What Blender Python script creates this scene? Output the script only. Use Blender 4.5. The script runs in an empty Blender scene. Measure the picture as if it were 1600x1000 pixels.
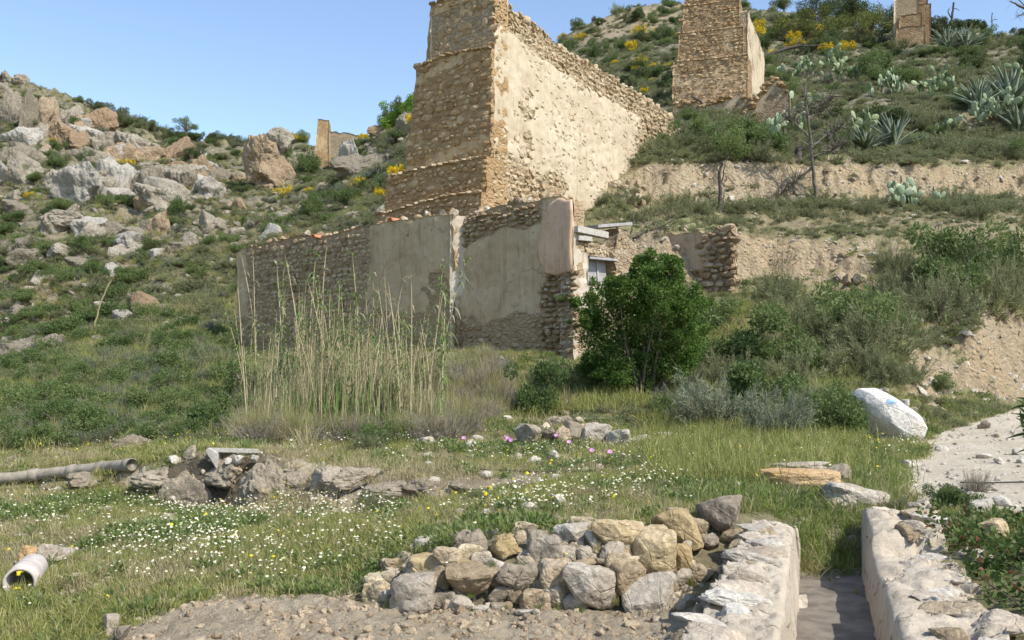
import bpy, bmesh, math, random
import numpy as np

# ------------------------------------------------------------------ camera, sky, sun, exposure
F, HZ, EYE = 1400.0, 580.0, 2.0            # focal length and eye level in photo pixels, eye height in metres
sc = bpy.context.scene
C = sc.collection
cam_d = bpy.data.cameras.new('camera')
cam = bpy.data.objects.new('camera', cam_d); C.objects.link(cam)
cam.location = (0, 0, EYE); cam.rotation_euler = (math.radians(90), 0, 0)
cam_d.sensor_width = 36; cam_d.lens = 36 * F / 1600; cam_d.shift_y = 0.05
cam_d.clip_start = 0.05; cam_d.clip_end = 3000
sc.camera = cam
SUN_AZ, SUN_EL = -37.0, 48.0               # degrees from +X towards +Y, and above the horizon
SDIR = np.array([math.cos(math.radians(SUN_AZ)) * math.cos(math.radians(SUN_EL)),
                 math.sin(math.radians(SUN_AZ)) * math.cos(math.radians(SUN_EL)), math.sin(math.radians(SUN_EL))])
w = bpy.data.worlds.new('World'); sc.world = w; w.use_nodes = True
nt = w.node_tree; nt.nodes.clear()
sky = nt.nodes.new('ShaderNodeTexSky'); sky.sky_type = 'NISHITA'; sky.sun_disc = False
sky.sun_elevation = math.radians(SUN_EL); sky.sun_rotation = math.radians(90 - SUN_AZ)
sky.air_density = 1.0; sky.dust_density = 0.7; sky.ozone_density = 0.8; sky.altitude = 300
bg = nt.nodes.new('ShaderNodeBackground'); bg.inputs['Strength'].default_value = 0.124
wo = nt.nodes.new('ShaderNodeOutputWorld')
nt.links.new(sky.outputs[0], bg.inputs[0]); nt.links.new(bg.outputs[0], wo.inputs[0])
sl = bpy.data.lights.new('sun', 'SUN'); sl.energy = 2.9; sl.angle = math.radians(0.53); sl.color = (1.0, 0.95, 0.87)
so = bpy.data.objects.new('sun', sl); C.objects.link(so)
from mathutils import Vector, Matrix, Euler
so.rotation_euler = Vector(tuple(SDIR)).to_track_quat('Z', 'Y').to_euler()
sc.view_settings.view_transform = 'Standard'; sc.view_settings.look = 'None'
sc.view_settings.gamma = 1; sc.view_settings.use_curve_mapping = False
sc.view_settings.exposure = 0.98
sc.render.engine = 'CYCLES'
sc.cycles.max_bounces = 6; sc.cycles.diffuse_bounces = 3; sc.cycles.transmission_bounces = 3
sc.cycles.use_adaptive_sampling = True; sc.cycles.adaptive_threshold = 0.02

# ------------------------------------------------------------------ noise (vectorised)
def _hash(ix, iy, iz, seed):
    h = (ix.astype(np.int64) * 374761393 + iy.astype(np.int64) * 668265263 + iz.astype(np.int64) * 2147483647 + seed * 1274126177) & 0xffffffff
    h = ((h ^ (h >> 13)) * 1274126177) & 0xffffffff
    h = ((h ^ (h >> 16)) * 2246822519) & 0xffffffff
    return ((h ^ (h >> 15)) & 0xffffff) / float(0xffffff)
def vnoise(x, y, z=0.0, seed=0):
    x, y, z = np.broadcast_arrays(np.asarray(x, float), np.asarray(y, float), np.asarray(z, float))
    ix, iy, iz = np.floor(x), np.floor(y), np.floor(z)
    fx, fy, fz = x - ix, y - iy, z - iz
    fx, fy, fz = [t * t * (3 - 2 * t) for t in (fx, fy, fz)]
    out = 0
    for a in (0, 1):
        for b in (0, 1):
            for c in (0, 1):
                wgt = (fx if a else 1 - fx) * (fy if b else 1 - fy) * (fz if c else 1 - fz)
                out = out + wgt * _hash(ix + a, iy + b, iz + c, seed)
    return out * 2 - 1
def fbm(x, y, z=0.0, seed=0, octv=4, gain=0.5):
    s, a, t = 0, 1.0, 0
    x, y, z = np.asarray(x, float), np.asarray(y, float), np.asarray(z, float)
    for k in range(octv):
        s = s + a * vnoise(x, y, z, seed + k * 17); t += a; a *= gain
        x, y, z = x * 2.03 + 7.1, y * 2.03 + 3.7, z * 2.03 + 1.3
    return s / t
def ridged(x, y, z=0.0, seed=0, octv=4):
    s, a, t = 0, 1.0, 0
    x, y = np.asarray(x, float), np.asarray(y, float)
    for k in range(octv):
        s = s + a * (1 - np.abs(vnoise(x, y, z, seed + k * 13)) * 2); t += a; a *= .5
        x, y = x * 2.1 + 5.3, y * 2.1 + 1.9
    return s / t
def sstep(a, b, x):
    t = np.clip((x - a) / (b - a), 0, 1); return t * t * (3 - 2 * t)

# ------------------------------------------------------------------ objects
def tag(o, label=None, cat=None, group=None, kind=None):
    if label: o['label'] = label
    if cat: o['category'] = cat
    if group: o['group'] = group
    if kind: o['kind'] = kind
    elif cat: o['kind'] = 'thing'
    return o
def obj(name, me, m=None, parent=None, loc=None, rot=None, scale=None):
    o = bpy.data.objects.new(name, me); C.objects.link(o)
    if m is not None and len(me.materials) == 0: me.materials.append(m)
    if parent is not None: o.parent = parent
    if loc is not None: o.location = tuple(float(v) for v in loc)
    if rot is not None: o.rotation_euler = tuple(float(v) for v in rot)
    if scale is not None: o.scale = tuple(float(v) for v in scale)
    return o
def empty(name, loc=(0, 0, 0), rz=0.0):
    o = bpy.data.objects.new(name, None); C.objects.link(o)
    o.location = tuple(float(v) for v in loc); o.rotation_euler = (0, 0, rz); o.empty_display_size = .1
    return o
def mesh(name, V, faces, m=None, smooth=False, tint=None, mats=None, midx=None, attrs=None):
    """faces: list of int arrays (n,3) or (n,4)."""
    V = np.asarray(V, np.float32)
    me = bpy.data.meshes.new(name)
    faces = [np.asarray(f, np.int32) for f in faces if len(f)]
    nl = sum(f.size for f in faces); nf = sum(len(f) for f in faces)
    me.vertices.add(len(V)); me.vertices.foreach_set('co', V.ravel())
    me.loops.add(nl); me.loops.foreach_set('vertex_index', np.concatenate([f.ravel() for f in faces]))
    me.polygons.add(nf)
    st, tot, p = [], [], 0
    for f in faces:
        k = f.shape[1]
        st.append(p + np.arange(len(f)) * k); tot.append(np.full(len(f), k)); p += f.size
    me.polygons.foreach_set('loop_start', np.concatenate(st).astype(np.int32))
    try: me.polygons.foreach_set('loop_total', np.concatenate(tot).astype(np.int32))
    except Exception: pass
    me.polygons.foreach_set('use_smooth', np.full(nf, bool(smooth)))
    if midx is not None: me.polygons.foreach_set('material_index', np.asarray(midx, np.int32))
    if tint is not None:
        a = me.attributes.new('tint', 'FLOAT', 'POINT'); a.data.foreach_set('value', np.asarray(tint, np.float32))
    for k, v in (attrs or {}).items():
        v = np.asarray(v, np.float32)
        if v.ndim == 1: a = me.attributes.new(k, 'FLOAT', 'POINT'); a.data.foreach_set('value', v)
        else: a = me.attributes.new(k, 'FLOAT_COLOR', 'POINT'); a.data.foreach_set('color', v.ravel())
    if m is not None: me.materials.append(m)
    for mm in mats or (): me.materials.append(mm)
    me.update(calc_edges=True); me.validate()
    return me
def merge(parts):
    """parts: list of (V, [faces], tint or None) -> one."""
    Vs, Fs, Ts, n = [], [], [], 0
    for V, fs, t in parts:
        Vs.append(V); Fs += [np.asarray(f) + n for f in fs]
        Ts.append(np.zeros(len(V)) if t is None else np.broadcast_to(t, (len(V),))); n += len(V)
    out = {}
    for f in Fs: out.setdefault(f.shape[1], []).append(f)
    return np.concatenate(Vs), [np.concatenate(v) for v in out.values()], np.concatenate(Ts)
def unit(v):
    v = np.asarray(v, float); return v / np.maximum(np.linalg.norm(v, axis=-1, keepdims=True), 1e-9)

# ------------------------------------------------------------------ materials
class NT:
    def __init__(s, name):
        s.m = bpy.data.materials.new(name); s.m.use_nodes = True; s.t = s.m.node_tree; s.t.nodes.clear()
        s.out = s.t.nodes.new('ShaderNodeOutputMaterial')
        s.pos = s.n('ShaderNodeNewGeometry').outputs['Position']
    def n(s, typ, **kw):
        nd = s.t.nodes.new('ShaderNode' + typ if not typ.startswith('ShaderNode') else typ)
        for k, v in kw.items(): setattr(nd, k, v)
        return nd
    def set(s, sock, v):
        if isinstance(v, bpy.types.NodeSocket): s.t.links.new(v, sock)
        elif v is not None:
            try: sock.default_value = v
            except TypeError: sock.default_value = (v[0], v[1], v[2], 1)
        return s
    def noise(s, scale, detail=4, rough=.55, vec=None, dist=0.0, sx=None):
        nd = s.n('TexNoise'); nd.inputs['Scale'].default_value = scale; nd.inputs['Detail'].default_value = detail
        nd.inputs['Roughness'].default_value = rough; nd.inputs['Distortion'].default_value = dist
        v = vec or s.pos
        if sx is not None:
            mp = s.n('Mapping'); mp.inputs['Scale'].default_value = sx; s.t.links.new(v, mp.inputs['Vector']); v = mp.outputs[0]
        s.t.links.new(v, nd.inputs['Vector']); return nd.outputs['Fac']
    def voro(s, scale, feature='F1', out='Distance', vec=None, rnd=1.0, sx=None):
        nd = s.n('TexVoronoi'); nd.feature = feature; nd.inputs['Scale'].default_value = scale; nd.inputs['Randomness'].default_value = rnd
        v = vec or s.pos
        if sx is not None:
            mp = s.n('Mapping'); mp.inputs['Scale'].default_value = sx; s.t.links.new(v, mp.inputs['Vector']); v = mp.outputs[0]
        s.t.links.new(v, nd.inputs['Vector']); return nd.outputs[out]
    def ramp(s, f, a, b):
        nd = s.n('MapRange'); nd.interpolation_type = 'SMOOTHSTEP'
        s.set(nd.inputs['Value'], f); nd.inputs['From Min'].default_value = a; nd.inputs['From Max'].default_value = b
        return nd.outputs[0]
    def math(s, op, a, b=0.0, clamp=False):
        nd = s.n('Math', operation=op, use_clamp=clamp); s.set(nd.inputs[0], a); s.set(nd.inputs[1], b); return nd.outputs[0]
    def mix(s, f, a, b, mode='MIX'):
        nd = s.n('Mix', data_type='RGBA', blend_type=mode); nd.clamp_factor = True
        s.set(nd.inputs[0], f)
        for k, v in ((6, a), (7, b)):
            if isinstance(v, bpy.types.NodeSocket): s.t.links.new(v, nd.inputs[k])
            else: nd.inputs[k].default_value = (v[0], v[1], v[2], 1)
        return nd.outputs[2]
    def attr(s, name, out='Fac'):
        nd = s.n('Attribute'); nd.attribute_name = name; return nd.outputs[out]
    def rnd(s): return s.n('ObjectInfo').outputs['Random']
    def bump(s, h, strength=.5, dist=.02, normal=None):
        nd = s.n('Bump'); nd.inputs['Strength'].default_value = strength; nd.inputs['Distance'].default_value = dist
        s.t.links.new(h, nd.inputs['Height'])
        if normal is not None: s.t.links.new(normal, nd.inputs['Normal'])
        return nd.outputs[0]
    def finish(s, col, rough=.9, normal=None, spec=.15):
        p = s.n('BsdfPrincipled'); s.set(p.inputs['Base Color'], col); s.set(p.inputs['Roughness'], rough)
        p.inputs['Specular IOR Level'].default_value = spec
        if normal is not None: s.t.links.new(normal, p.inputs['Normal'])
        s.t.links.new(p.outputs[0], s.out.inputs[0]); return s.m
    def leaf(s, col, transl=.3, rough=.6, spec=.25):
        p = s.n('BsdfPrincipled'); s.set(p.inputs['Base Color'], col); p.inputs['Roughness'].default_value = rough
        p.inputs['Specular IOR Level'].default_value = spec
        t = s.n('BsdfTranslucent'); s.set(t.inputs['Color'], col)
        mx = s.n('MixShader'); mx.inputs[0].default_value = transl
        s.t.links.new(p.outputs[0], mx.inputs[1]); s.t.links.new(t.outputs[0], mx.inputs[2])
        s.t.links.new(mx.outputs[0], s.out.inputs[0]); return s.m

def rock_mat(name, c1, c2, c3, dark=(.09, .08, .07), lichen=.5, bscale=1.0, bd=None):
    """c1..c3 stone tones chosen per stone and by grain, dark lichen blotches."""
    s = NT(name)
    r = s.math('ADD', s.rnd(), s.attr('tint'))
    big = s.noise(2.2 * bscale, 5, .6)
    f = s.math('ADD', s.math('MULTIPLY', r, .9), s.math('MULTIPLY', s.math('SUBTRACT', big, .5), 1.6), True)
    col = s.mix(s.ramp(f, .1, .6), c1, c2); col = s.mix(s.ramp(f, .55, 1.0), col, c3)
    fine = s.noise(17 * bscale, 6, .7)
    col = s.mix(s.ramp(fine, .35, .7), s.mix(1.0, col, (.72, .70, .68), 'MULTIPLY'), s.mix(1.0, col, (1.12, 1.12, 1.1), 'MULTIPLY'))
    l = s.ramp(s.noise(5.5 * bscale, 6, .72, dist=.6), .56, .68)
    col = s.mix(s.math('MULTIPLY', l, lichen), col, dark)
    h = s.math('ADD', s.math('MULTIPLY', fine, .5), s.noise(5 * bscale, 6, .65))
    cr = s.ramp(s.voro(4 * bscale, 'DISTANCE_TO_EDGE', vec=None), 0.0, .04)
    h = s.math('ADD', h, s.math('MULTIPLY', cr, .12))
    return s.finish(col, .93, s.bump(h, .9 if bd is None else 1.0, bd or .05 / bscale), .1)

def leaf_mat(name, c1, c2, c3=None, transl=.3, var=.5, rough=.6):
    s = NT(name)
    t = s.attr('tint')
    f = s.math('ADD', s.math('MULTIPLY', t, 1 - var), s.math('MULTIPLY', s.rnd(), var))
    col = s.mix(s.ramp(f, .1, .9), c1, c2)
    if c3 is not None: col = s.mix(s.ramp(s.math('FRACT', s.math('ADD', s.math('MULTIPLY', t, 7.3), s.rnd())), .78, .95), col, c3)
    return s.leaf(col, transl, rough)
def plain_mat(name, c1, c2, scale=8, rough=.8, bump=.3, dist=.01, spec=.2):
    s = NT(name)
    n = s.noise(scale, 6, .65)
    return s.finish(s.mix(s.ramp(n, .3, .7), c1, c2), rough, s.bump(n, bump, dist), spec)

M = {}
M['rock_grey'] = rock_mat('weathered_grey_rock', (.29, .245, .185), (.41, .355, .28), (.50, .45, .375), lichen=.45)
M['rock_tan'] = rock_mat('tan_rock', (.31, .24, .155), (.44, .355, .245), (.52, .445, .335), lichen=.35)
M['rock_yellow'] = rock_mat('yellow_sandstone', (.40, .30, .16), (.50, .395, .235), (.56, .47, .32), lichen=.25)
M['rock_white'] = rock_mat('pale_rock', (.44, .395, .325), (.53, .485, .41), (.60, .56, .49), lichen=.3, dark=(.25, .22, .18))
M['rock_dark'] = rock_mat('dark_lichened_rock', (.14, .115, .09), (.22, .185, .14), (.30, .25, .19), lichen=.6)
M['rock_orange'] = rock_mat('orange_slab_rock', (.50, .33, .17), (.60, .43, .25), (.62, .50, .36), lichen=.15)
M['hill_rock'] = rock_mat('hillside_rock', (.285, .25, .19), (.385, .34, .265), (.47, .425, .345), lichen=.6, dark=(.14, .135, .085), bscale=.75, bd=.2)
M['hill_rock_orange'] = rock_mat('orange_cliff_rock', (.345, .25, .16), (.44, .335, .225), (.45, .375, .28), lichen=.5, dark=(.16, .14, .09), bscale=.75, bd=.2)
M['hill_rock_pale'] = rock_mat('pale_cliff_rock', (.40, .37, .32), (.49, .455, .395), (.56, .525, .465), lichen=.5, dark=(.19, .18, .13), bscale=.75, bd=.2)
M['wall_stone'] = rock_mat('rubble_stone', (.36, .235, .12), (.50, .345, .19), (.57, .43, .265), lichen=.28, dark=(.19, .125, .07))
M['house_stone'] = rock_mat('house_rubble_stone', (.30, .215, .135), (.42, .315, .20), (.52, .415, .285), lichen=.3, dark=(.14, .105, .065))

M['scrub'] = leaf_mat('grey_green_scrub', (.14, .168, .072), (.275, .30, .14), (.33, .29, .18), .35)
M['scrub_blue'] = leaf_mat('blue_grey_scrub', (.125, .155, .09), (.245, .275, .17), (.26, .25, .18), .3)
M['green'] = leaf_mat('green_bush_leaf', (.085, .14, .038), (.185, .245, .08), (.23, .25, .11), .38)
M['bright'] = leaf_mat('bright_green_leaf', (.16, .28, .04), (.28, .42, .08), None, .4)
M['lentisk'] = leaf_mat('glossy_bush_leaf', (.045, .10, .014), (.13, .215, .04), (.19, .25, .06), .35, .1, .62)
M['pine'] = leaf_mat('pine_needle', (.055, .078, .026), (.125, .155, .055), None, .2)
M['olive'] = leaf_mat('olive_tree_leaf', (.09, .11, .025), (.17, .19, .05), None, .25)
M['broom'] = leaf_mat('broom_flower_yellow', (.50, .36, .01), (.68, .50, .02), None, .25)
M['grass'] = leaf_mat('green_grass', (.215, .24, .056), (.365, .375, .12), (.52, .44, .23), .4)
M['lush'] = leaf_mat('lush_grass', (.13, .195, .036), (.26, .325, .08), (.38, .36, .16), .4)
M['dry'] = leaf_mat('dry_grass', (.33, .265, .14), (.48, .41, .24), (.24, .23, .11), .25)
M['drytwig'] = leaf_mat('dry_grey_twig', (.22, .19, .14), (.36, .32, .25), None, .1)
M['weed'] = leaf_mat('meadow_weed', (.13, .185, .045), (.23, .285, .09), (.27, .30, .16), .4)
M['daisy'] = leaf_mat('daisy_petal', (.76, .73, .58), (.82, .80, .70), None, .2)
M['yellowflower'] = leaf_mat('yellow_petal', (.75, .55, .01), (.80, .66, .03), None, .25)
M['pinkflower'] = leaf_mat('pink_petal', (.62, .26, .55), (.70, .38, .62), None, .25)
M['cane'] = leaf_mat('dry_cane', (.38, .31, .17), (.54, .46, .29), (.30, .31, .14), .05)
M['caneleaf'] = leaf_mat('reed_leaf', (.12, .20, .05), (.24, .32, .11), (.42, .37, .22), .35)
M['bark'] = plain_mat('shrub_bark', (.10, .075, .05), (.20, .16, .115), 12)
M['deadwood'] = plain_mat('dead_wood', (.08, .068, .055), (.20, .175, .145), 9)
M['blackwood'] = plain_mat('dark_dead_wood', (.045, .038, .032), (.12, .10, .085), 9)
M['concrete'] = plain_mat('old_concrete', (.36, .33, .28), (.52, .485, .42), 14, .9, .5, .01)
M['pipe'] = plain_mat('pipe_grey', (.24, .205, .155), (.37, .325, .255), 6, .85, .5, .01)
M['clay'] = plain_mat('pale_clay_pipe', (.40, .35, .31), (.54, .49, .44), 9, .7, .2, .005)
M['hose'] = plain_mat('black_hose', (.02, .02, .02), (.04, .04, .04), 9, .5, .1, .005)
M['tile'] = plain_mat('terracotta', (.42, .17, .09), (.56, .27, .15), 12, .8)
M['greywood'] = plain_mat('weathered_board', (.30, .28, .27), (.42, .40, .39), 6, .8)
M['bluepaint'] = plain_mat('blue_paint', (.30, .48, .72), (.42, .58, .80), 20, .7, .1)
M['pad'] = leaf_mat('cactus_pad', (.18, .24, .12), (.37, .42, .27), None, .05, .6, .45)
M['paddark'] = leaf_mat('cactus_pad_green', (.13, .185, .07), (.30, .35, .19), None, .05, .6, .45)
M['agave'] = leaf_mat('agave_leaf', (.115, .15, .10), (.25, .29, .205), None, .05, .6, .5)
# ------------------------------------------------------------------ terrain: profiles of height against distance, fanned around the viewpoint
def P(Y, py): return (Y, EYE + (HZ - py) / F * Y)
def prof(near, pts, back): return [(a, b) for a, b in near] + [P(*p) for p in pts] + back
def back(Y0, z0): return [(Y0 * 1.1, z0 * .97), (Y0 * 1.5, z0 * .75), (Y0 * 2.5, z0 * .5), (700, 5)]
PR = {}
def col(px, near, pts, bk):
    p = prof(near, pts, []); PR[px] = p + back(*(bk or p[-1]))
N0 = [(.5, 0), (3, -.1), (5.5, -.25), (7, -.28)]
col(-300, [(.5, 0), (3, -.3), (6, -.6)], [(9, 925), (14, 800), (18, 725), (24, 665), (30, 625), (40, 590), (50, 565), (60, 510), (75, 400), (90, 290), (105, 190), (120, 110), (132, 60)], None)
col(0, N0, [(9, 918), (11, 850), (14, 790), (16, 768), (16.8, 738), (18, 716), (20, 700), (24, 660), (28, 630), (34, 600), (44, 572), (50, 555), (60, 500), (75, 400), (90, 320), (105, 240), (120, 170), (130, 112)], None)
col(60, N0, [(9, 912), (11, 850), (14, 790), (16.1, 768), (16.5, 732), (18, 714), (20, 696), (24, 655), (28, 625), (34, 594), (44, 560), (52, 518), (65, 432), (80, 352), (95, 280), (110, 205), (120, 160), (127, 133)], None)
col(100, N0, [(9, 905), (11, 850), (14, 790), (15.9, 769), (16.3, 731), (18, 712), (20, 690), (24, 650), (28, 620), (34, 588), (44, 550), (52, 505), (65, 432), (80, 352), (95, 282), (110, 218), (122, 170), (127, 150)], None)
col(200, [(.5, 0), (3, 0), (6.5, -.05), (7.5, -.08)], [(9, 895), (11, 845), (14, 795), (15.1, 771), (15.5, 723), (17, 708), (20, 690), (24, 645), (30, 600), (40, 545), (50, 500), (65, 430), (80, 360), (95, 302), (110, 242), (123, 190)], None)
col(300, [(.5, 0), (3, 0), (6.5, 0), (7.5, -.02)], [(9, 885), (10.5, 850), (12.5, 815), (14, 806), (14.5, 803), (14.85, 704), (17, 695), (19, 680), (22, 648), (27, 603), (35, 556), (45, 500), (60, 422), (75, 362), (90, 305), (110, 255), (130, 219)], None)
col(370, [(.5, 0), (3, 0), (7, 0), (7.9, 0)], [(9, 880), (10.5, 845), (12.5, 812), (13.8, 804), (14.4, 800), (14.75, 704), (16.5, 698), (19, 682), (22, 655), (26, 605), (31, 572), (40, 549), (45, 500), (60, 430), (75, 372), (95, 315), (110, 280), (130, 226)], None)
col(450, [(.5, 0), (3, 0), (7, 0), (8, 0)], [(8.6, 915), (10.5, 840), (12.5, 800), (13.8, 778), (14.3, 716), (16, 701), (19, 682), (21, 665), (25, 612), (30, 572), (36, 549), (38.6, 547), (45, 470), (60, 400), (75, 350), (95, 310), (110, 290), (125, 270), (145, 250), (160, 225)], None)
col(520, [(.5, 0), (3, 0), (7, 0), (7.8, 0)], [(8.6, 905), (10.5, 832), (12.9, 792), (13.3, 746), (15, 722), (17, 700), (19, 684), (21, 662), (25, 605), (29, 568), (34, 549), (36.6, 547), (42, 480), (52, 412), (65, 358), (78, 315), (92, 285), (110, 268), (150, 245), (165, 232)], None)
col(570, [(.5, 0), (3, 0), (7, 0), (7.6, 0)], [(8.6, 898), (10.5, 828), (12.85, 790), (13.2, 745), (15, 722), (17, 700), (19, 685), (22, 650), (26, 592), (32, 549), (35, 547), (40, 482), (50, 405), (60, 350), (70, 312), (80, 278), (95, 242), (110, 220)], None)
col(600, [(.5, 0), (3, 0), (7, 0), (7.5, 0), (7.8, .08), (8.4, .17)], [(10.5, 822), (12.75, 788), (13.1, 744), (15, 722), (17, 700), (19, 685), (22, 650), (26, 592), (31, 549), (34, 547), (40, 480), (50, 400), (60, 342), (70, 302), (80, 262), (92, 222), (100, 195)], None)
col(650, [(.5, 0), (3, 0), (7, 0), (7.45, 0), (7.7, .22), (8.1, .30)], [(10.5, 808), (12.7, 783), (13, 744), (15, 723), (17, 700), (19, 685), (22, 650), (25.5, 590), (30, 549), (32.6, 547), (36, 420), (45, 350), (55, 305), (65, 265), (78, 220), (90, 172)], None)
col(720, [(.5, 0), (3, 0), (7, 0), (7.45, 0), (7.7, .30), (8.0, .42)], [(10.5, 797), (12.7, 780), (13, 745), (15, 724), (17, 702), (19, 684), (22, 650), (25, 592), (28.7, 550), (30.6, 547), (33, 400), (35, 345), (45, 300), (60, 240), (80, 180), (95, 150)], None)
col(800, [(.5, 0), (3, 0), (7, 0), (7.5, 0), (7.74, .36), (7.98, .47)], [(10.5, 788), (12.7, 772), (13, 746), (15, 724), (17, 703), (18.2, 694), (19, 682), (22, 645), (25, 590), (28, 550), (29.6, 547), (32, 420), (35, 345), (45, 300), (60, 240), (80, 180), (110, 110)], None)
col(880, [(.5, 0), (3, 0), (7, 0), (7.5, 0), (7.74, .38), (8.0, .5)], [(10.5, 780), (12.6, 752), (15, 722), (17, 705), (18.0, 696), (18.6, 672), (21, 660), (23, 635), (25, 598), (27.3, 552), (28.6, 549), (32, 430), (38, 335), (40, 330), (45, 280), (60, 205), (80, 155), (100, 115), (120, 85), (138, 60)], None)
col(920, [(.5, 0), (3, 0), (7, 0), (7.5, 0), (7.75, .40), (8.02, .53)], [(10.5, 778), (12.6, 750), (15, 722), (17, 705), (18.0, 696), (18.6, 672), (21, 656), (23, 628), (25.5, 590), (27.5, 552), (32, 432), (37, 342), (41, 330), (45, 270), (60, 195), (80, 145), (110, 88), (138, 36)], None)
col(960, [(.5, 0), (3, 0), (7, 0), (7.55, 0), (7.8, .42), (8.1, .55)], [(10.4, 777), (12.6, 748), (15, 722), (17, 704), (18.0, 694), (18.6, 676), (21, 652), (23, 622), (26, 582), (28, 545), (32, 440), (36, 348), (40.5, 327), (42.3, 288), (45, 262), (50, 228), (60, 190), (80, 138), (110, 78), (140, 18)], None)
col(1000, [(.5, 0), (3, 0), (7, 0), (7.6, 0), (7.9, .42), (8.3, .56)], [(10.3, 777), (12.6, 745), (15, 722), (18, 695), (20, 678), (22, 640), (24, 612), (27, 560), (30, 480), (33, 395), (34, 362), (37, 350), (41, 325), (42, 300), (43, 260), (46, 243), (50, 215), (60, 180), (80, 130), (110, 70), (140, 8)], None)
col(1060, [(.5, 0), (3, 0), (7, 0.05), (7.8, 0.1), (8.3, .4), (8.8, .58)], [(10.3, 776), (12.6, 744), (15, 720), (18, 693), (20, 676), (22.3, 636), (24.5, 602), (27, 550), (30, 470), (32, 455), (33.4, 380), (34, 361), (37, 348), (41.2, 322), (43, 256), (47, 228), (52, 198), (56, 180), (58, 158), (66, 140), (80, 110), (110, 58), (140, 3)], None)
col(1110, [(.5, 0), (3, .05), (6.5, 0.1), (8, 0.2), (8.7, .5), (9.2, .58)], [(10.5, 772), (12.6, 742), (15, 716), (18, 688), (20, 668), (22, 632), (25, 582), (28, 525), (31, 470), (32.6, 452), (34, 364), (37, 346), (41.4, 320), (43, 256), (48, 224), (53, 195), (56, 180), (58, 158), (66, 140), (80, 105), (110, 55), (140, 8)], None)
CH = [(.5, .05), (3, .05), (6, .02), (8.5, .05)]
col(1160, [(.5, 0.05), (3, .05), (5.5, .1), (8, .25), (9, .56)], [(10.8, 762), (12.6, 736), (15, 712), (18, 684), (20, 660), (22, 628), (25, 580), (28, 520), (31, 465), (33, 440), (34, 366), (37, 346), (41.5, 319), (43, 256), (49, 222), (54, 192), (58, 166), (70, 128), (85, 98), (110, 52), (138, 10)], None)
col(1205, CH[:3] + [(8.2, .2), (9.2, .5)], [(11, 760), (13, 730), (16, 700), (18.5, 680), (20, 658), (23, 606), (26, 552), (29, 500), (32, 452), (33.5, 436), (34.5, 372), (38, 346), (42, 319), (43.5, 258), (50, 223), (58, 190), (70, 150), (85, 112), (110, 60), (135, 14)], None)
col(1250, CH + [(9.5, .42), (10.2, .52)], [(11, 760), (13, 728), (16, 700), (18.5, 682), (20, 662), (23, 606), (26, 552), (29, 500), (32, 452), (33.5, 432), (34.5, 376), (38, 346), (42, 319), (43.5, 258), (50, 224), (58, 192), (70, 150), (85, 112), (110, 58), (132, 20)], None)
col(1310, CH + [(9.5, .34), (10.4, .5)], [(11.2, 758), (13, 732), (16, 704), (18.5, 684), (20, 668), (22, 634), (25, 578), (28, 520), (31, 472), (33, 432), (34.5, 380), (38, 346), (42, 319), (43.5, 258), (50, 226), (56, 200), (70, 150), (90, 98), (112, 52), (125, 34)], None)
col(1360, CH + [(9.4, .36), (10.2, .5)], [(11.2, 766), (13, 738), (16, 706), (18.6, 690), (20, 670), (22, 634), (24, 586), (27, 525), (30, 475), (32.5, 425), (34.5, 380), (37.5, 348), (41, 326), (43, 314), (44.4, 259), (50, 228), (55, 204), (57, 190), (70, 146), (90, 96), (111, 56), (120, 42)], None)
col(1420, [(.5, .1), (3, .1), (6, .1), (8, .3), (9, .48)], [(11, 770), (14, 732), (17.5, 700), (19, 690), (21, 662), (23, 622), (24, 588), (26, 530), (29, 480), (32, 420), (34.7, 376), (37, 352), (40, 335), (43, 312), (44.5, 260), (50, 230), (55, 205), (57, 186), (70, 145), (90, 93), (100, 70), (112, 48)], None)
col(1470, [(.5, .1), (3, .2), (6, .4), (8, .48), (9.3, .5)], [(12, 757), (17, 706), (21, 672), (23.5, 648), (25, 622), (26.2, 560), (27.2, 525), (29, 482), (32, 426), (35, 382), (37, 352), (40, 335), (43, 312), (44.5, 261), (50, 234), (54.2, 206), (55.5, 178), (70, 142), (90, 88), (106, 48)], None)
col(1530, [(.5, .1), (3, .3), (6, .45), (8, .5), (9.3, .5)], [(12, 756), (17, 704), (21, 668), (24, 644), (26, 618), (27, 520), (29, 486), (32, 430), (35, 385), (37, 352), (40, 335), (43, 312), (44.5, 262), (50, 236), (54, 208), (55.2, 172), (70, 138), (90, 84), (105, 50)], None)
col(1600, [(.5, .1), (3, .4), (6, .5), (8, .5), (9.3, .5)], [(12, 755), (17, 700), (22, 655), (26, 632), (29, 612), (30, 492), (31, 478), (34, 430), (36, 385), (38, 350), (41, 330), (43.5, 305), (45, 256), (50, 237), (54, 212), (55.2, 170), (70, 130), (90, 82), (100, 60)], None)
col(1900, [(.5, .1), (3, .5), (6, .55), (9, .55)], [(12, 750), (17, 695), (23, 650), (30, 620), (35, 606), (37, 500), (40, 440), (42, 400), (44, 360), (47, 320), (50, 270), (56, 230), (60, 185), (75, 130), (95, 70)], None)

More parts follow.
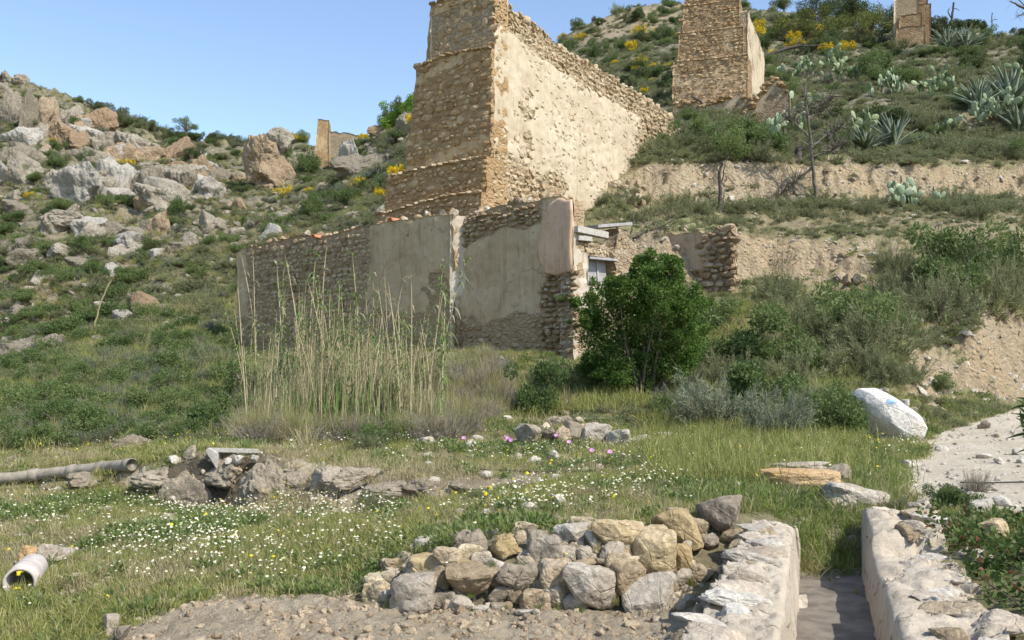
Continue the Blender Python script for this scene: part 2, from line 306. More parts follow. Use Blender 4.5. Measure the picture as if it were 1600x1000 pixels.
TP0, TP1, TPN = -520.0, 2120.0, 529
TL0, TL1, TLN = math.log(.5), math.log(700), 1400
def _table():
    pxs = sorted(PR); Ls = np.linspace(TL0, TL1, TLN); Ys = np.exp(Ls)
    cols = np.array([np.interp(Ys, [a for a, b in PR[p]], [b for a, b in PR[p]]) for p in pxs])
    g = np.linspace(TP0, TP1, TPN); T = np.empty((TPN, TLN))
    for j in range(TLN): T[:, j] = np.interp(g, pxs, cols[:, j])
    k = np.array([1, 3, 5, 3, 1.]) / 13
    Tp = np.pad(T, ((2, 2), (0, 0)), 'edge'); T = sum(k[i] * Tp[i:i + TPN] for i in range(5))
    k2 = np.array([1, 2, 1.]) / 4
    Tp = np.pad(T, ((0, 0), (1, 1)), 'edge'); T = sum(k2[i] * Tp[:, i:i + TLN] for i in range(3))
    return T
TT = _table()
def plowed_mask(x, Y):
    px = 800 + F * x / np.maximum(Y, .5)
    edge = 7.75 + .35 * fbm(x * .9, Y * .2, 0, 91, 3) + np.where(px < 330, (330 - px) * .004 * -1, 0) + np.where(px < 165, -(165 - px) * .05, 0)
    edge = np.where(px > 590, np.minimum(edge, 7.45), edge)
    return sstep(.12, -.12, Y - edge) * sstep(1.9, 1.5, x - .35 * (Y - 4.67) + .5)
def hz(x, Y, detail=True):
    x, Y = np.broadcast_arrays(np.asarray(x, float), np.asarray(Y, float))
    r = np.hypot(x, Y); th = np.arctan2(x, Y)
    ta, tb = math.atan((TP0 - 800) / F), math.atan((TP1 - 800) / F)
    tc = np.clip(th, ta, tb)
    Ye = r * np.cos(tc); px = 800 + F * np.tan(tc)
    # erosion: rills and scallops pull the banks back and forth
    wob = sstep(11, 13, Ye) * (.016 * fbm(x * .55, Y * .55, 0, 5, 3) + .007 * ridged(x * 1.5, Y * .9, 0, 6, 3) + .006 * fbm(x * 4.5, Y * 4.5, 0, 7, 3))
    wob = np.where(px < 1000, wob * sstep(30, 24, Ye), wob)
    wob = np.where(Ye > 48, wob * .4, wob)
    wob = wob + sstep(1420, 1450, px) * sstep(23.5, 25.5, Ye) * sstep(33, 31, Ye) * .0085 * (ridged(px / 30 + .8 * vnoise(x * .8, Y * .8, 0, 18), 3.3, 0, 9, 3) - .3)
    L = np.log(np.maximum(Ye * (1 + wob), .5001))
    u = np.clip((px - TP0) / (TP1 - TP0) * (TPN - 1), 0, TPN - 1.001); v = np.clip((L - TL0) / (TL1 - TL0) * (TLN - 1), 0, TLN - 1.001)
    i, j = u.astype(int), v.astype(int); fu, fv = u - i, v - j
    z = (TT[i, j] * (1 - fu) + TT[i + 1, j] * fu) * (1 - fv) + (TT[i, j + 1] * (1 - fu) + TT[i + 1, j + 1] * fu) * fv
    away = np.clip((np.abs(th) - tb) / 1.2, 0, 1)
    z = z * (1 - .75 * sstep(0, 1, away))
    if detail:
        n = .035 * fbm(x * 1.3, Y * 1.3, 0, 3, 4) * sstep(8, 11, Ye) + .05 * fbm(x * .5, Y * .5, 0, 8, 3) * sstep(12, 20, Ye)
        n = n + sstep(24, 27, Ye) * sstep(48, 45, Ye) * (.10 * fbm(x * 2.2, Y * 2.2, 0, 51, 4) + .05 * ridged(x * 3.2, Y * 1.1, 0, 52, 3) - .04)
        far = sstep(42, 58, Ye)
        n = n + far * .5 * fbm(x * .22, Y * .22, 0, 11, 4)
        left = sstep(520, 440, px) * sstep(44, 62, Ye)
        n = n + left * (1.7 * ridged(x * .11, Y * .11, 0, 21, 5) + .8 * ridged(x * .42, Y * .42, 0, 24, 4) - .7)
        midh = sstep(430, 520, px) * sstep(900, 700, px) * sstep(44, 55, Ye)
        n = n + midh * .7 * ridged(x * .16, Y * .16, 0, 31, 4)
        pm = plowed_mask(x, Y)
        n = n + pm * (.05 * ridged(x * 1.6, Y * 1.6, 0, 41, 3) + .055 * np.abs(fbm(x * 5, Y * 5, 0, 42, 4)) + .02 * vnoise(x * 19, Y * 19, 0, 43))
        z = z + n
    return z
def hz1(x, Y): return float(hz(np.array([x]), np.array([Y]))[0])
_G = {}
def hit(px, py, ymin=2.0):
    """the first ground point seen along a line of sight of the viewpoint"""
    u = np.clip((px - _G['p0']) / _G['dp'], 0, len(_G['Z']) - 1.001); i = int(u); f = u - i
    Y = _G['Y']; z = _G['Z'][i] * (1 - f) + _G['Z'][i + 1] * f
    q = HZ - F * (z - EYE) / Y
    k = np.nonzero((q <= py) & (Y >= ymin))[0]
    if not len(k):
        qq = np.where((Y >= ymin) & (Y < 175), q, 1e9); k = int(np.argmin(qq)); return np.array([(px - 800) / F * Y[k], Y[k], z[k]])
    k = k[0]
    y, zz = Y[k], z[k]
    if k > 0 and Y[k - 1] >= ymin and q[k - 1] > py:
        t = (q[k - 1] - py) / (q[k - 1] - q[k]); y = Y[k - 1] + (Y[k] - Y[k - 1]) * t; zz = z[k - 1] + (z[k] - z[k - 1]) * t
    return np.array([(px - 800) / F * y, y, zz])
def at(px, py, Y): return np.array([(px - 800) / F * Y, Y, EYE + (HZ - py) / F * Y])
def proj(x, Y, z): return 800 + F * x / Y, HZ - F * (z - EYE) / Y
def inpoly(px, py, poly):
    px, py = np.asarray(px, float), np.asarray(py, float)
    r = np.zeros(px.shape, bool); n = len(poly)
    for a in range(n):
        x0, y0 = poly[a]; x1, y1 = poly[a - 1]
        c = ((y0 > py) != (y1 > py)) & (px < (x1 - x0) * (py - y0) / ((y1 - y0) if y1 != y0 else 1e-9) + x0)
        r ^= c
    return r
PATH = [(1600, 636), (1540, 652), (1475, 676), (1440, 692), (1452, 712), (1385, 732), (1362, 750), (1405, 775), (1480, 790), (1560, 800), (1650, 830), (2200, 980), (2200, 600)]

def ground():
    fine = np.arctan((np.arange(-500, 2101, 3.4) - 800) / F)
    th = np.concatenate([fine, np.linspace(fine[-1], fine[0] + 2 * math.pi, 90)[1:-1]])
    steps = []; L = math.log(.6)
    while L < math.log(690):
        steps.append(L); Y = math.exp(L)
        d = .0085
        if Y < 3.5: d = .06
        elif Y < 8.6: d = .0042
        elif 12 < Y < 19: d = .005
        elif 25.5 < Y < 36 or 41 < Y < 45.5: d = .0036
        elif Y > 170: d = .04
        L += d
    r = np.exp(np.array(steps))
    TH, R = np.meshgrid(th, r, indexing='ij')
    # rows follow forward distance inside the view, radius elsewhere
    tcl = np.clip(TH, fine[0], fine[-1]); R = R / np.cos(tcl)
    x, Y = R * np.sin(TH), R * np.cos(TH)
    z = hz(x, Y)
    _G.update(p0=-500.0, dp=3.4, Y=np.exp(np.array(steps)), Z=z[:len(fine)])
    nT, nR = TH.shape
    V = np.stack([x, Y, z], -1)
    dR = np.gradient(z, axis=1) / np.maximum(np.gradient(R, axis=1), 1e-6)
    dT = np.gradient(z, axis=0) / np.maximum(np.abs(np.gradient(TH, axis=0)) * R, 1e-6)
    slope = np.hypot(dR, dT)
    # masks: R bare earth, G green cover, B pale path, A tilled soil
    with np.errstate(all='ignore'):
        px, py = 800 + F * x / np.maximum(Y, .3), HZ - F * (z - EYE) / np.maximum(Y, .3)
    ins = (Y > 1)
    jx = px + 14 * fbm(x * 1.2, Y * 1.2, 0, 61, 4); jy = py + 7 * fbm(x * 1.2, Y * 1.2, 5, 62, 4)
    path = (inpoly(jx, jy, PATH) & ins & (Y < 40)) * 1.0
    till = plowed_mask(x, Y) * (np.abs(TH) < 1.2)
    till = np.where((R < 6) & (x < 1.0), 1.0, till)
    bare = sstep(.55, 1.3, slope + .35 * fbm(x * .8, Y * .8, 0, 63, 4)) * (Y > 11) * (Y < 48)
    bare = np.maximum(bare, sstep(1.0, 1.7, slope + .5 * fbm(x * .2, Y * .2, 0, 63, 4)) * (Y >= 48) * np.where(px < 640, .45, .8))
    b2 = inpoly(jx, jy, [(400, 712), (540, 728), (700, 736), (860, 738), (860, 768), (700, 788), (600, 802), (500, 800), (470, 780), (380, 790)]) & (Y > 11) & (Y < 17)
    b3 = inpoly(jx, jy, [(1200, 385), (1420, 375), (1440, 420), (1400, 470), (1290, 470), (1240, 430)]) & (Y > 28) & (Y < 39)
    b4 = inpoly(jx, jy, [(0, 400), (150, 380), (240, 420), (140, 560), (0, 600)]) & (Y > 44)
    b5 = inpoly(jx, jy, [(890, 70), (950, 20), (1062, 5), (1062, 32), (960, 60)]) & (Y > 100)
    b2 = b2 * np.clip(.5 + 1.6 * fbm(x * .9, Y * .9, 0, 67, 4), 0, 1)
    bare = np.maximum(bare, np.maximum(np.maximum(.95 * b2, .85 * b3), np.maximum(.3 * b4, .6 * b5)))
    g = np.clip(.55 + .9 * fbm(x * .35, Y * .35, 0, 64, 4), 0, 1)
    gl = inpoly(jx, jy, [(0, 560), (250, 480), (370, 470), (370, 700), (0, 720)]) & (Y > 15) & (Y < 60)
    g = np.where(gl, np.maximum(g, .8), g)
    g = np.where((Y > 44), .35 + g * .5, g)
    dark = inpoly(jx, jy, [(262, 712), (420, 712), (420, 812), (262, 806)]) & (Y > 13) & (Y < 16)  # shadow of the hollow under the trough, painted as darker earth
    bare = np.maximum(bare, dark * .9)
    far = sstep(46, 60, Y)
    path = np.maximum(path, .75 * np.maximum(b2, sstep(.7, 1.2, slope) * (Y > 11.5) * (Y < 18) * (px < 900) * (1 - (inpoly(jx, jy, [(262, 712), (420, 712), (420, 812), (262, 806)])))))
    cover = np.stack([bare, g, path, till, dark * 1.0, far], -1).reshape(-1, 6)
    idx = np.arange(nT * nR).reshape(nT, nR)
    nx = np.roll(idx, -1, axis=0)
    q = np.stack([idx[:, :-1], nx[:, :-1], nx[:, 1:], idx[:, 1:]], -1).reshape(-1, 4)
    q = q[:, ::-1]
    cen = len(V.reshape(-1, 3))
    Vv = np.concatenate([V.reshape(-1, 3), [[0, 0, 0.0]]])
    tri = np.stack([np.full(nT, cen), nx[:, 0], idx[:, 0]], -1)[:, ::-1]
    cover = np.concatenate([cover, [[0, 0, 0, 1, 0, 0]]])
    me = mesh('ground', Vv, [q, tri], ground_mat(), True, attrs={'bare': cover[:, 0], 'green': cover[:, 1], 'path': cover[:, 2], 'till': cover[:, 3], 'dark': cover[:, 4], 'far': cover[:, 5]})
    tag(obj('ground', me), kind='structure')

def ground_mat():
    s = NT('hillside_earth')
    big = s.noise(.35, 5, .6); mid = s.noise(2.3, 6, .65); fine = s.noise(14, 6, .7); vf = s.noise(55, 4, .7)
    litter = s.mix(s.ramp(mid, .35, .65), (.175, .142, .088), (.305, .25, .158))
    litter = s.mix(s.ramp(fine, .45, .75), litter, (.33, .28, .19))
    grn = s.mix(s.ramp(fine, .3, .7), (.13, .15, .052), (.245, .255, .10))
    c = s.mix(s.math('MULTIPLY', s.attr('green'), s.ramp(s.math('ADD', mid, s.math('MULTIPLY', fine, .5)), .55, .85)), litter, grn)
    ey = s.mix(s.ramp(big, .35, .65), (.475, .355, .215), (.435, .35, .235))
    ey = s.mix(s.ramp(fine, .4, .75), ey, (.55, .45, .305))
    ey = s.mix(s.math('MULTIPLY', s.ramp(s.noise(5, 7, .78), .54, .68), .6), ey, (.30, .225, .14))
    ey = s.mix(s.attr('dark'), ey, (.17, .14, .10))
    f1 = s.noise(.55, 7, .68, dist=.4); f2 = s.noise(1.7, 6, .72)
    farc = s.mix(s.ramp(f1, .40, .60), (.14, .14, .07), (.28, .245, .175))
    farc = s.mix(s.math('MULTIPLY', s.ramp(f2, .52, .64), .8), farc, (.38, .335, .26)); farc = s.mix(s.math('MULTIPLY', s.ramp(f2, .47, .38), .85), farc, (.085, .085, .045))
    c = s.mix(s.math('MULTIPLY', s.attr('far'), .9), c, farc)
    c = s.mix(s.attr('bare'), c, ey)
    pa = s.mix(s.ramp(s.noise(1.1, 6, .7), .3, .7), (.53, .455, .335), (.65, .575, .445))
    pa = s.mix(s.math('MULTIPLY', s.ramp(vf, .55, .75), .5), pa, (.36, .31, .23))
    c = s.mix(s.attr('path'), c, pa)
    ti = s.mix(s.ramp(mid, .3, .7), (.31, .25, .17), (.42, .35, .25))
    ti = s.mix(s.ramp(fine, .45, .8), ti, (.51, .435, .32))
    ti = s.mix(s.math('MULTIPLY', s.ramp(vf, .6, .75), .6), ti, (.17, .13, .09))
    c = s.mix(s.attr('till'), c, ti)
    h = s.math('ADD', s.math('MULTIPLY', fine, .7), s.math('MULTIPLY', vf, .25))
    h = s.math('ADD', h, s.math('MULTIPLY', mid, 1.2))
    crumb = s.math('ADD', s.math('MULTIPLY', s.noise(3.1, 7, .72, dist=.5), 3.2), s.math('MULTIPLY', s.ramp(s.voro(5.5, 'F1'), .0, .55), -1.2))
    h = s.math('ADD', h, s.math('MULTIPLY', s.attr('bare'), crumb)); h = s.math('ADD', h, s.math('MULTIPLY', s.attr('far'), s.math('ADD', s.math('MULTIPLY', f1, 9.0), s.math('MULTIPLY', f2, 4.0))))
    return s.finish(c, .95, s.bump(h, 1.0, .09), .08)
ground()

# ------------------------------------------------------------------ shape makers
_ico = {}
def ico(sub):
    if sub not in _ico:
        bm = bmesh.new(); bmesh.ops.create_icosphere(bm, subdivisions=sub, radius=1)
        _ico[sub] = (np.array([v.co[:] for v in bm.verts]), np.array([[v.index for v in f.verts] for f in bm.faces])); bm.free()
    return _ico[sub]
def rock_shape(seed, sub=4, planes=16, rough=.07, soft=14.0, hmin=.62, strata=0.0):
    rs = np.random.RandomState(seed); D, Fc = ico(sub)
    n = unit(rs.normal(size=(planes, 3))); h = rs.uniform(hmin, 1, planes)
    q = np.maximum(D @ n.T, 1e-3) / h
    r = (np.sum(q ** soft, 1)) ** (-1 / soft)
    r = np.minimum(r, 1.5)
    o = seed * 3.17
    V = D * r[:, None]
    k = 1 + rough * (1.3 * fbm(V[:, 0] * 2 + o, V[:, 1] * 2, V[:, 2] * 2, seed, 3) + .8 * fbm(V[:, 0] * 6 + o, V[:, 1] * 6, V[:, 2] * 6, seed + 5, 3))
    V = V * k[:, None]
    if strata: V[:, :2] *= (1 + strata * np.round(2 * vnoise(V[:, 2] * 5 + o, 0, 0, seed)) / 2)[:, None]
    V -= (V.max(0) + V.min(0)) / 2; V /= np.abs(V).max(0)
    return V, Fc
ROCKV = [rock_shape(100 + k, 4, 13 + k % 5, .09) for k in range(9)]
SMALLV = [rock_shape(300 + k, 2, 11, .06) for k in range(8)]
BLOCKV = [rock_shape(500 + k, 1, 9, .04, 10, .75) for k in range(8)]
def slab_shape(seed):
    D, Fc = ico(4); p = 5.0; V = D / (np.sum(np.abs(D) ** p, 1) ** (1 / p))[:, None]
    o = seed * 2.1; V = V * (1 + .24 * fbm(V[:, 0] * 1.5 + o, V[:, 1] * 1.3, V[:, 2] * 1.3, seed, 4) + .07 * fbm(V[:, 0] * 5 + o, V[:, 1] * 5, V[:, 2] * 3, seed, 4))[:, None]
    V[:, 2] += .18 * V[:, 0] * math.sin(seed) + .1 * fbm(V[:, 0] * 1.5, V[:, 1] * 1.5, o, seed, 3)
    V[:, 1] *= 1 + .2 * np.sin(V[:, 0] * 2 + seed); V -= (V.max(0) + V.min(0)) / 2; V /= np.abs(V).max(0)
    return V, Fc
SLABV = [slab_shape(k) for k in range(4)]
def crag_shape(seed):
    V, Fc = rock_shape(seed, 5, 11 + seed % 4, .12, 16, .5); o = seed * 1.7
    r = ridged(V[:, 0] * 1.6 + o, V[:, 1] * 1.6 + .5 * V[:, 2], V[:, 2] * 1.2, seed, 4); st = np.floor(3.5 * (vnoise(V[:, 0] * 1.5, V[:, 1] * 1.5, V[:, 2] * 3 + o, seed) + .25 * V[:, 2])) / 3.5
    V = V * (1 + .16 * r + .14 * st + .05 * fbm(V[:, 0] * 9, V[:, 1] * 9, V[:, 2] * 9, seed, 3))[:, None]
    V -= (V.max(0) + V.min(0)) / 2; return V / np.abs(V).max(0), Fc
OUTV = [crag_shape(700 + k) for k in range(6)]
_rm = {}
def rmesh(kind, k, m):
    key = (kind, k, m)
    if key not in _rm:
        V, Fc = {'rock': ROCKV, 'small': SMALLV, 'block': BLOCKV, 'out': OUTV, 'slab': SLABV}[kind][k]
        _rm[key] = mesh(kind, V, [Fc], M[m], False)
    return _rm[key]
def strips(base, dirn, length, width, droop=0.0, n=3, side=None, rs=None, wexp=.8, twist=0.0, curl=0.0):
    """curved tapering blades: one quad strip each."""
    N = len(base); rs = rs or np.random.RandomState(1)
    dirn = unit(dirn); length = np.broadcast_to(length, (N,)); width = np.broadcast_to(width, (N,)); droop = np.broadcast_to(droop, (N,))
    if side is None:
        side = np.cross(dirn, unit(rs.normal(size=(N, 3))))
    side = unit(side); cv = unit(np.cross(dirn, side)) * (rs.uniform(-1, 1, N) * curl)[:, None]
    rows = []
    for k in range(n + 1):
        t = k / n
        p = base + dirn * (length * t)[:, None] + cv * (length * t * t)[:, None]
        p[:, 2] -= droop * length * t * t
        wd = width * max(.06, (1 - t ** 1.6)) ** wexp * (1 if k else .75)
        rows += [p - side * wd[:, None] / 2, p + side * wd[:, None] / 2]
    V = np.stack(rows, 1).reshape(-1, 3); m = 2 * (n + 1)
    q = np.array([[2 * k, 2 * k + 1, 2 * k + 3, 2 * k + 2] for k in range(n)])
    Fq = (np.arange(N)[:, None, None] * m + q[None]).reshape(-1, 4)
    return V, Fq, m
def tube(pts, rad, k=6):
    pts = np.asarray(pts, float); n = len(pts); rad = np.broadcast_to(rad, (n,))
    T = unit(np.gradient(pts, axis=0)); up = np.array([0.13, .21, .97]) if abs(T[0][2]) < .9 else np.array([1., .1, 0])
    A = unit(np.cross(T, up)); B = np.cross(T, A)
    a = np.arange(k) * 2 * math.pi / k
    V = (pts[:, None] + (np.cos(a)[None, :, None] * A[:, None] + np.sin(a)[None, :, None] * B[:, None]) * rad[:, None, None]).reshape(-1, 3)
    i = np.arange(n - 1)[:, None] * k; j = np.arange(k)[None]; j2 = (j + 1) % k
    Q = np.stack([i + j, i + j2, i + k + j2, i + k + j], -1).reshape(-1, 4)
    caps = [np.array([[0] + [c, c + 1] for c in range(1, k - 1)]), np.array([[(n - 1) * k, (n - 1) * k + c + 1, (n - 1) * k + c] for c in range(1, k - 1)])]
    return V, [Q, np.concatenate(caps)], None
def tubes(base, tip, r0, r1, k=4, bend=0.0, rs=None, n=3):
    """many straight or bent thin tubes at once"""
    rs = rs or np.random.RandomState(2); out = []
    for b, t, a, c in zip(base, tip, np.broadcast_to(r0, (len(base),)), np.broadcast_to(r1, (len(base),))):
        s = np.linspace(0, 1, n + 1)[:, None]; o = rs.normal(size=3) * bend * np.linalg.norm(t - b)
        out.append(tube(b + (t - b) * s + o * (s * (1 - s) * 2), a + (c - a) * s[:, 0], k))
    return merge(out)
# ------------------------------------------------------------------ masonry
class Frame:
    """a vertical wall plane: origin, direction along it, outward normal"""
    def __init__(s, O, U, N): s.O = np.array(O, float); s.U = np.array(U, float); s.N = np.array(N, float)
    def pt(s, u, z, d=0.0):
        u, z, d = np.broadcast_arrays(np.asarray(u, float), np.asarray(z, float), np.asarray(d, float))
        xy = s.O + u[..., None] * s.U + d[..., None] * s.N
        return np.concatenate([xy, z[..., None]], -1)
    def uz(s, px, py, d=0.0):
        """where the line of sight through a photo pixel meets the plane"""
        k = (px - 800) / F; o = s.O + s.N * d
        u = (o[0] - k * o[1]) / (k * s.U[1] - s.U[0]); Y = o[1] + u * s.U[1]
        return u, EYE + (HZ - py) / F * Y
    def rot(s): return math.atan2(s.U[1], s.U[0])
def profile(frame, pts, d=0.0):
    a = sorted(frame.uz(px, py, d) for px, py in pts)
    us, zs = [p[0] for p in a], [p[1] for p in a]
    return lambda u: np.interp(u, us, zs)

def wall_slab(fr, u0, u1, top, bot, thick, res=.1, disp=None, d0=0.0, jag=0.0, seed=0, taper=0.0, edge=.03, name='wall', mats=None, m=None, batter=0.0, rub=None):
    """solid wall: front grid with relief, top, back and both ends. taper pulls the u1 end in towards the top."""
    nu, nv = max(3, int((u1 - u0) / res)), max(3, int((np.max(top(np.linspace(u0, u1, 40))) - bot) / res))
    s, v = np.meshgrid(np.linspace(0, 1, nu), np.linspace(0, 1, nv), indexing='ij')
    uu = u0 + (u1 - taper * v - u0) * s
    tt = top(uu) + jag * (fbm(uu * 1.7, seed, 0, seed, 2) + .6 * vnoise(uu * 6, seed, 0, seed + 1))
    z = bot + (tt - bot) * v
    # ragged arrises
    uu = uu + edge * ((s == 0) * vnoise(z * 4, 1, 0, seed + 3) + (s == 1) * vnoise(z * 4, 2, 0, seed + 4))
    d = d0 - batter * v + (disp(uu, z) if disp is not None else 0)
    Fv = fr.pt(uu, z, d)
    nd = max(2, int(thick / max(res, .12)) + 1)
    rows = [Fv]
    bd = d0 - thick + np.zeros_like(uu)
    Bv = fr.pt(uu, z - .02, bd)
    V = [Fv.reshape(-1, 3), Bv.reshape(-1, 3)]; n0 = nu * nv
    I = np.arange(n0).reshape(nu, nv)
    Q = [np.stack([I[:-1, :-1], I[1:, :-1], I[1:, 1:], I[:-1, 1:]], -1).reshape(-1, 4)]
    J = I + n0
    Q.append(np.stack([J[:-1, :-1], J[:-1, 1:], J[1:, 1:], J[1:, :-1]], -1).reshape(-1, 4))
    cnt = 2 * n0
    def bridge(a, b, amp):
        nonlocal cnt
        A = V0[a]; B = V0[b]; m_ = len(a)
        grid = [a]
        for k in range(1, nd):
            t = k / nd
            p = A + (B - A) * t
            p = p + amp * np.stack([vnoise(p[:, 0] * 5, p[:, 1] * 5, p[:, 2] * 5, seed + 7 + c) for c in range(3)], -1)
            V.append(p); grid.append(np.arange(cnt, cnt + m_)); cnt += m_
        grid.append(b); G = np.array(grid)
        Q.append(np.stack([G[:-1, :-1], G[1:, :-1], G[1:, 1:], G[:-1, 1:]], -1).reshape(-1, 4))
    V0 = np.concatenate(V)
    bridge(I[:, -1], J[:, -1], .05); bridge(I[0, :], J[0, :], .035); bridge(I[-1, :][::-1], J[-1, :][::-1], .035)
    Vv = np.concatenate(V)
    r = np.zeros(len(Vv)); 
    if rub is not None: r[:n0] = np.clip(rub(uu, z), 0, 1).ravel()
    r[2 * n0:] = .8
    return mesh(name, Vv, Q, m, True, attrs={'rubble': r})

def coursed(rs, u0, u1, z0, z1, h, asp=1.7, jit=.5):
    out = []; z = z0
    while z < z1:
        rh = h * rs.uniform(.7, 1.25); u = u0 - rs.uniform(0, h)
        while u < u1:
            hh = rh * rs.uniform(.6, 1.25); wd = hh * asp * rs.uniform(.5, 1.5)
            out.append((u + wd / 2, z + rh / 2 + rs.uniform(-.5, .5) * h * jit, wd, hh)); u += wd * rs.uniform(.95, 1.3)
        z += rh * .97
    return out
def lay_stones(parent, fr, stones, m, rs, depth=.10, limit=300, proud=.35, kind='block', d0=0.0, batter=None, stuff_name='small_stones', dfun=None):
    """stones set in a wall face: the largest are parts of their own, the rest one mass"""
    stones = sorted(stones, key=lambda t: -t[2] * t[3] / 1.0)
    rest = []
    for i, (u, z, wd, hh) in enumerate(stones):
        k = rs.randint(8); dp = depth * rs.uniform(.8, 1.25)
        dd = d0 + dp * (proud - .5) * rs.uniform(.3, 1.3) + (dfun(u, z) if dfun else 0)
        p = fr.pt(u, z, dd); R = (rs.uniform(-.12, .12), rs.uniform(-.13, .13), fr.rot() + rs.uniform(-.12, .12)); S = (wd * .5, dp, hh * .5)
        if i < limit:
            o = obj('stone', rmesh(kind, k, m), None, parent, p, R, S)
        else:
            V, Fc = (BLOCKV if kind == 'block' else SMALLV)[k]
            mt = np.array(Matrix.LocRotScale(Vector(p), Euler(R), Vector(S)))
            rest.append((V @ mt[:3, :3].T + mt[:3, 3], [Fc], rs.uniform(0, 1)))
    if rest:
        V, Fs, t = merge(rest)
        tag(obj(stuff_name, mesh(stuff_name, V, Fs, M[m], tint=t), None, parent), kind='stuff')

def wall_mat(name, plaster, plaster2, rub1, rub2, pit=.35, stain=(.2, .16, .11), bscale=1.0, stain_amt=.5, stone_scale=4.0, relief=.6, streaks=.45, cracks=0.0):
    """lime plaster over rubble: the 'rubble' attribute and weathering decide where the plaster is gone"""
    s = NT(name)
    big = s.noise(.7 * bscale, 5, .6); mid = s.noise(3 * bscale, 6, .65); fine = s.noise(16 * bscale, 6, .7)
    rubm = s.ramp(s.math('ADD', s.attr('rubble'), s.math('MULTIPLY', s.math('SUBTRACT', mid, .5), .9)), .42, .58)
    cell = s.voro(stone_scale, 'F1', 'Color', sx=(1, 1, 1.5)); edge = s.voro(stone_scale, 'DISTANCE_TO_EDGE', 'Distance', sx=(1, 1, 1.5))
    sep = s.n('SeparateColor'); s.t.links.new(cell, sep.inputs[0])
    pl = s.mix(s.ramp(big, .35, .65), plaster, plaster2)
    pl = s.mix(s.math('MULTIPLY', s.ramp(mid, .5, .7), stain_amt), pl, stain)
    streak = s.noise(1.0, 5, .62, sx=(5.5 * bscale, 5.5 * bscale, .35 * bscale), dist=.4)
    pl = s.mix(s.math('MULTIPLY', s.ramp(streak, .52, .72), streaks), pl, (stain[0] * .85, stain[1] * .85, stain[2] * .85))
    pl = s.mix(s.math('MULTIPLY', s.ramp(streak, .46, .3), streaks * .6), pl, (min(1, plaster2[0] * 1.22), min(1, plaster2[1] * 1.22), min(1, plaster2[2] * 1.22)))
    pl = s.mix(s.math('MULTIPLY', s.ramp(s.noise(7 * bscale, 4, .6), .62, .7), pit), pl, (stain[0] * .7, stain[1] * .65, stain[2] * .6))
    dv = s.n('VectorMath', operation='ADD'); s.t.links.new(s.pos, dv.inputs[0]); nz_ = s.n('TexNoise'); nz_.inputs['Scale'].default_value = 1.6 * bscale; nz_.inputs['Detail'].default_value = 6; s.t.links.new(s.pos, nz_.inputs['Vector'])
    vm = s.n('VectorMath', operation='SCALE'); s.t.links.new(nz_.outputs['Color'], vm.inputs[0]); vm.inputs['Scale'].default_value = .9 / bscale; s.t.links.new(vm.outputs[0], dv.inputs[1])
    crk = s.math('MULTIPLY', s.ramp(s.voro(.55 * bscale, 'DISTANCE_TO_EDGE', vec=dv.outputs[0]), .022, .004), s.ramp(s.noise(.8 * bscale, 2), .45, .6))
    pl = s.mix(s.math('MULTIPLY', crk, cracks), pl, (stain[0] * .5, stain[1] * .45, stain[2] * .4))
    ru = s.mix(sep.outputs[0], rub1, rub2)
    ru = s.mix(s.ramp(fine, .35, .75), s.mix(1.0, ru, (.75, .72, .7), 'MULTIPLY'), ru)
    ru = s.mix(s.ramp(edge, .07, .02), ru, (rub1[0] * .92, rub1[1] * .9, rub1[2] * .86))
    c = s.mix(rubm, pl, ru)
    eh = s.ramp(edge, 0.0, .13)
    h = s.math('ADD', s.math('MULTIPLY', fine, .35), s.math('MULTIPLY', mid, .5))
    h = s.math('ADD', h, s.math('MULTIPLY', s.math('MULTIPLY', eh, rubm), relief))
    h = s.math('SUBTRACT', h, s.math('MULTIPLY', rubm, .25)); h = s.math('SUBTRACT', h, s.math('MULTIPLY', crk, cracks * .5))
    return s.finish(c, .95, s.bump(h, .9, .05), .08)
M['tower_side'] = wall_mat('cream_lime_plaster', (.48, .395, .275), (.56, .475, .345), (.40, .305, .19), (.51, .415, .285), .85, (.42, .32, .20), 1.0, .6, 4.0, .8, .5)
M['tower_front'] = wall_mat('tan_tower_masonry', (.48, .335, .18), (.55, .405, .235), (.39, .265, .14), (.49, .345, .19), .5, (.24, .165, .095), 1.0, .55, 3.2)
M['tower_far'] = wall_mat('tan_distant_masonry', (.47, .335, .195), (.54, .40, .25), (.32, .22, .125), (.48, .345, .21), .5, (.22, .15, .09), .8, .5, 3.0, .9)
M['house_front'] = wall_mat('grey_brown_plaster', (.45, .335, .205), (.54, .415, .27), (.41, .30, .185), (.49, .375, .24), .75, (.35, .255, .15), 1.0, .65, 5.0, .6, .6, .35)
M['house_pink'] = wall_mat('pinkish_plaster', (.56, .37, .235), (.62, .44, .30), (.26, .19, .13), (.40, .31, .22), .3, (.30, .21, .15), 1.6, .3, 5.0)
M['house_side'] = wall_mat('pale_house_plaster', (.50, .42, .32), (.60, .52, .41), (.36, .28, .19), (.52, .43, .31), .4, (.42, .34, .25), 1.2, .3, 5.0)
M['ruin'] = wall_mat('earthen_ruin_wall', (.40, .31, .205), (.47, .37, .255), (.28, .205, .13), (.44, .345, .235), .5, (.26, .19, .125), 1.0, .45, 4.0)
M['channel'] = wall_mat('channel_lime_render', (.46, .39, .295), (.55, .475, .37), (.35, .28, .195), (.47, .39, .285), .5, (.36, .30, .22), 3.0, .45, 12.0, .5, .35, .7)

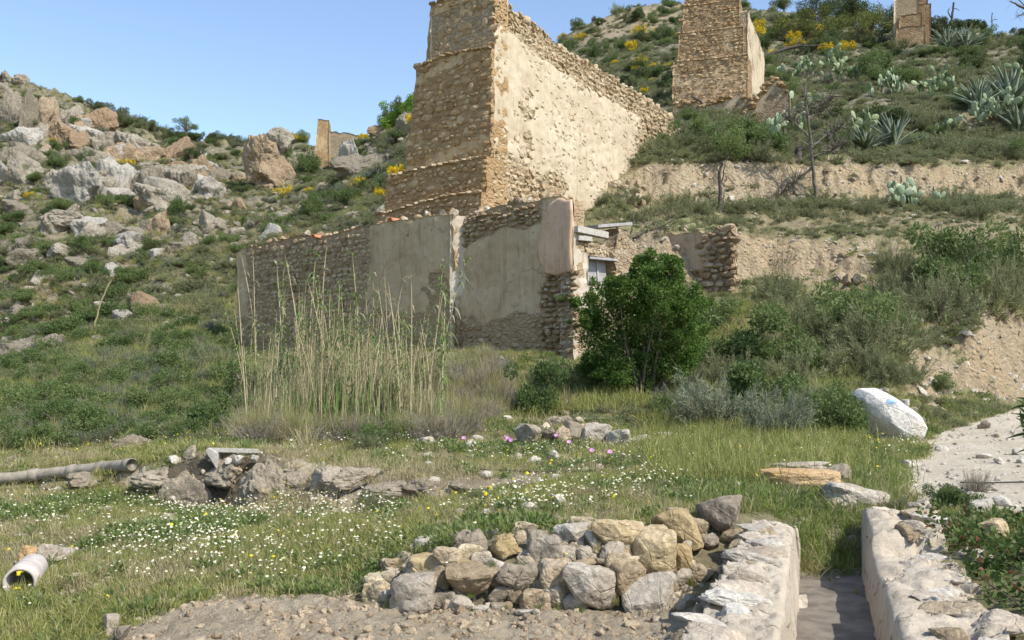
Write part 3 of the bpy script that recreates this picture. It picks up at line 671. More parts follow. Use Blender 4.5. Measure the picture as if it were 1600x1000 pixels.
# ---- the great tower with its wall running back into the slope
def mill_tower():
    O = np.array([-.70, 35.0]); V_ = np.array([.588, .809]); U_ = np.array([-.809, .588])
    front = Frame(O, U_, -V_); side = Frame(O, V_, np.array([.809, -.588]))
    t = empty('mill_tower', (O[0], O[1], 8.0))
    tag(t, 'tall tan stone mill tower with stepped front and long plastered wall, behind the roofless house', 'tower')
    t.location = (0, 0, 0)
    rs = np.random.RandomState(5)
    ztop = profile(side, [(768, -8), (790, 2), (812, 22), (850, 52), (880, 76), (915, 98), (950, 118), (985, 140), (1020, 162), (1046, 180), (1056, 200)])
    band = lambda u, z: sstep(1.35, .75, ztop(u) - z)
    def rub(u, z):
        low = sstep(11.6, 9.6, z + .16 * u + .9 * fbm(u * .5, z * .5, 0, 77, 3)) * sstep(9.5, 5, u)
        right = sstep(10.5, 13, u + .8 * fbm(u * .6, z * .6, 0, 78, 3)) * .75
        mid = sstep(.12, .36, fbm(u * .45, z * .5, 0, 76, 4)) * .62 * sstep(14.6, 12.5, z + .1 * u)
        return np.maximum(np.maximum(low * .9, right), np.maximum(mid, band(u, z)))
    def disp(u, z):
        n = .04 * fbm(u * 1.2, z * 1.2, 0, 71, 4) + .02 * vnoise(u * 5, z * 6, 0, 72) - .05 * sstep(.35, .6, fbm(u * 2.6, z * 2.6, 0, 74, 3))
        return n - .10 * rub(u, z) * (.6 + .6 * vnoise(u * 4, z * 5, 0, 73)) - .5 * 0
    body = wall_slab(side, 0.0, 16.6, ztop, 6.0, 3.3, .1, disp, 0, .10, 3, m=M['tower_side'], rub=rub, name='side_wall')
    obj('side_wall', body, None, t)
    st = [(u, z, a, b) for u, z, a, b in coursed(rs, .1, 16.4, 8.0, 16.6, .24, 1.3)
          if z < ztop(u) - .05 and rs.rand() < np.clip(1.5 * float(rub(np.array(u), np.array(z))) - .10 + .25 * vnoise(u, z, 0, 9), 0, 1) and not (.1 < u < 3.4 and z > 13.9 and z < ztop(u) - 1.0)]
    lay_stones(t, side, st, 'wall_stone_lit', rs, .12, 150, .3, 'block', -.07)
    # single stones showing through the thin plaster
    rest = []
    for k in range(900):
        u, z = rs.uniform(.2, 16), rs.uniform(8.4, 16.2)
        if z > ztop(u) - .4 or vnoise(u * .7, z * .9, 0, 79) < -.25: continue
        s_ = rs.uniform(.05, .13); Vv, Fc = BLOCKV[rs.randint(8)]; mt = np.array(Matrix.LocRotScale(Vector(side.pt(u, z, float(disp(np.array(u), np.array(z))) - .012)), Euler((rs.normal(0, .2), rs.normal(0, .4), side.rot())), Vector((s_ * 1.3, .045, s_ * .8))))
        rest.append((Vv @ mt[:3, :3].T + mt[:3, 3], [Fc], rs.uniform(.3, 1)))
    Vv, Fs, tt = merge(rest); tag(obj('small_stones', mesh('small_stones', Vv, Fs, M['plaster_stone'], tint=tt), None, t), kind='stuff')
    # tiers of the front, each set back from the one below
    tiers = [('lowest', 6.0, [(608, 331), (650, 318), (700, 305), (772, 296)], 5.75, .85, .1), ('second', 8.6, [(617, 273), (650, 264), (700, 254), (772, 241)], 5.42, .55, .1),
             ('third', 9.9, [(655, 102), (690, 88), (720, 80), (771, 72)], 4.62, .24, .75), ('upper', 14.2, [(668, 6), (700, -2), (771, -16)], 3.62, 0.02, .28)]
    for i, (nm, zb, pts, wd, d0, tp) in enumerate(tiers):
        top = profile(front, pts, d0)
        rubf = lambda u, z, i=i: np.clip((.9, .88, .8, .62)[i] + .55 * fbm(u * .8, z * 1.1, i, 80, 3) - (.30 * (np.sin(z * 5.2 + u) > .55) if i >= 2 else 0), 0, 1)
        df = lambda u, z, i=i: .05 * fbm(u * 1.5, z * 1.5, i, 81, 4) + .035 * vnoise(u * 5, z * 7, i, 82) - .05
        me = wall_slab(front, 0.02, wd, top, zb, d0 + .95, .1, df, d0, .05, 10 + i, taper=tp, m=M['tower_front'], rub=rubf, name='tier')
        obj('tier', me, None, t)
        zmin = (7.9, 9.0, 10.3, 14.65)[i]
        st = []
        for u, z, a, b in coursed(rs, .05, wd - .05, zmin, float(top(.5)) + .1, (.21, .22, .25, .27)[i], 1.45):
            lim = wd - tp * (z - zb) / max(.1, float(top(wd)) - zb)
            if u + a / 2 > lim or z + b / 2 > float(top(u)) - .01: continue
            if rs.rand() > float(rubf(np.array(u), np.array(z))) * 1.15: continue
            st.append((u, z, a, b))
        # coping stones along the ledge, in the sunlit copy of the wall stone
        cp = []; u = .06
        while u < wd - tp - .1:
            a = rs.uniform(.2, .48); cp.append((u + a / 2, float(top(u + a / 2)) + .0, a, rs.uniform(.13, .22))); u += a
        lay_stones(t, front, st, 'wall_stone', rs, .07, 36 if i else 34, .3, 'block', d0 - .035, stuff_name='small_stones')
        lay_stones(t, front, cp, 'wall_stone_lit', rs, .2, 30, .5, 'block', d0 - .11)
    # rough stones on the wall top
    rest = []
    for k in range(420):
        u = rs.uniform(.1, 16.3); d = -rs.uniform(.05, 1.6) * rs.uniform(.2, 1); s = rs.uniform(.09, .22)
        p = side.pt(u, float(ztop(u)) + .03, d); Vv, Fc = SMALLV[rs.randint(8)]
        mt = np.array(Matrix.LocRotScale(Vector(p), Euler((rs.rand() * 3, rs.rand() * 3, rs.rand() * 6)), Vector((s, s * .8, s * .6))))
        rest.append((Vv @ mt[:3, :3].T + mt[:3, 3], [Fc], rs.rand()))
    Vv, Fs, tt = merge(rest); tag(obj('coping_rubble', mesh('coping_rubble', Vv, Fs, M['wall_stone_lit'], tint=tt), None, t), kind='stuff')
M['plaster_stone'] = rock_mat('lime_smeared_stone', (.46, .37, .245), (.54, .445, .31), (.58, .49, .36), lichen=.15, dark=(.3, .23, .15))
M['wall_stone_lit'] = rock_mat('sunlit_rubble_stone', (.38, .28, .165), (.50, .39, .25), (.57, .47, .33), lichen=.22, dark=(.18, .135, .085))  # paler copy of the wall stone, sunlight put into its colour
mill_tower()

# ---- second tower up the slope
def terrace_tower():
    pc = at(1168, 150, 56.0); V_ = unit(np.array([.36, .93])); U_ = np.array([-V_[1], V_[0]])
    front = Frame(pc[:2], U_, -V_); side = Frame(pc[:2], V_, np.array([V_[1], -V_[0]]))
    t = empty('terrace_tower'); tag(t, 'tan stone tower of stacked tiers standing on the terrace above the prickly pears', 'tower')
    rs = np.random.RandomState(15)
    tiers = [([(1049, 96), (1100, 92), (1168, 84)], (1049, 1168), 150, .5), ([(1058, 52), (1100, 48), (1161, 41)], (1058, 1161), 96, .3), ([(1065, 9), (1100, 6), (1155, -1)], (1065, 1155), 52, .12), ([(1068, -30), (1152, -40)], (1068, 1152), 9, -.06)]
    for i, (pts, (xa, xb), yb, d0) in enumerate(tiers):
        ub, ua = front.uz(xa, 100, d0)[0], front.uz(xb, 100, d0)[0]
        top = profile(front, pts, d0); zb = front.uz(xb, yb + (35 if i == 0 else 12), d0)[1]
        df = lambda u, z, i=i: .04 * fbm(u * 1.5, z * 1.5, i, 181, 3) + .03 * vnoise(u * 4, z * 6, i, 182)
        rubf = lambda u, z, i=i: np.clip(.8 + .5 * fbm(u * .8, z, i, 183, 3) - (.5 if i == 0 else 0) * sstep(21.5, 20.5, z), 0, 1)
        obj('tier', wall_slab(front, ua, ub, top, zb, 2.0 + d0, .12, df, d0, .05, 30 + i, m=M['tower_far'], rub=rubf, taper=.12, name='tier'), None, t)
        st = []; u = ua
        while u < ub - .3:
            a = rs.uniform(.2, .45); st.append((u + a / 2, float(top(u + a / 2)) - .02, a, rs.uniform(.12, .2))); u += a
        for u, z, a, b in coursed(rs, ua + .05, ub - .25, zb + .4, float(top(ua)) - .15, .2, 1.5):
            if z + b / 2 < float(top(u)) - .05 and rs.rand() < .55: st.append((u, z, a, b))
        lay_stones(t, front, st, 'wall_stone', rs, .09, 20, .5, 'block', d0 - .03)
    ztop = profile(side, [(1155, -40), (1158, -5), (1166, 10), (1180, 45), (1192, 78)])
    L = side.uz(1194, 80)[0]
    rubs = lambda u, z: np.clip(.25 + .6 * fbm(u, z, 0, 184, 3), 0, 1)
    obj('side_wall', wall_slab(side, 0, L, ztop, 16.0, 4.2, .14, lambda u, z: .05 * fbm(u * 1.3, z * 1.3, 0, 185, 4), 0, .12, 40, m=M['tower_side'], rub=rubs, name='side_wall'), None, t)
terrace_tower()

def low_ruin():
    """broken wall stubs at the foot of the second tower"""
    V_ = unit(np.array([.36, .93])); U_ = np.array([-V_[1], V_[0]])
    for (xr, yr, Y, pts, mm, lab, th) in [
        (1182, 190, 54.6, [(1052, 160), (1075, 156), (1100, 160), (1125, 152), (1150, 148), (1165, 150), (1182, 158)], 'ruin', 'low crumbling wall at the foot of the stacked terrace tower', .8),
        (1234, 195, 53.4, [(1160, 172), (1175, 160), (1190, 140), (1205, 122), (1213, 117), (1222, 128), (1234, 150)], 'ruin', 'pointed broken wall stub beside the terrace tower', .9)]:
        pc = at(xr, yr, Y); fr = Frame(pc[:2], U_, -V_)
        top = profile(fr, pts); L = fr.uz(pts[0][0], 160)[0]
        t = empty('ruined_wall'); tag(t, lab, 'wall')
        obj('masonry', wall_slab(fr, 0, L, top, 14.0, th, .12, lambda u, z: .07 * fbm(u * 1.4, z * 1.6, 0, 191, 4), 0, .15, int(xr), m=M[mm], rub=lambda u, z: np.clip(.55 + .6 * fbm(u, z, 0, 192, 3), 0, 1), name='masonry'), None, t)
        rs = np.random.RandomState(int(xr)); st = []
        for k in range(26):
            u = rs.uniform(0, L); st.append((u, float(top(u)) - rs.uniform(0, .35), rs.uniform(.25, .5), rs.uniform(.15, .3)))
        lay_stones(t, fr, st, 'wall_stone', rs, .2, 40, .5)
low_ruin()

def small_tower(name, label, pc, V_, tiers, far, side_len, m, drop):
    V_ = unit(np.array(V_)); U_ = np.array([-V_[1], V_[0]])
    front = Frame(pc[:2], U_, -V_); side = Frame(pc[:2], V_, np.array([V_[1], -V_[0]]))
    t = empty(name); tag(t, label, 'tower')
    for i, (ytop, xa, xb, yb, d0) in enumerate(tiers):
        ua, ub = front.uz(xb, 0, d0)[0], front.uz(xa, 0, d0)[0]
        zt, zb = front.uz(xb, ytop, d0)[1], front.uz(xb, yb, d0)[1]
        wt = ub - ua
        me = wall_slab(front, ua, ub, lambda u: zt + 0 * u, zb, 3.0 + d0, .25, lambda u, z: .08 * fbm(u, z, i, 201, 3), d0, .12, 50 + i, taper=far, m=M[m], rub=lambda u, z: np.clip(.7 + .5 * fbm(u * .7, z * .7, i, 203, 3), 0, 1), name='tier')
        obj('tier', me, None, t)
    if side_len:
        z1 = front.uz(tiers[-1][2], tiers[-1][0])[1]; zb = front.uz(tiers[0][2], tiers[0][3])[1]
        obj('side_wall', wall_slab(side, 0, side_len, lambda u: z1 + drop(u), zb - 4, 2.5, .3, lambda u, z: .1 * fbm(u * .7, z * .7, 0, 205, 3), -.3, .2, 60, m=M['tower_side'], rub=lambda u, z: np.clip(.5 + .6 * fbm(u * .5, z * .5, 0, 206, 3), 0, 1), name='side_wall'), None, t)
    return t
small_tower('hilltop_tower', 'small stepped stone tower on the hilltop below the pines', at(1440, 50, 98.0), (.35, .94),
            [(38, 1396, 1446, 100, .8), (20, 1401, 1441, 100, .5), (4, 1405, 1455, 100, -.6), (-10, 1409, 1450, 100, -.9)], 0.3, 7, 'tower_far', lambda u: -2.5 * u)
small_tower('gully_tower', 'slender distant tower of tan stone standing at the head of the gully', at(514, 246, 118.0), (-.12, .993),
            [(187, 490, 514, 262, .1)], .55, 0, 'tower_front', None)
def gully_wall():
    fr = Frame(at(628, 240, 112)[:2], unit(np.array([-1, .08])), np.array([-.08, -1]))
    top = profile(fr, [(514, 205), (530, 206), (560, 210), (600, 216), (628, 226)]); L = fr.uz(514, 230)[0]
    t = empty('terrace_wall'); tag(t, 'pale distant stone wall running from the slender tower across the slope', 'wall')
    obj('masonry', wall_slab(fr, 0, L, top, fr.uz(560, 262)[1] - 2, 1.2, .3, lambda u, z: .1 * fbm(u * .6, z * .6, 0, 271, 3), 0, .25, 91, m=M['tower_side'], rub=lambda u, z: np.clip(.7 + .5 * fbm(u * .4, z * .4, 0, 272, 3), 0, 1), name='masonry'), None, t)
gully_wall()

# ---- the roofless house
HO = np.array([1.83, 27.0]); HU = np.array([-.735, .677]); HW = np.array([.677, .735])
hfront = Frame(HO, HU, -HW); hside = Frame(HO, HW, np.array([.735, -.677]))
def ruined_house():
    t = empty('ruined_house'); tag(t, 'roofless ruined house with long shaded plaster front and sunlit gable window', 'house')
    rs = np.random.RandomState(25)
    # long front, standing a little proud of the corner bay
    top = profile(hfront, [(372, 394), (385, 386), (440, 373), (478, 366), (500, 371), (520, 366), (570, 352), (612, 345), (650, 339), (690, 335), (705, 334), (722, 336)], .32)
    uL = hfront.uz(371, 450, .32)[0]; uR = hfront.uz(708, 450, .32)[0]
    split = hfront.uz(572, 450, .32)[0]
    def rub(u, z):
        a = sstep(-.35, .35, u - split + .5 * fbm(z * .8, 1, 0, 211, 3)) * sstep(uL - .2, uL - 1.3, u + .3 * fbm(z * .6, 4, 0, 213, 2))
        fallen = .9 * sstep(.30, .42, fbm(u * .55, z * .6, 7, 217, 4)) + .8 * sstep(4.6, 3.9, z + .5 * fbm(u * .9, z, 0, 218, 3))
        return np.clip(np.maximum(a, fallen) + .1 * fbm(u, z, 0, 212, 3), 0, 1)
    disp = lambda u, z: .05 * fbm(u * .9, z * .9, 0, 214, 5) + .016 * vnoise(u * 7, z * 7, 0, 215) + .03 * np.round(1.5 * fbm(u * 1.6, z * 1.2, 0, 216, 3)) - .07 * rub(u, z)
    obj('front_wall', wall_slab(hfront, uR, uL, top, 1.8, .55, .085, disp, .32, .05, 71, edge=.10, m=M['house_front'], rub=rub, name='front_wall'), None, t)
    st = [(u, z, a, b) for u, z, a, b in coursed(rs, split - .3, uL - .9, 3.2, 7.4, .21, 1.35) if z + b / 2 < float(top(u)) - .08 and rs.rand() < 1.1 * float(rub(np.array(u), np.array(z)))]
    lay_stones(t, hfront, st, 'house_stone', rs, .065, 150, .25, 'block', .27)
    # corner bay
    top2 = profile(hfront, [(700, 338), (722, 346), (735, 336), (752, 331), (770, 323), (800, 318), (830, 312), (850, 310), (870, 308), (893, 309)])
    u1 = hfront.uz(706, 450)[0]
    ez = lambda px, py: hfront.uz(px, py)
    corner = lambda u, z: sstep(1.35, 1.0, u + .35 * fbm(z * 1.6, 0, 0, 221, 3)) * sstep(5.35, 5.05, z + .25 * fbm(u * 2, 3, 0, 222, 2))
    topband = lambda u, z: sstep(1.1, .6, top2(u) - z + .5 * fbm(u * 1.1, z, 0, 223, 3)) * sstep(1.1, 1.5, u)
    fallen2 = lambda u, z: .9 * sstep(.34, .46, fbm(u * .6, z * .6, 3, 227, 4)) + .8 * sstep(4.0, 3.4, z + .5 * fbm(u * .9, z, 0, 228, 3))
    rub2 = lambda u, z: np.clip(np.maximum(np.maximum(corner(u, z), topband(u, z)), fallen2(u, z)) + .08, 0, 1)
    disp2 = lambda u, z: .045 * fbm(u * 1.0, z * 1.0, 0, 224, 5) + .018 * vnoise(u * 6, z * 6, 0, 225) + .03 * np.round(1.5 * fbm(u * 1.5, z * 1.3, 0, 226, 3)) - .13 * corner(u, z) - .08 * topband(u, z)
    obj('corner_bay', wall_slab(hfront, 0.0, u1, top2, 1.8, .55, .075, disp2, 0, .05, 72, m=M['house_front'], rub=rub2, name='corner_bay'), None, t)
    st = []
    for u, z, a, b in coursed(rs, 0.02, u1 - .1, 2.5, 7.3, .19, 1.55):
        if z + b / 2 < float(top2(u)) - .02 and rs.rand() < float(rub2(np.array(u), np.array(z))) * 1.1 - .15: st.append((u, z, a, b))
    lay_stones(t, hfront, st, 'house_stone', rs, .13, 110, .35, 'block', -.05)
    # patch of smooth pinkish plaster left on the corner
    poly = [(893, 312), (893, 424), (872, 430), (852, 428), (843, 408), (839, 388), (845, 368), (850, 340), (858, 320), (872, 310)]
    c = [hfront.uz(x, y, .05) for x, y in poly]
    n = len(c); cs = np.array(c); dens = []
    for a in range(n):
        for k in range(6):
            p = cs[a] + (cs[(a + 1) % n] - cs[a]) * k / 6; dens.append(p + .03 * np.array([vnoise(p[0] * 5, p[1] * 5, 0, 3), vnoise(p[0] * 5, p[1] * 5, 0, 4)]))
    dens = np.array(dens); m_ = len(dens); ctr = dens.mean(0)
    rings = [(1.0, .0), (1.0, .07), (.93, .085), (.6, .09), (.3, .085)]
    V = [hfront.pt(ctr[0] + (dens[:, 0] - ctr[0]) * s_, ctr[1] + (dens[:, 1] - ctr[1]) * s_, d_) for s_, d_ in rings]
    V.append(hfront.pt(np.array([ctr[0]]), np.array([ctr[1]]), .085)); V = np.concatenate(V)
    Q = []; 
    for r_ in range(len(rings) - 1):
        i = np.arange(m_); Q.append(np.stack([r_ * m_ + i, r_ * m_ + (i + 1) % m_, (r_ + 1) * m_ + (i + 1) % m_, (r_ + 1) * m_ + i], -1))
    T = np.stack([(len(rings) - 1) * m_ + np.arange(m_), (len(rings) - 1) * m_ + (np.arange(m_) + 1) % m_, np.full(m_, len(V) - 1)], -1)
    obj('plaster_patch', mesh('plaster_patch', V, Q + [T], M['house_pink'], True), None, t)
    # ragged lit break where the front steps out: the broken end of the coat, with a few loose lumps
    ub = hfront.uz(707, 450, .3)[0]; pyk = [(336, 12), (350, 18), (372, 16), (392, 22), (410, 26), (440, 27), (462, 22), (466, 4), (500, 0), (548, -3)]
    zk = [hfront.uz(712, y, .3)[1] for y, e in pyk]; ek = [e * 27.5 / F for y, e in pyk]
    nz, ns = 90, 9; zz = np.linspace(zk[-1], zk[0], nz); ex = np.interp(zz, zk[::-1], ek[::-1]) + .05 * fbm(zz * 3, 0, 0, 261, 3) + .02 * vnoise(zz * 14, 0, 0, 262)
    ss = np.linspace(0, 1, ns)[None]; e_ = ex[:, None]; f1 = np.clip(ss / .2, 0, 1); f2 = np.clip((ss - .2) / .8, 0, 1)
    uu = ub + .06 - (e_ * .6 + .1) * ss ** .8 + .035 * fbm(zz[:, None] * 5, ss * 3 + 0 * e_, 0, 264, 3); dd = .35 - .42 * ss + .05 * fbm(zz[:, None] * 6, ss * 4 + 0 * e_, 0, 263, 4)
    V = hfront.pt(uu, np.repeat(zz[:, None], ns, 1), dd).reshape(-1, 3); I = np.arange(len(V)).reshape(nz, ns)
    obj('broken_plaster_edge', mesh('broken_plaster_edge', V, [np.stack([I[:-1, :-1], I[:-1, 1:], I[1:, 1:], I[1:, :-1]], -1).reshape(-1, 4)], M['house_side'], True, attrs={'rubble': np.full(len(V), .15)}), None, t)
    # stones along the wall head
    rest = []
    for k in range(60):
        px = rs.uniform(380, 880); fr_, tp_, d_ = hfront, (top if px < 715 else top2), (.1 if px < 715 else -.2)
        u = fr_.uz(px, 340, d_)[0]; s_ = rs.uniform(.07, .17)
        o = obj('stone', rmesh('small', rs.randint(8), 'rock_white' if rs.rand() < .2 else 'house_stone'), None, t, fr_.pt(u, float(tp_(u)) + s_ * .35, d_), (rs.rand(), rs.rand(), rs.rand() * 6), (s_ * 1.3, s_, s_ * .7))
    # sunlit gable: pier, spandrel, broken far jamb
    g0, g1, g2, g3 = 0.02, hside.uz(918, 420)[0], hside.uz(962, 420)[0], hside.uz(1000, 420)[0]
    def prof2(pts): return profile(hside, pts)
    rubs = lambda u, z: np.clip(.5 + .5 * fbm(u * 1.3, z * 1.3, 0, 231, 3), 0, 1)
    ds = lambda u, z: .05 * fbm(u * 2, z * 2, 0, 232, 4) + .03 * vnoise(u * 7, z * 7, 0, 233)
    obj('pier', wall_slab(hside, g0, g1, prof2([(893, 310), (896, 330), (899, 352), (904, 388), (920, 394)]), 1.8, .5, .07, ds, 0, .04, 73, m=M['house_side'], rub=lambda u, z: rubs(u, z) * .7, name='pier'), None, t)
    zs = hside.uz(940, 402)[1]; zst = prof2([(903, 376), (920, 378), (940, 381), (960, 385), (975, 384)])
    obj('spandrel', wall_slab(hside, .35, g2 + .3, zst, zs, .45, .07, ds, -.02, .06, 74, m=M['house_side'], rub=lambda u, z: .9 + 0 * u, name='spandrel'), None, t)
    zsill = hside.uz(940, 446)[1]
    obj('window_breast', wall_slab(hside, g1 - .05, g2 + .05, lambda u: zsill + 0 * u, 1.8, .45, .08, ds, -.03, .03, 75, m=M['house_side'], rub=rubs, name='window_breast'), None, t)
    obj('jamb', wall_slab(hside, g2, g3, prof2([(958, 352), (968, 354), (978, 362), (990, 378), (997, 392), (1002, 408), (1004, 440)]), 1.8, .5, .07, lambda u, z: 1.6 * ds(u, z), .02, .08, 76, edge=.12, m=M['house_side'], rub=lambda u, z: .95 + 0 * u, name='jamb'), None, t)
    st = [(u, z, a, b) for u, z, a, b in coursed(rs, .4, g3 - .1, hside.uz(940, 402)[1] + .05, 7.0, .17, 1.3) if (u < g2 and z < float(zst(u)) - .02) or (u >= g2 and z < float(prof2([(958, 352), (978, 362), (990, 378), (1002, 408)])(u)) - .1)]
    st += [(u, z, a, b) for u, z, a, b in coursed(rs, g2 + .05, g3 - .1, 3.0, zs, .19, 1.3)]
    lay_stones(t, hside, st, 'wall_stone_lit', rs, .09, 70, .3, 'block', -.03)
    def beam(name, px0, py0, px1, py1, hgt, dep, d, m):
        ua, za = hside.uz(px0, py0, d); ub, zb = hside.uz(px1, py1, d)
        bm = bmesh.new(); bmesh.ops.create_cube(bm, size=1); bmesh.ops.bevel(bm, geom=bm.edges[:], offset=.04, segments=1, affect='EDGES')
        me = bpy.data.meshes.new(name); bm.to_mesh(me); bm.free(); me.materials.append(m)
        L = math.hypot(ub - ua, zb - za)
        return obj(name, me, None, t, hside.pt((ua + ub) / 2, (za + zb) / 2, d), (0, -math.atan2(zb - za, ub - ua), hside.rot()), (L, dep, hgt))
    beam('concrete_lintel', 899, 358, 947, 368, .20, .22, .06, M['concrete'])
    beam('concrete_lintel', 901, 372, 922, 374, .14, .2, .05, M['concrete'])
    beam('wooden_lintel', 916, 403, 960, 407, .07, .3, -.1, M['greywood'])
    # slanting slab lying on the wall heads
    beam('roof_slab', 915, 356, 968, 352, .10, 1.1, -.55, M['greywood'])
    w_ = beam('window', 917, 424, 946, 424, 1.05, .04, -.30, M['greywood'])
    beam('window_bar', 932, 424, 934, 424, 1.05, .06, -.27, M['concrete'])
    # back wall of the room behind the window
    back_ = Frame(HO + HW * 4.6, HU, -HW)
    obj('inner_wall', wall_slab(Frame(HO + HU * 1.9 + HW * .5, HW, np.array([.735, -.677])), 0, 4.0, lambda u: 5.3 + .1 * u, 2.5, .3, .2, ds, 0, .1, 77, m=M['house_front'], name='inner_wall'), None, t)
    # two roof tiles left sticking out as spouts
    for px, py in ((493, 369), (613, 343)):
        u, z = hfront.uz(px, py, .4); V = []
        n = 9
        for k in range(2):
            for r in (.13, .11):
                for a in range(n):
                    an = math.pi * (a / (n - 1)); V.append(hfront.pt(u + r * math.cos(an) * (1 - .15 * k), z + r * math.sin(an) - .06, .52 - .55 * k))
        V = np.array(V).reshape(-1, 3); Q = []
        for a in range(n - 1):
            Q += [[a, a + 1, 2 * n + a + 1, 2 * n + a], [n + a, 3 * n + a, 3 * n + a + 1, n + a + 1], [a, n + a, n + a + 1, a + 1], [2 * n + a, 2 * n + a + 1, 3 * n + a + 1, 3 * n + a]]
        obj('roof_tile', mesh('roof_tile', V, [np.array(Q)], M['tile'], True), None, t)
ruined_house()

def retaining_ruin():
    pc = at(1143, 460, 31.6); fr = Frame(pc[:2], HU, -HW)
    pts = [(985, 372), (1000, 366), (1030, 362), (1060, 364), (1085, 362), (1110, 364), (1116, 356), (1124, 353), (1130, 362), (1135, 350), (1141, 351), (1146, 365)]
    top = profile(fr, pts); L = fr.uz(985, 420)[0]
    t = empty('ruined_wall'); tag(t, 'earthen ruin wall with sunlit broken end behind the glossy green bush', 'wall')
    rub = lambda u, z: np.clip(.35 + sstep(1.1, .5, u) + .7 * sstep(5.8, 5.0, z + .4 * fbm(u, z, 0, 243, 2)) + .3 * fbm(u, z, 0, 242, 3), 0, 1)
    obj('masonry', wall_slab(fr, 0, L, top, 3.0, .55, .08, lambda u, z: .06 * fbm(u * 1.4, z * 1.4, 0, 241, 4) + .03 * vnoise(u * 6, z * 6, 0, 244) - .08 * rub(u, z), 0, .07, 81, edge=.16, m=M['ruin'], rub=rub, name='masonry'), None, t)
    rs = np.random.RandomState(35)
    st = [(u, z, a, b) for u, z, a, b in coursed(rs, .0, 1.1, 4.5, 7.3, .24, 1.6) if z < float(top(u)) - .05] + [(u, z, a, b) for u, z, a, b in coursed(rs, 1.1, L, 4.4, 5.6, .2, 1.4) if rs.rand() < .6]
    lay_stones(t, fr, st, 'house_stone', rs, .12, 80, .35)
    for px, py, s in ((1136, 354, .22), (1122, 358, .2), (1112, 363, .13)):
        u, z = fr.uz(px, py); obj('stone', rmesh('small', int(px) % 8, 'house_stone'), None, t, fr.pt(u, z, -.2), (0, .2, 1), (s, s * .9, s * .75))
retaining_ruin()

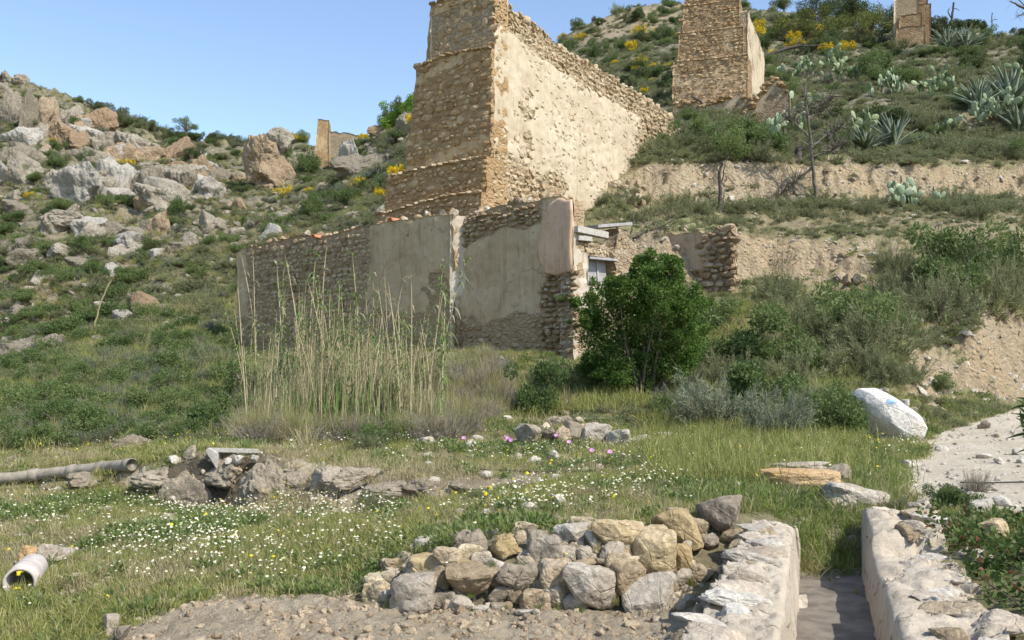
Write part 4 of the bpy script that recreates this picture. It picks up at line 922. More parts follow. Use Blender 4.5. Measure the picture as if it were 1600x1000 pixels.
# ---- irrigation channel in the near corner
M['channel_stone'] = rock_mat('limey_core_stone', (.40, .33, .25), (.50, .425, .335), (.56, .49, .40), lichen=.4, dark=(.24, .20, .15), bscale=1.4)
def channel_side(name, label, inner, outer, tops, seed, end_face):
    """inner/outer: (x0,Y0,x1,Y1) at the head; tops: (Y, z) steps. A rendered wall, rounded inner lip, broken rubble top."""
    t = empty(name); tag(t, label, 'wall', None)
    Ys = np.linspace(inner[1], inner[3], 190)
    cs = []
    for k, a in enumerate(np.linspace(0, 1, 64)): cs.append(a)
    cs = np.array(cs); sgn = 1
    zt = np.interp(Ys, [a for a, b in tops], [b for a, b in tops])
    xi = np.interp(Ys, [inner[1], inner[3]], [inner[0], inner[2]]); xo = np.interp(Ys, [outer[1], outer[3]], [outer[0], outer[2]])
    s_ = np.sign(xo[0] - xi[0])
    G = np.zeros((len(Ys), len(cs), 3)); rub = np.zeros(G.shape[:2])
    for j, a in enumerate(cs):
        if a < .36: f = a / .36; x = xi - s_ * .075 * (1 - f) ; z = -.15 + (zt - .05 + .15) * f; r = 0.05
        elif a < .42: f = (a - .36) / .06; x = xi + s_ * .06 * (1 - math.cos(f * math.pi / 2)); z = zt - .05 + .05 * math.sin(f * math.pi / 2); r = .15
        elif a < .78: f = (a - .42) / .36; x = xi + s_ * .06 + (xo - xi - s_ * .06) * f; z = zt + 0; r = .22 + .22 * f
        else: f = (a - .78) / .22; x = xo + s_ * .05 * f; z = zt * (1 - f) - .15 * f; r = .55
        G[:, j, 0], G[:, j, 1], G[:, j, 2] = x, Ys, z; rub[:, j] = r
        if .42 <= a < .80:
            lump = np.round(3.2 * fbm(x * 2.6, Ys * 2.0, 0, seed, 3)) * .022
            e = .075 * fbm(x * 4, Ys * 5, 0, seed + 1, 5, .66) - .05 * sstep(.55, .8, ridged(x * 2.3, Ys * 1.8, 0, seed + 9, 3)) + .018 * vnoise(x * 15, Ys * 15, 0, seed + 2) + lump
            G[:, j, 2] += e * (.45 + .9 * f if a < .78 else 1)
    P_ = G.reshape(-1, 3)
    jit = np.stack([.014 * fbm(P_[:, 0] * 6 + c, P_[:, 1] * 6, P_[:, 2] * 6, seed + 4 + c, 3) for c in range(3)], -1)
    amp = 1 + 2.2 * rub.reshape(-1, 1)
    P_ = P_ + jit * amp
    I = np.arange(len(P_)).reshape(rub.shape)
    Q = np.stack([I[:-1, :-1], I[1:, :-1], I[1:, 1:], I[:-1, 1:]], -1).reshape(-1, 4)
    V = [P_]; T = []
    for row, fl in ((0, 0), (-1, 1)):
        c = P_[I[row]].mean(0); c[2] = .2; ci = sum(len(v) for v in V); V.append(c[None])
        T.append(np.stack([I[row, :-1], I[row, 1:], np.full(len(cs) - 1, ci)], -1))
    me = mesh('render_coat', np.concatenate(V), [Q, np.concatenate(T)], M['channel'], True, attrs={'rubble': np.concatenate([rub.ravel(), [1, 1]])})
    obj('render_coat', me, None, t)
    rs = np.random.RandomState(seed)
    # flat stones bedded in the broken top
    Y = inner[1] + .1
    while Y < inner[3] - .3:
        z0 = np.interp(Y, [a for a, b in tops], [b for a, b in tops])
        f = rs.uniform(.45, .95); x = np.interp(Y, Ys, xi) * (1 - f) + np.interp(Y, Ys, xo) * f
        sx = rs.uniform(.09, .2)
        obj('stone', rmesh('rock', rs.randint(9), ('channel_stone', 'channel_stone', 'rock_white', 'rock_tan')[rs.randint(4)]), None, t, (x, Y, z0 + .004 - rs.rand() * .02), (rs.uniform(-.12, .12), rs.uniform(-.12, .12), rs.rand() * 6), (sx * 1.25, sx, rs.uniform(.04, .075)))
        # rough core stones showing on the outer side
        x = np.interp(Y, Ys, xo) + s_ * .04; sx = rs.uniform(.06, .12)
        obj('stone', rmesh('rock', rs.randint(9), ('rock_tan', 'channel_stone')[rs.randint(2)]), None, t, (x, Y + .1, z0 * rs.uniform(.35, .85)), tuple(rs.rand(3) * 6), (sx * 1.2, sx, sx * .8))
        Y += rs.uniform(.2, .34)
    return t
channel_side('channel_wall', 'rendered rubble wall of the water channel with cream inner face, nearest the tilled plot', (1.20, 4.1, 2.70, 8.55), (.66, 4.1, 2.32, 8.55),
             [(4.1, .57), (5.2, .60), (5.25, .54), (6.0, .58), (6.9, .60), (6.95, .62), (7.7, .60), (7.75, .55), (8.3, .57), (8.55, .50)], 401, True)
channel_side('channel_wall', 'crumbling channel wall with rounded end block, beside the bramble', (1.82, 4.0, 3.64, 9.3), (2.40, 4.0, 4.30, 9.3),
             [(4.0, .52), (5.4, .54), (5.45, .47), (6.6, .50), (6.65, .43), (7.62, .45), (7.70, .60), (9.0, .63), (9.3, .58)], 431, True)
def channel_bed():
    Ys = np.linspace(3.5, 9.6, 90); f = np.linspace(0, 1, 22)
    xa = 1.384 + .344 * (Ys - 4.67) - .1; xb = 2.07 + .352 * (Ys - 4.67) + .1
    X = xa[:, None] + (xb - xa)[:, None] * f; YY = np.repeat(Ys[:, None], 22, 1)
    Z = .075 + .03 * fbm(X * 3, YY * 3, 0, 451, 4) + .22 * sstep(8.3, 9.6, YY)
    I = np.arange(X.size).reshape(X.shape)
    s = NT('shaded_silt'); n = s.noise(5, 6, .65)
    m = s.finish(s.mix(s.ramp(n, .35, .65), (.125, .105, .082), (.215, .185, .145)), .7, s.bump(n, .5, .04), .3)  # silt darkened all over, the channel's shade put into its colour
    tag(obj('channel_bed', mesh('channel_bed', np.stack([X, YY, Z], -1).reshape(-1, 3), [np.stack([I[:-1, :-1], I[:-1, 1:], I[1:, 1:], I[1:, :-1]], -1).reshape(-1, 4)], m, True)), kind='structure')
channel_bed()
# torn iron sheet edging at the end of the first wall
V, Fs, _ = tube([(2.735, 8.6, -.1), (2.75, 8.62, .3), (2.735, 8.64, .46), (2.72, 8.65, .50)], .025, 6)
tag(obj('edge_slab', mesh('edge_slab', V * 1.0, Fs, M['channel'])), 'thin upright slab closing the end of the channel wall', 'slab')
# ------------------------------------------------------------------ rocks lying about
def stone_thing(px, py, wpx, hpx, m, label, name='boulder', group=None, kind='rock', k=None, rz=None, depth=None, sink=.25, ry=0.0, cat='boulder', ymin=2.0, Y=None):
    """a rock whose foot is at (px, py): built where that line of sight meets the ground, sized in metres"""
    p = hit(px, py, ymin) if Y is None else at(px, py, Y)
    W, H = wpx * p[1] / F, hpx * p[1] / F
    rs = np.random.RandomState(int(px * 31 + py * 7))
    k = rs.randint({'rock': 9, 'small': 8, 'out': 6, 'slab': 4}[kind]) if k is None else k
    o = obj(name, rmesh(kind, k, m), None, None, (p[0], p[1] + W * .2, p[2] + H * (.5 - sink)), (rs.uniform(-.15, .15), ry, rs.uniform(0, 6.28) if rz is None else rz), (W / 2, (depth or W * .85) / 2, H / 2 * (1 + sink)))
    tag(o, label, cat, group, 'thing'); return o
LM = [(620, 880, 'the low wall end'), (700, 860, 'the first grey wall stones'), (760, 900, 'the olive wall stone'), (830, 890, 'the wall middle'), (900, 930, 'the biggest wall stone'), (975, 850, 'the slanted yellow stone'), (1060, 830, 'the round yellow stone'), (1020, 920, 'the pale foot slab'), (880, 845, 'the white top stone'), (42, 170, 'the tall jagged crag'), (70, 160, 'the orange cliff block'), (128, 280, 'the pale smooth crag'), (184, 270, 'the whitish crag slab'), (240, 275, 'the broken grey crag'), (36, 240, 'the broom crag'), (90, 340, 'the layered ledge'), (292, 200, 'the almond tree'), (420, 240, 'the orange pinnacle'), (503, 220, 'the slender tower'),
      (321, 340, 'the upright gully boulder'), (178, 300, 'the overhanging boulder'), (221, 470, 'the large tan boulder'), (178, 425, 'the pointed pale boulder'), (130, 360, 'the long low boulder'), (250, 395, 'the lone pale boulder'), (30, 410, 'the hill foot ledge'), (60, 545, 'the broken pale ledge'), (422, 355, 'the boulder beyond the house'), (160, 490, 'the leaning stalk'), (100, 740, 'the long pipe'), (345, 710, 'the concrete trough'), (372, 470, 'the house end'), (455, 640, 'the canes'),
      (565, 255, 'the grey rock band'), (600, 330, 'the grey tower rock'), (640, 180, 'the bright green bushes'), (530, 340, 'the house roofline'), (1110, 80, 'the stacked tower'), (1205, 150, 'the pointed wall stub'), (1300, 100, 'the crowning prickly pear'), (1388, 140, 'the pale cactus clump'), (1460, 140, 'the scattered cactus'), (1396, 210, 'the broad agave'), (1565, 160, 'the large cactus mass'), (1425, 30, 'the hilltop tower'), (1270, 230, 'the bare dead tree'),
      (1432, 300, 'the lone pale cactus'), (1124, 300, 'the dead sapling'), (1130, 400, 'the earthen ruin'), (1412, 400, 'the dark lip bush'), (1325, 450, 'the stone heap'), (1392, 650, 'the white boulder'), (1000, 500, 'the glossy bush'), (1550, 560, 'the roadside bank'), (950, 130, 'the long wall'), (890, 70, 'the wall top'), (1010, 30, 'the far hill crest'), (1190, 85, 'the dead log'), (1350, 220, 'the small agave'), (1550, 50, 'the tumbled wall'), (1310, 40, 'the pines'), (1165, 250, 'the short stump'), (1000, 350, 'the brushwood'), (1540, 330, 'the far terrace end'), (1240, 560, 'the weedy thicket foot'), (1225, 640, 'the blue-grey bush')]
_used = {}
def which(px, py, size, what, smin, smax):
    """a label that says where: size, kind and the two landmarks it lies between"""
    t = (size - smin) / max(1e-6, smax - smin); sz = 'tiny' if t < .2 else 'small' if t < .45 else 'mid-sized' if t < .75 else 'big'
    n = sorted(LM, key=lambda l: (l[0] - px) ** 2 + (1.5 * (l[1] - py)) ** 2)[:5]
    def rel(l):
        dx, dy = px - l[0], py - l[1]
        return ('above' if dy < -14 else 'below') if abs(dy) > abs(dx) * .8 else 'beside'
    opts = ['%s %s between %s and %s' % (sz, what, n[0][2], n[1][2]), '%s %s %s %s' % (sz, what, rel(n[0]), n[0][2]), '%s %s between %s and %s' % (sz, what, n[0][2], n[2][2]), '%s %s %s %s, towards %s' % (sz, what, rel(n[0]), n[0][2], n[1][2]), '%s %s %s %s, facing %s' % (sz, what, rel(n[1]), n[1][2], n[2][2]), '%s %s between %s and %s' % (sz, what, n[1][2], n[2][2]), '%s %s between %s and %s' % (sz, what, n[0][2], n[3][2])]
    for o in opts:
        if o not in _used: break
    else: o = min(opts, key=lambda q: _used[q])
    _used[o] = _used.get(o, 0) + 1; return o
def hillside():
    HR = [(178, 315, 62, 28, 'tan-grey overhanging boulder below the pale crag'), (214, 302, 48, 46, 'tall brownish boulder at the edge of the pale crag'), (258, 314, 62, 44, 'broad grey boulder under the small almond tree ridge'),
          (130, 374, 72, 40, 'long low grey boulder across the gully'), (178, 370, 36, 32, None), (206, 372, 48, 22, None), (228, 357, 24, 18, None), (252, 327, 34, 20, None), (235, 330, 28, 16, None),
          (321, 358, 32, 38, 'upright blue-grey boulder in the gully'), (346, 357, 28, 20, None), (366, 372, 26, 20, None), (298, 382, 36, 22, None), (276, 388, 34, 15, None), (250, 404, 38, 24, 'pale boulder sitting alone on the gully grass'),
          (120, 422, 50, 26, None), (178, 438, 34, 34, 'pale pointed boulder at the top of the leaning dry stalk'), (150, 446, 34, 17, None), (221, 492, 50, 46, 'large tan boulder with orange face, biggest in the lower gully'), (188, 506, 40, 28, 'dark pale-topped boulder beside the large tan one'),
          (156, 488, 24, 22, None), (255, 482, 18, 10, None), (265, 494, 22, 12, None), (422, 372, 42, 32, 'pale grey boulder beyond the roofless house, alone on scrub'), (374, 332, 32, 28, 'brownish boulder beneath the orange pinnacle'),
          (338, 298, 28, 16, None), (306, 297, 32, 18, None), (395, 352, 26, 14, None), (440, 345, 30, 16, None), (350, 322, 24, 14, None), (60, 440, 40, 22, None), (30, 495, 46, 24, None), (80, 520, 34, 18, None), (18, 540, 40, 20, None), (95, 400, 50, 24, None), (45, 390, 44, 26, None), (20, 340, 50, 36, None)]
    gl = 'grey boulder lying among scrub on the rocky slope across the gully'
    for px, py, a, b, lab in HR:
        m = 'hill_rock_pale' if (lab and 'pale' in lab) else ('hill_rock_orange' if lab and ('tan' in lab or 'brown' in lab) else 'hill_rock')
        stone_thing(px, py, a, b, m, lab or which(px, py, a, 'grey boulder', 14, 50), group=None if lab else 'boulders across the gully', sink=.3, ymin=40)
    CR = [(122, 316, 110, 76, 'hill_rock_pale', 'pale grey smooth crag low on the rocky ridge', 2), (182, 304, 78, 74, 'hill_rock_pale', 'whitish leaning crag slab beside the brownish boulder', 1), (240, 300, 76, 62, 'hill_rock', 'grey broken crag at the end of the pale crags', 3), (88, 298, 46, 44, 'hill_rock', 'rough dark-grey crag beside the pale smooth crag', 0),
          (42, 205, 40, 86, 'hill_rock', 'tall jagged crag under the ridge top', 1), (66, 196, 50, 66, 'hill_rock_orange', 'orange-brown cliff block below the ridge top', 2), (18, 190, 36, 70, 'hill_rock', 'dark crag at the edge of the ridge', 3), (98, 222, 52, 46, 'hill_rock_orange', 'orange stained crag in the middle of the ridge', 0), (116, 232, 46, 40, 'hill_rock_orange', 'low orange crag with fallen blocks', 1),
          (30, 132, 30, 22, 'hill_rock', 'knob of rock crowning the ridge', 0), (8, 128, 24, 22, 'hill_rock', 'rounded rock at the end of the ridge crest', 2), (150, 258, 60, 36, 'hill_rock', 'stepped grey crag above the pale crag', 2), (220, 250, 60, 34, 'hill_rock_orange', 'tan broken ledge under the ridge scrub', 3), (170, 222, 46, 24, 'hill_rock', 'small grey ledge close to the ridge line', 1), (278, 268, 40, 22, 'hill_rock_orange', 'small tan ledge below the almond tree', 0),
          (36, 262, 66, 50, 'hill_rock', 'grey crag among the yellow broom', 3), (90, 350, 80, 30, 'hill_rock', 'long layered ledge below the crags', 0), (30, 420, 70, 40, 'hill_rock', 'layered grey ledge near the hill foot', 2), (60, 560, 90, 46, 'hill_rock', 'pale broken ledge at the hill foot', 1), (15, 590, 60, 40, 'hill_rock', 'tan broken ledge beside the grassy slope', 3),
          (565, 268, 90, 40, 'hill_rock', 'grey rock band across the scrub slope behind the house', 1), (548, 262, 46, 54, 'hill_rock_pale', 'pale slanting rock face near the slender tower', 2), (600, 345, 50, 40, 'hill_rock', 'grey rock among scrub beside the great tower', 0), (640, 200, 44, 40, 'hill_rock', 'grey rock rib under the bright green bushes', 3), (590, 195, 30, 18, 'hill_rock_orange', 'pinkish rocks on the skyline near the slender tower', 1)]
    for px, py, a, b, m, lab, k in CR:
        stone_thing(px, py, a, b, m, lab, 'crag', None, 'out', k, sink=.35, cat='rock', ymin=44)
    # more of the broken cliff band, piece by piece
    rs = np.random.RandomState(60)
    for k in range(64):
        px = rs.uniform(-20, 330); py = np.interp(px, [0, 60, 130, 200, 330], [130, 150, 175, 205, 232]) + 14 + rs.rand() ** 1.3 * (190 if px < 280 else 60)
        a = rs.uniform(26, 74); q = rs.randint(5); stone_thing(px, py, a, a * rs.uniform(.4, .95), ('hill_rock', 'hill_rock', 'hill_rock_pale', 'hill_rock_orange', 'hill_rock')[q], which(px, py, a, ('grey crag', 'grey crag', 'pale crag', 'tan crag', 'grey crag')[q], 26, 74), 'crag', 'crags of the ridge', 'out', sink=.5, cat='rock', ymin=44)
    # scattered boulders, each a stone of its own
    rs = np.random.RandomState(61); n = 0
    while n < 44:
        px, py = rs.uniform(-60, 380), rs.uniform(180, 590)
        if vnoise(px * .02, py * .03, 0, 66) < -.15: continue
        p = hit(px, py, 42)
        if p[1] < 43 or p[1] > 135 or (px > 120 and py > 505): continue
        a = rs.uniform(7, 24) * (1 if rs.rand() < .75 else 1.5); n += 1
        stone_thing(px, py, a, a * rs.uniform(.4, .8), *(lambda q: (('hill_rock', 'hill_rock', 'hill_rock_pale', 'hill_rock_orange')[q], which(px, py, a, ('grey boulder', 'grey boulder', 'pale boulder', 'brownish boulder')[q], 7, 30)))(rs.randint(4)), 'boulder', 'boulders across the gully', 'small' if a < 14 else 'rock', sink=.3, ymin=42)
    n = 0
    while n < 34:
        px, py = rs.uniform(400, 650), rs.uniform(200, 375)
        p = hit(px, py, 42)
        if p[1] < 45 or p[1] > 125: continue
        a = rs.uniform(7, 24); n += 1
        stone_thing(px, py, a, a * rs.uniform(.4, .8), *(lambda q: (('hill_rock', 'hill_rock_pale')[q], which(px, py, a, ('grey boulder', 'pale boulder')[q], 7, 24)))(rs.randint(2)), 'boulder', 'boulders behind the house', 'rock', sink=.3, ymin=42)
    n = 0
    while n < 44:
        px, py = rs.uniform(960, 1600), rs.uniform(60, 470)
        p = hit(px, py, 28)
        if p[1] < 30 or p[1] > 110: continue
        a = rs.uniform(6, 16); n += 1
        stone_thing(px, py, a, a * rs.uniform(.4, .8), *(lambda q: (('rock_tan', 'rock_grey')[q], which(px, py, a, ('tan stone', 'grey stone')[q], 6, 16)))(rs.randint(2)), 'boulder', 'stones on the terraces', 'small', sink=.25, ymin=28)
    # pinnacle
    t = empty('rock_pinnacle'); tag(t, 'orange-brown rock pinnacle with grey cap standing in the gully head', 'rock', None, 'thing')
    Y = 100.0
    for nm, px, py, a, b, m, k, ry in (('pillar', 408, 258, 74, 84, 'hill_rock_orange', 4, 0), ('pillar', 432, 256, 62, 78, 'hill_rock_orange', 5, .1), ('cap_rock', 436, 222, 46, 46, 'hill_rock', 0, .1), ('cap_rock', 402, 222, 54, 22, 'hill_rock', 2, 0), ('foot', 414, 300, 54, 40, 'hill_rock_orange', 2, 0)):
        p = at(px, py, Y); obj(nm, rmesh('out', k, m), None, t, p, (0, ry, k * 1.3), (a * Y / F / 2, a * Y / F / 2 * .8, b * Y / F / 2))
hillside()

def retaining_wall():
    t = empty('dry_stone_wall'); tag(t, 'low dry stone wall of grey and yellow boulders holding the meadow above the tilled plot', 'wall', None, 'thing')
    A = [(245, 520, 100, 90, 't'), (160, 630, 140, 110, 'y'), (335, 460, 120, 70, 't'), (440, 410, 110, 66, 'g'), (540, 365, 74, 66, 'g'), (545, 412, 56, 52, 'g'), (665, 340, 104, 66, 'g'), (790, 380, 180, 185, 'g'), (915, 320, 90, 84, 'g'), (1000, 388, 170, 155, 'y'),
         (640, 470, 185, 150, 't'), (480, 512, 175, 125, 'y'), (350, 540, 70, 66, 't'), (400, 700, 255, 235, 'g'), (560, 600, 140, 150, 't'), (760, 610, 250, 190, 't'), (600, 735, 140, 100, 'g'), (1100, 590, 235, 175, 'g'), (1205, 400, 125, 205, 'g'), (1150, 470, 95, 85, 'g'),
         (1180, 740, 155, 135, 't'), (1060, 710, 85, 105, 't'), (1130, 822, 125, 36, 'w'), (840, 800, 95, 44, 'w'), (1240, 590, 90, 130, 't'), (150, 708, 110, 46, 't'), (950, 790, 90, 60, 'g'), (930, 590, 90, 110, 't')]
    B = [(215, 420, 195, 185, 'g'), (400, 312, 205, 125, 'w'), (530, 350, 95, 104, 'w'), (350, 442, 112, 92, 'g'), (400, 395, 64, 54, 't'), (335, 380, 46, 46, 'g'), (460, 440, 106, 86, 'g'), (490, 502, 95, 66, 't'), (290, 562, 205, 175, 't'), (90, 590, 170, 170, 'g'), (170, 322, 110, 70, 'g'), (60, 335, 95, 95, 't'),
         (700, 312, 275, 195, 'y'), (900, 412, 245, 255, 'y'), (1075, 272, 300, 215, 'y'), (735, 432, 75, 66, 'y'), (640, 420, 76, 76, 't'), (590, 478, 84, 56, 't'), (740, 502, 155, 86, 'y'), (510, 642, 275, 265, 'g'), (750, 582, 215, 175, 't'), (680, 532, 76, 66, 't'), (1140, 412, 95, 105, 'g'), (1080, 472, 155, 175, 'y'),
         (960, 592, 195, 86, 't'), (1085, 572, 44, 34, 'w'), (890, 742, 300, 215, 'w'), (270, 702, 145, 125, 't'), (160, 742, 150, 120, 't'), (430, 540, 46, 46, 't'), (340, 662, 90, 66, 't'), (620, 730, 150, 110, 'g'), (830, 480, 70, 80, 'y'), (1010, 660, 120, 60, 't')]
    L = [(550 + x / 4.167, 760 + y / 4.167, a / 4.167, b / 4.167, c) for x, y, a, b, c in A] + [(800 + x / 4.167, 760 + y / 4.167, a / 4.167, b / 4.167, c) for x, y, a, b, c in B]
    rs = np.random.RandomState(71); L0 = list(L)
    while len(L) < len(L0) + 95:
        px = rs.uniform(585, 1100); yt = np.interp(px, [575, 620, 720, 870, 1000, 1100], [905, 868, 836, 824, 806, 806]); py = rs.uniform(yt, 952)
        a = rs.uniform(16, 38); L.append((px, py, a, a * rs.uniform(.7, .95), 'ttggy'[rs.randint(5)]))
    for i, (px, py, a, b, c) in enumerate(L):
        p = hit(px, py + b * .1); m = {'t': 'rock_tan', 'y': 'rock_yellow', 'g': 'rock_grey', 'w': 'rock_white'}[c]
        W, H = a * p[1] / F * 1.2, b * p[1] / F * 1.18; dep = min(W, H * 1.3) * (.5 if i < len(L0) else .35)
        p = at(px, py, p[1] - dep * .45)
        flat = c == 'w' and a > 60 and py > 900
        bx = i % 5 in (1, 3); obj('stone', rmesh('slab' if bx else 'rock', i % 4 if bx else (i * 5 + i // 9) % 9, m), None, t, p, (rs.uniform(-.12, .12) - (.5 if flat else 0), rs.uniform(-.12, .12), rs.uniform(-.3, .3) + (math.pi if i % 3 == 0 else 0)), (W / 2, dep, H / 2))
    # small wedging stones
    rest = []
    for k in range(260):
        i = rs.randint(len(L)); px, py, a, b, c = L[i]; an = rs.uniform(0, 6.28)
        q = (px + math.cos(an) * a * .6, py + math.sin(an) * b * .6); p = hit(*q)
        if p[1] > 9.2: continue
        s = rs.uniform(.015, .05); Vv, Fc = SMALLV[rs.randint(8)]
        mt = np.array(Matrix.LocRotScale(Vector(p), Euler(tuple(rs.rand(3) * 6)), Vector((s * 1.2, s, s * .8))))
        rest.append((Vv @ mt[:3, :3].T + mt[:3, 3], [Fc], rs.rand()))
    V, Fs, tt = merge(rest); tag(obj('wedging_stones', mesh('wedging_stones', V, Fs, M['rock_tan'], tint=tt), None, t), kind='stuff')
retaining_wall()
def near_rocks():
    S = stone_thing
    S(1132, 828, 84, 56, 'rock_dark', 'dark lichened boulder closing the dry stone wall by the channel', k=3, sink=.1, depth=.5)
    S(1108, 856, 42, 24, 'rock_grey', 'flat grey stone tucked under the dark lichened boulder', k=1, sink=.1)
    S(1150, 850, 46, 26, 'rock_tan', 'tan stone wedged between dark boulder and channel wall', k=5, sink=.1)
    # white boulder with a blue paint mark
    p = hit(1396, 690); Yb = p[1] + .3; sil = [(1335, 620), (1344, 607), (1372, 606), (1400, 621), (1432, 647), (1451, 672), (1446, 686), (1405, 694), (1378, 676), (1350, 648)]
    bm = bmesh.new(); c0 = at(1394, 650, Yb)
    for x, y in sil:
        q = at(x, y, Yb) - c0
        for sc_, dy in ((1.0, .12), (.86, -.28), (.55, -.42), (.9, .5), (.5, .75)): bm.verts.new((q[0] * sc_, dy + .1 * vnoise(x * .05, y * .05, 0, 5), q[2] * sc_))
    for x, y, dy in ((1384, 706, .1), (1432, 704, .15), (1356, 690, .3), (1400, 708, .5)): bm.verts.new(at(x, y, Yb + dy) - c0)
    r = bmesh.ops.convex_hull(bm, input=bm.verts[:]); bmesh.ops.delete(bm, geom=[v for v in bm.verts if not v.link_faces], context='VERTS')
    bmesh.ops.triangulate(bm, faces=bm.faces[:]); bmesh.ops.subdivide_edges(bm, edges=bm.edges[:], cuts=5, use_grid_fill=True); bmesh.ops.triangulate(bm, faces=bm.faces[:])
    bmesh.ops.smooth_vert(bm, verts=bm.verts[:], factor=.5, use_axis_x=True, use_axis_y=True, use_axis_z=True)
    V = np.array([v.co[:] for v in bm.verts]); bm.verts.index_update(); Fc = np.array([[v.index for v in f.verts] for f in bm.faces]); bm.free()
    V = V * (1 + .03 * fbm(V[:, 0] * 3, V[:, 1] * 3, V[:, 2] * 3, 7, 4))[:, None]; W, H = 1.5, 1.2
    b = obj('boulder', mesh('white_boulder', V, [Fc], M['rock_white_clean']), None, None, c0)
    tag(b, 'large smooth white boulder with a small blue paint mark beside the path', 'boulder', None, 'thing')
    # the mark lies on the face, a thin coat
    tgt = at(1394, 628, 1.0) - np.array([0, 0, EYE]); org = np.array([0, 0, EYE])
    cen = np.array([b.location[0], b.location[1], b.location[2]])
    pts = []
    n = V + cen; q = np.stack(proj(n[:, 0], n[:, 1], n[:, 2]), -1); nearf = n[:, 1]
    tri = Fc
    for f in tri:
        m3 = n[f].mean(0); qq = q[f].mean(0)
        if (abs((qq[0] - 1394) + (qq[1] - 627) * .6) < 8 and abs(qq[1] - 627) < 3) and m3[1] < c0[1]: pts.append(f)
    if pts:
        f = np.array(pts); nn = V + np.array([0, -.006, 0]); vn = unit(V)
        u, inv = np.unique(f, return_inverse=True); me = mesh('paint_mark', (nn + vn * .004)[u], [inv.reshape(-1, 3)], M['bluepaint']); obj('paint_mark', me, None, b)
    S(1416, 640, 14, 18, 'rock_white', 'small pale stone leaning behind the white boulder', sink=.15, k=2)
    S(1428, 645, 20, 10, 'rock_grey', 'small grey stone behind the lower end of the white boulder', sink=.2, k=4)
    # slabs at the channel head
    S(1250, 752, 104, 26, 'rock_grey', 'grey flat slab lying behind the orange slab', 'slab', None, 'slab', 2, .1, .6, -.2, cat='slab')
    S(1258, 772, 128, 36, 'rock_orange', 'broad orange-faced slab bridging the channel head', 'slab', None, 'slab', 1, -.05, .42, -.12, .06, cat='slab')
    S(1306, 756, 52, 30, 'rock_grey', 'grey-brown stone resting on the end of the orange slab', k=5, sink=.05, ry=.2)
    S(1345, 798, 104, 38, 'rock_grey', 'grey sloping slab between the channel head and the path', 'slab', None, 'slab', 3, 0.0, .5, .05, .2, cat='slab')
    S(1322, 700, 30, 14, 'rock_tan', 'small tan stone in the grass below the white boulder', k=3)
    S(1538, 812, 36, 34, 'rock_white', 'pale rounded stone behind the bramble', k=6, sink=.1)
    S(1556, 850, 50, 40, 'rock_yellow', 'yellowish broken stone half hidden by the bramble', k=2, sink=.1)
    S(1580, 830, 26, 20, 'rock_white', 'small white stone beyond the bramble', k=1, sink=.1)
    # outcrop in the meadow
    S(824, 697, 50, 38, 'rock_grey', 'grey boulder with flat top at the end of the meadow outcrop', k=4, sink=.15)
    for i, (x, y, a, b_) in enumerate([(860, 690, 30, 24), (878, 692, 34, 30), (896, 688, 36, 34), (868, 668, 26, 20), (884, 664, 24, 16), (852, 676, 20, 18), (912, 680, 24, 22), (905, 664, 22, 14)]):
        S(x, y, a, b_, 'rock_tan' if i % 2 else 'rock_grey', ('tan', 'grey')[i % 2 == 0 and 1 or 0] + ' stone of the outcrop heap, ' + ('lowest beside the flat-topped boulder', 'low in the middle of the heap', 'low beside the pale ledge rock', 'high on the heap near the flat-topped boulder', 'topmost of all', 'squeezed against the flat-topped boulder', 'at the end by the pale ledge rock', 'high towards the pale ledge rock')[i], group='stones heaped on the meadow outcrop', k=i, sink=.2, ymin=15)
    S(932, 690, 54, 32, 'rock_white', 'low pale ledge rock beside the heaped stones', 'ledge', k=3, sink=.25, depth=.6, cat='rock')
    S(966, 694, 66, 28, 'rock_white', 'broad pale ledge rock in the middle of the meadow outcrop', 'ledge', k=6, sink=.3, depth=.6, cat='rock')
    S(1000, 698, 60, 22, 'rock_grey', 'grey ledge stone towards the end of the pale meadow ledge', k=8, sink=.3)
    S(1038, 692, 40, 20, 'rock_white', 'pale rounded stone ending the meadow outcrop', k=0, sink=.2)
    S(690, 690, 46, 24, 'rock_grey', 'grey stone in the meadow below the dry grass', k=6, sink=.3)
    S(664, 696, 30, 16, 'rock_white', 'pale stone beside the grey meadow stone', k=2, sink=.3)
    S(734, 702, 22, 18, 'rock_white', 'small pale stone among pink flowers', k=8, sink=.2)
    # eroded lumps of the bank
    for px, py, a, b_, lab in ((520, 762, 60, 40, 'dry earth knob in the pale bank beside the grass hump'), (450, 770, 80, 46, 'pale crumbling bank face between trough and grass hump'), (660, 772, 70, 30, 'low pale bank lump under the hose'), (130, 765, 90, 30, 'pale earth shelf under the long pipe'), (345, 742, 120, 40, 'overhanging crust of earth under the concrete trough'), (408, 792, 76, 92, 'grey crumbling earth lump beside the dark hollow'), (285, 785, 50, 60, 'earth lump on the pipe side of the dark hollow'), (240, 760, 80, 40, 'crumbling earth bank end below the grey pipe'), (556, 752, 60, 30, 'rough earth hump with grass on top'), (608, 775, 90, 32, 'pale earth ledge under the black hose'), (740, 765, 90, 22, 'long pale earth ledge in the meadow'), (810, 768, 60, 22, 'pale earth ledge end near the meadow tussocks'), (205, 700, 46, 26, 'pale rock poking from the grassy bank')):
        stone_thing(px, py, a, b_, 'earth_lump', lab, 'earth_lump', None, 'out', int(px) % 4, sink=.4, cat='earth lump', depth=.9)
    # by the short pipe
    S(44, 886, 34, 34, 'rock_orange', 'orange-tan stone resting above the short clay pipe', k=2, sink=.05)
    S(76, 884, 44, 36, 'rock_grey', 'grey faceted stone resting above the short clay pipe', k=5, sink=.05)
    S(102, 868, 34, 12, 'rock_white', 'thin pale stone behind the grey faceted stone', k=1, sink=.1, ry=-.15)
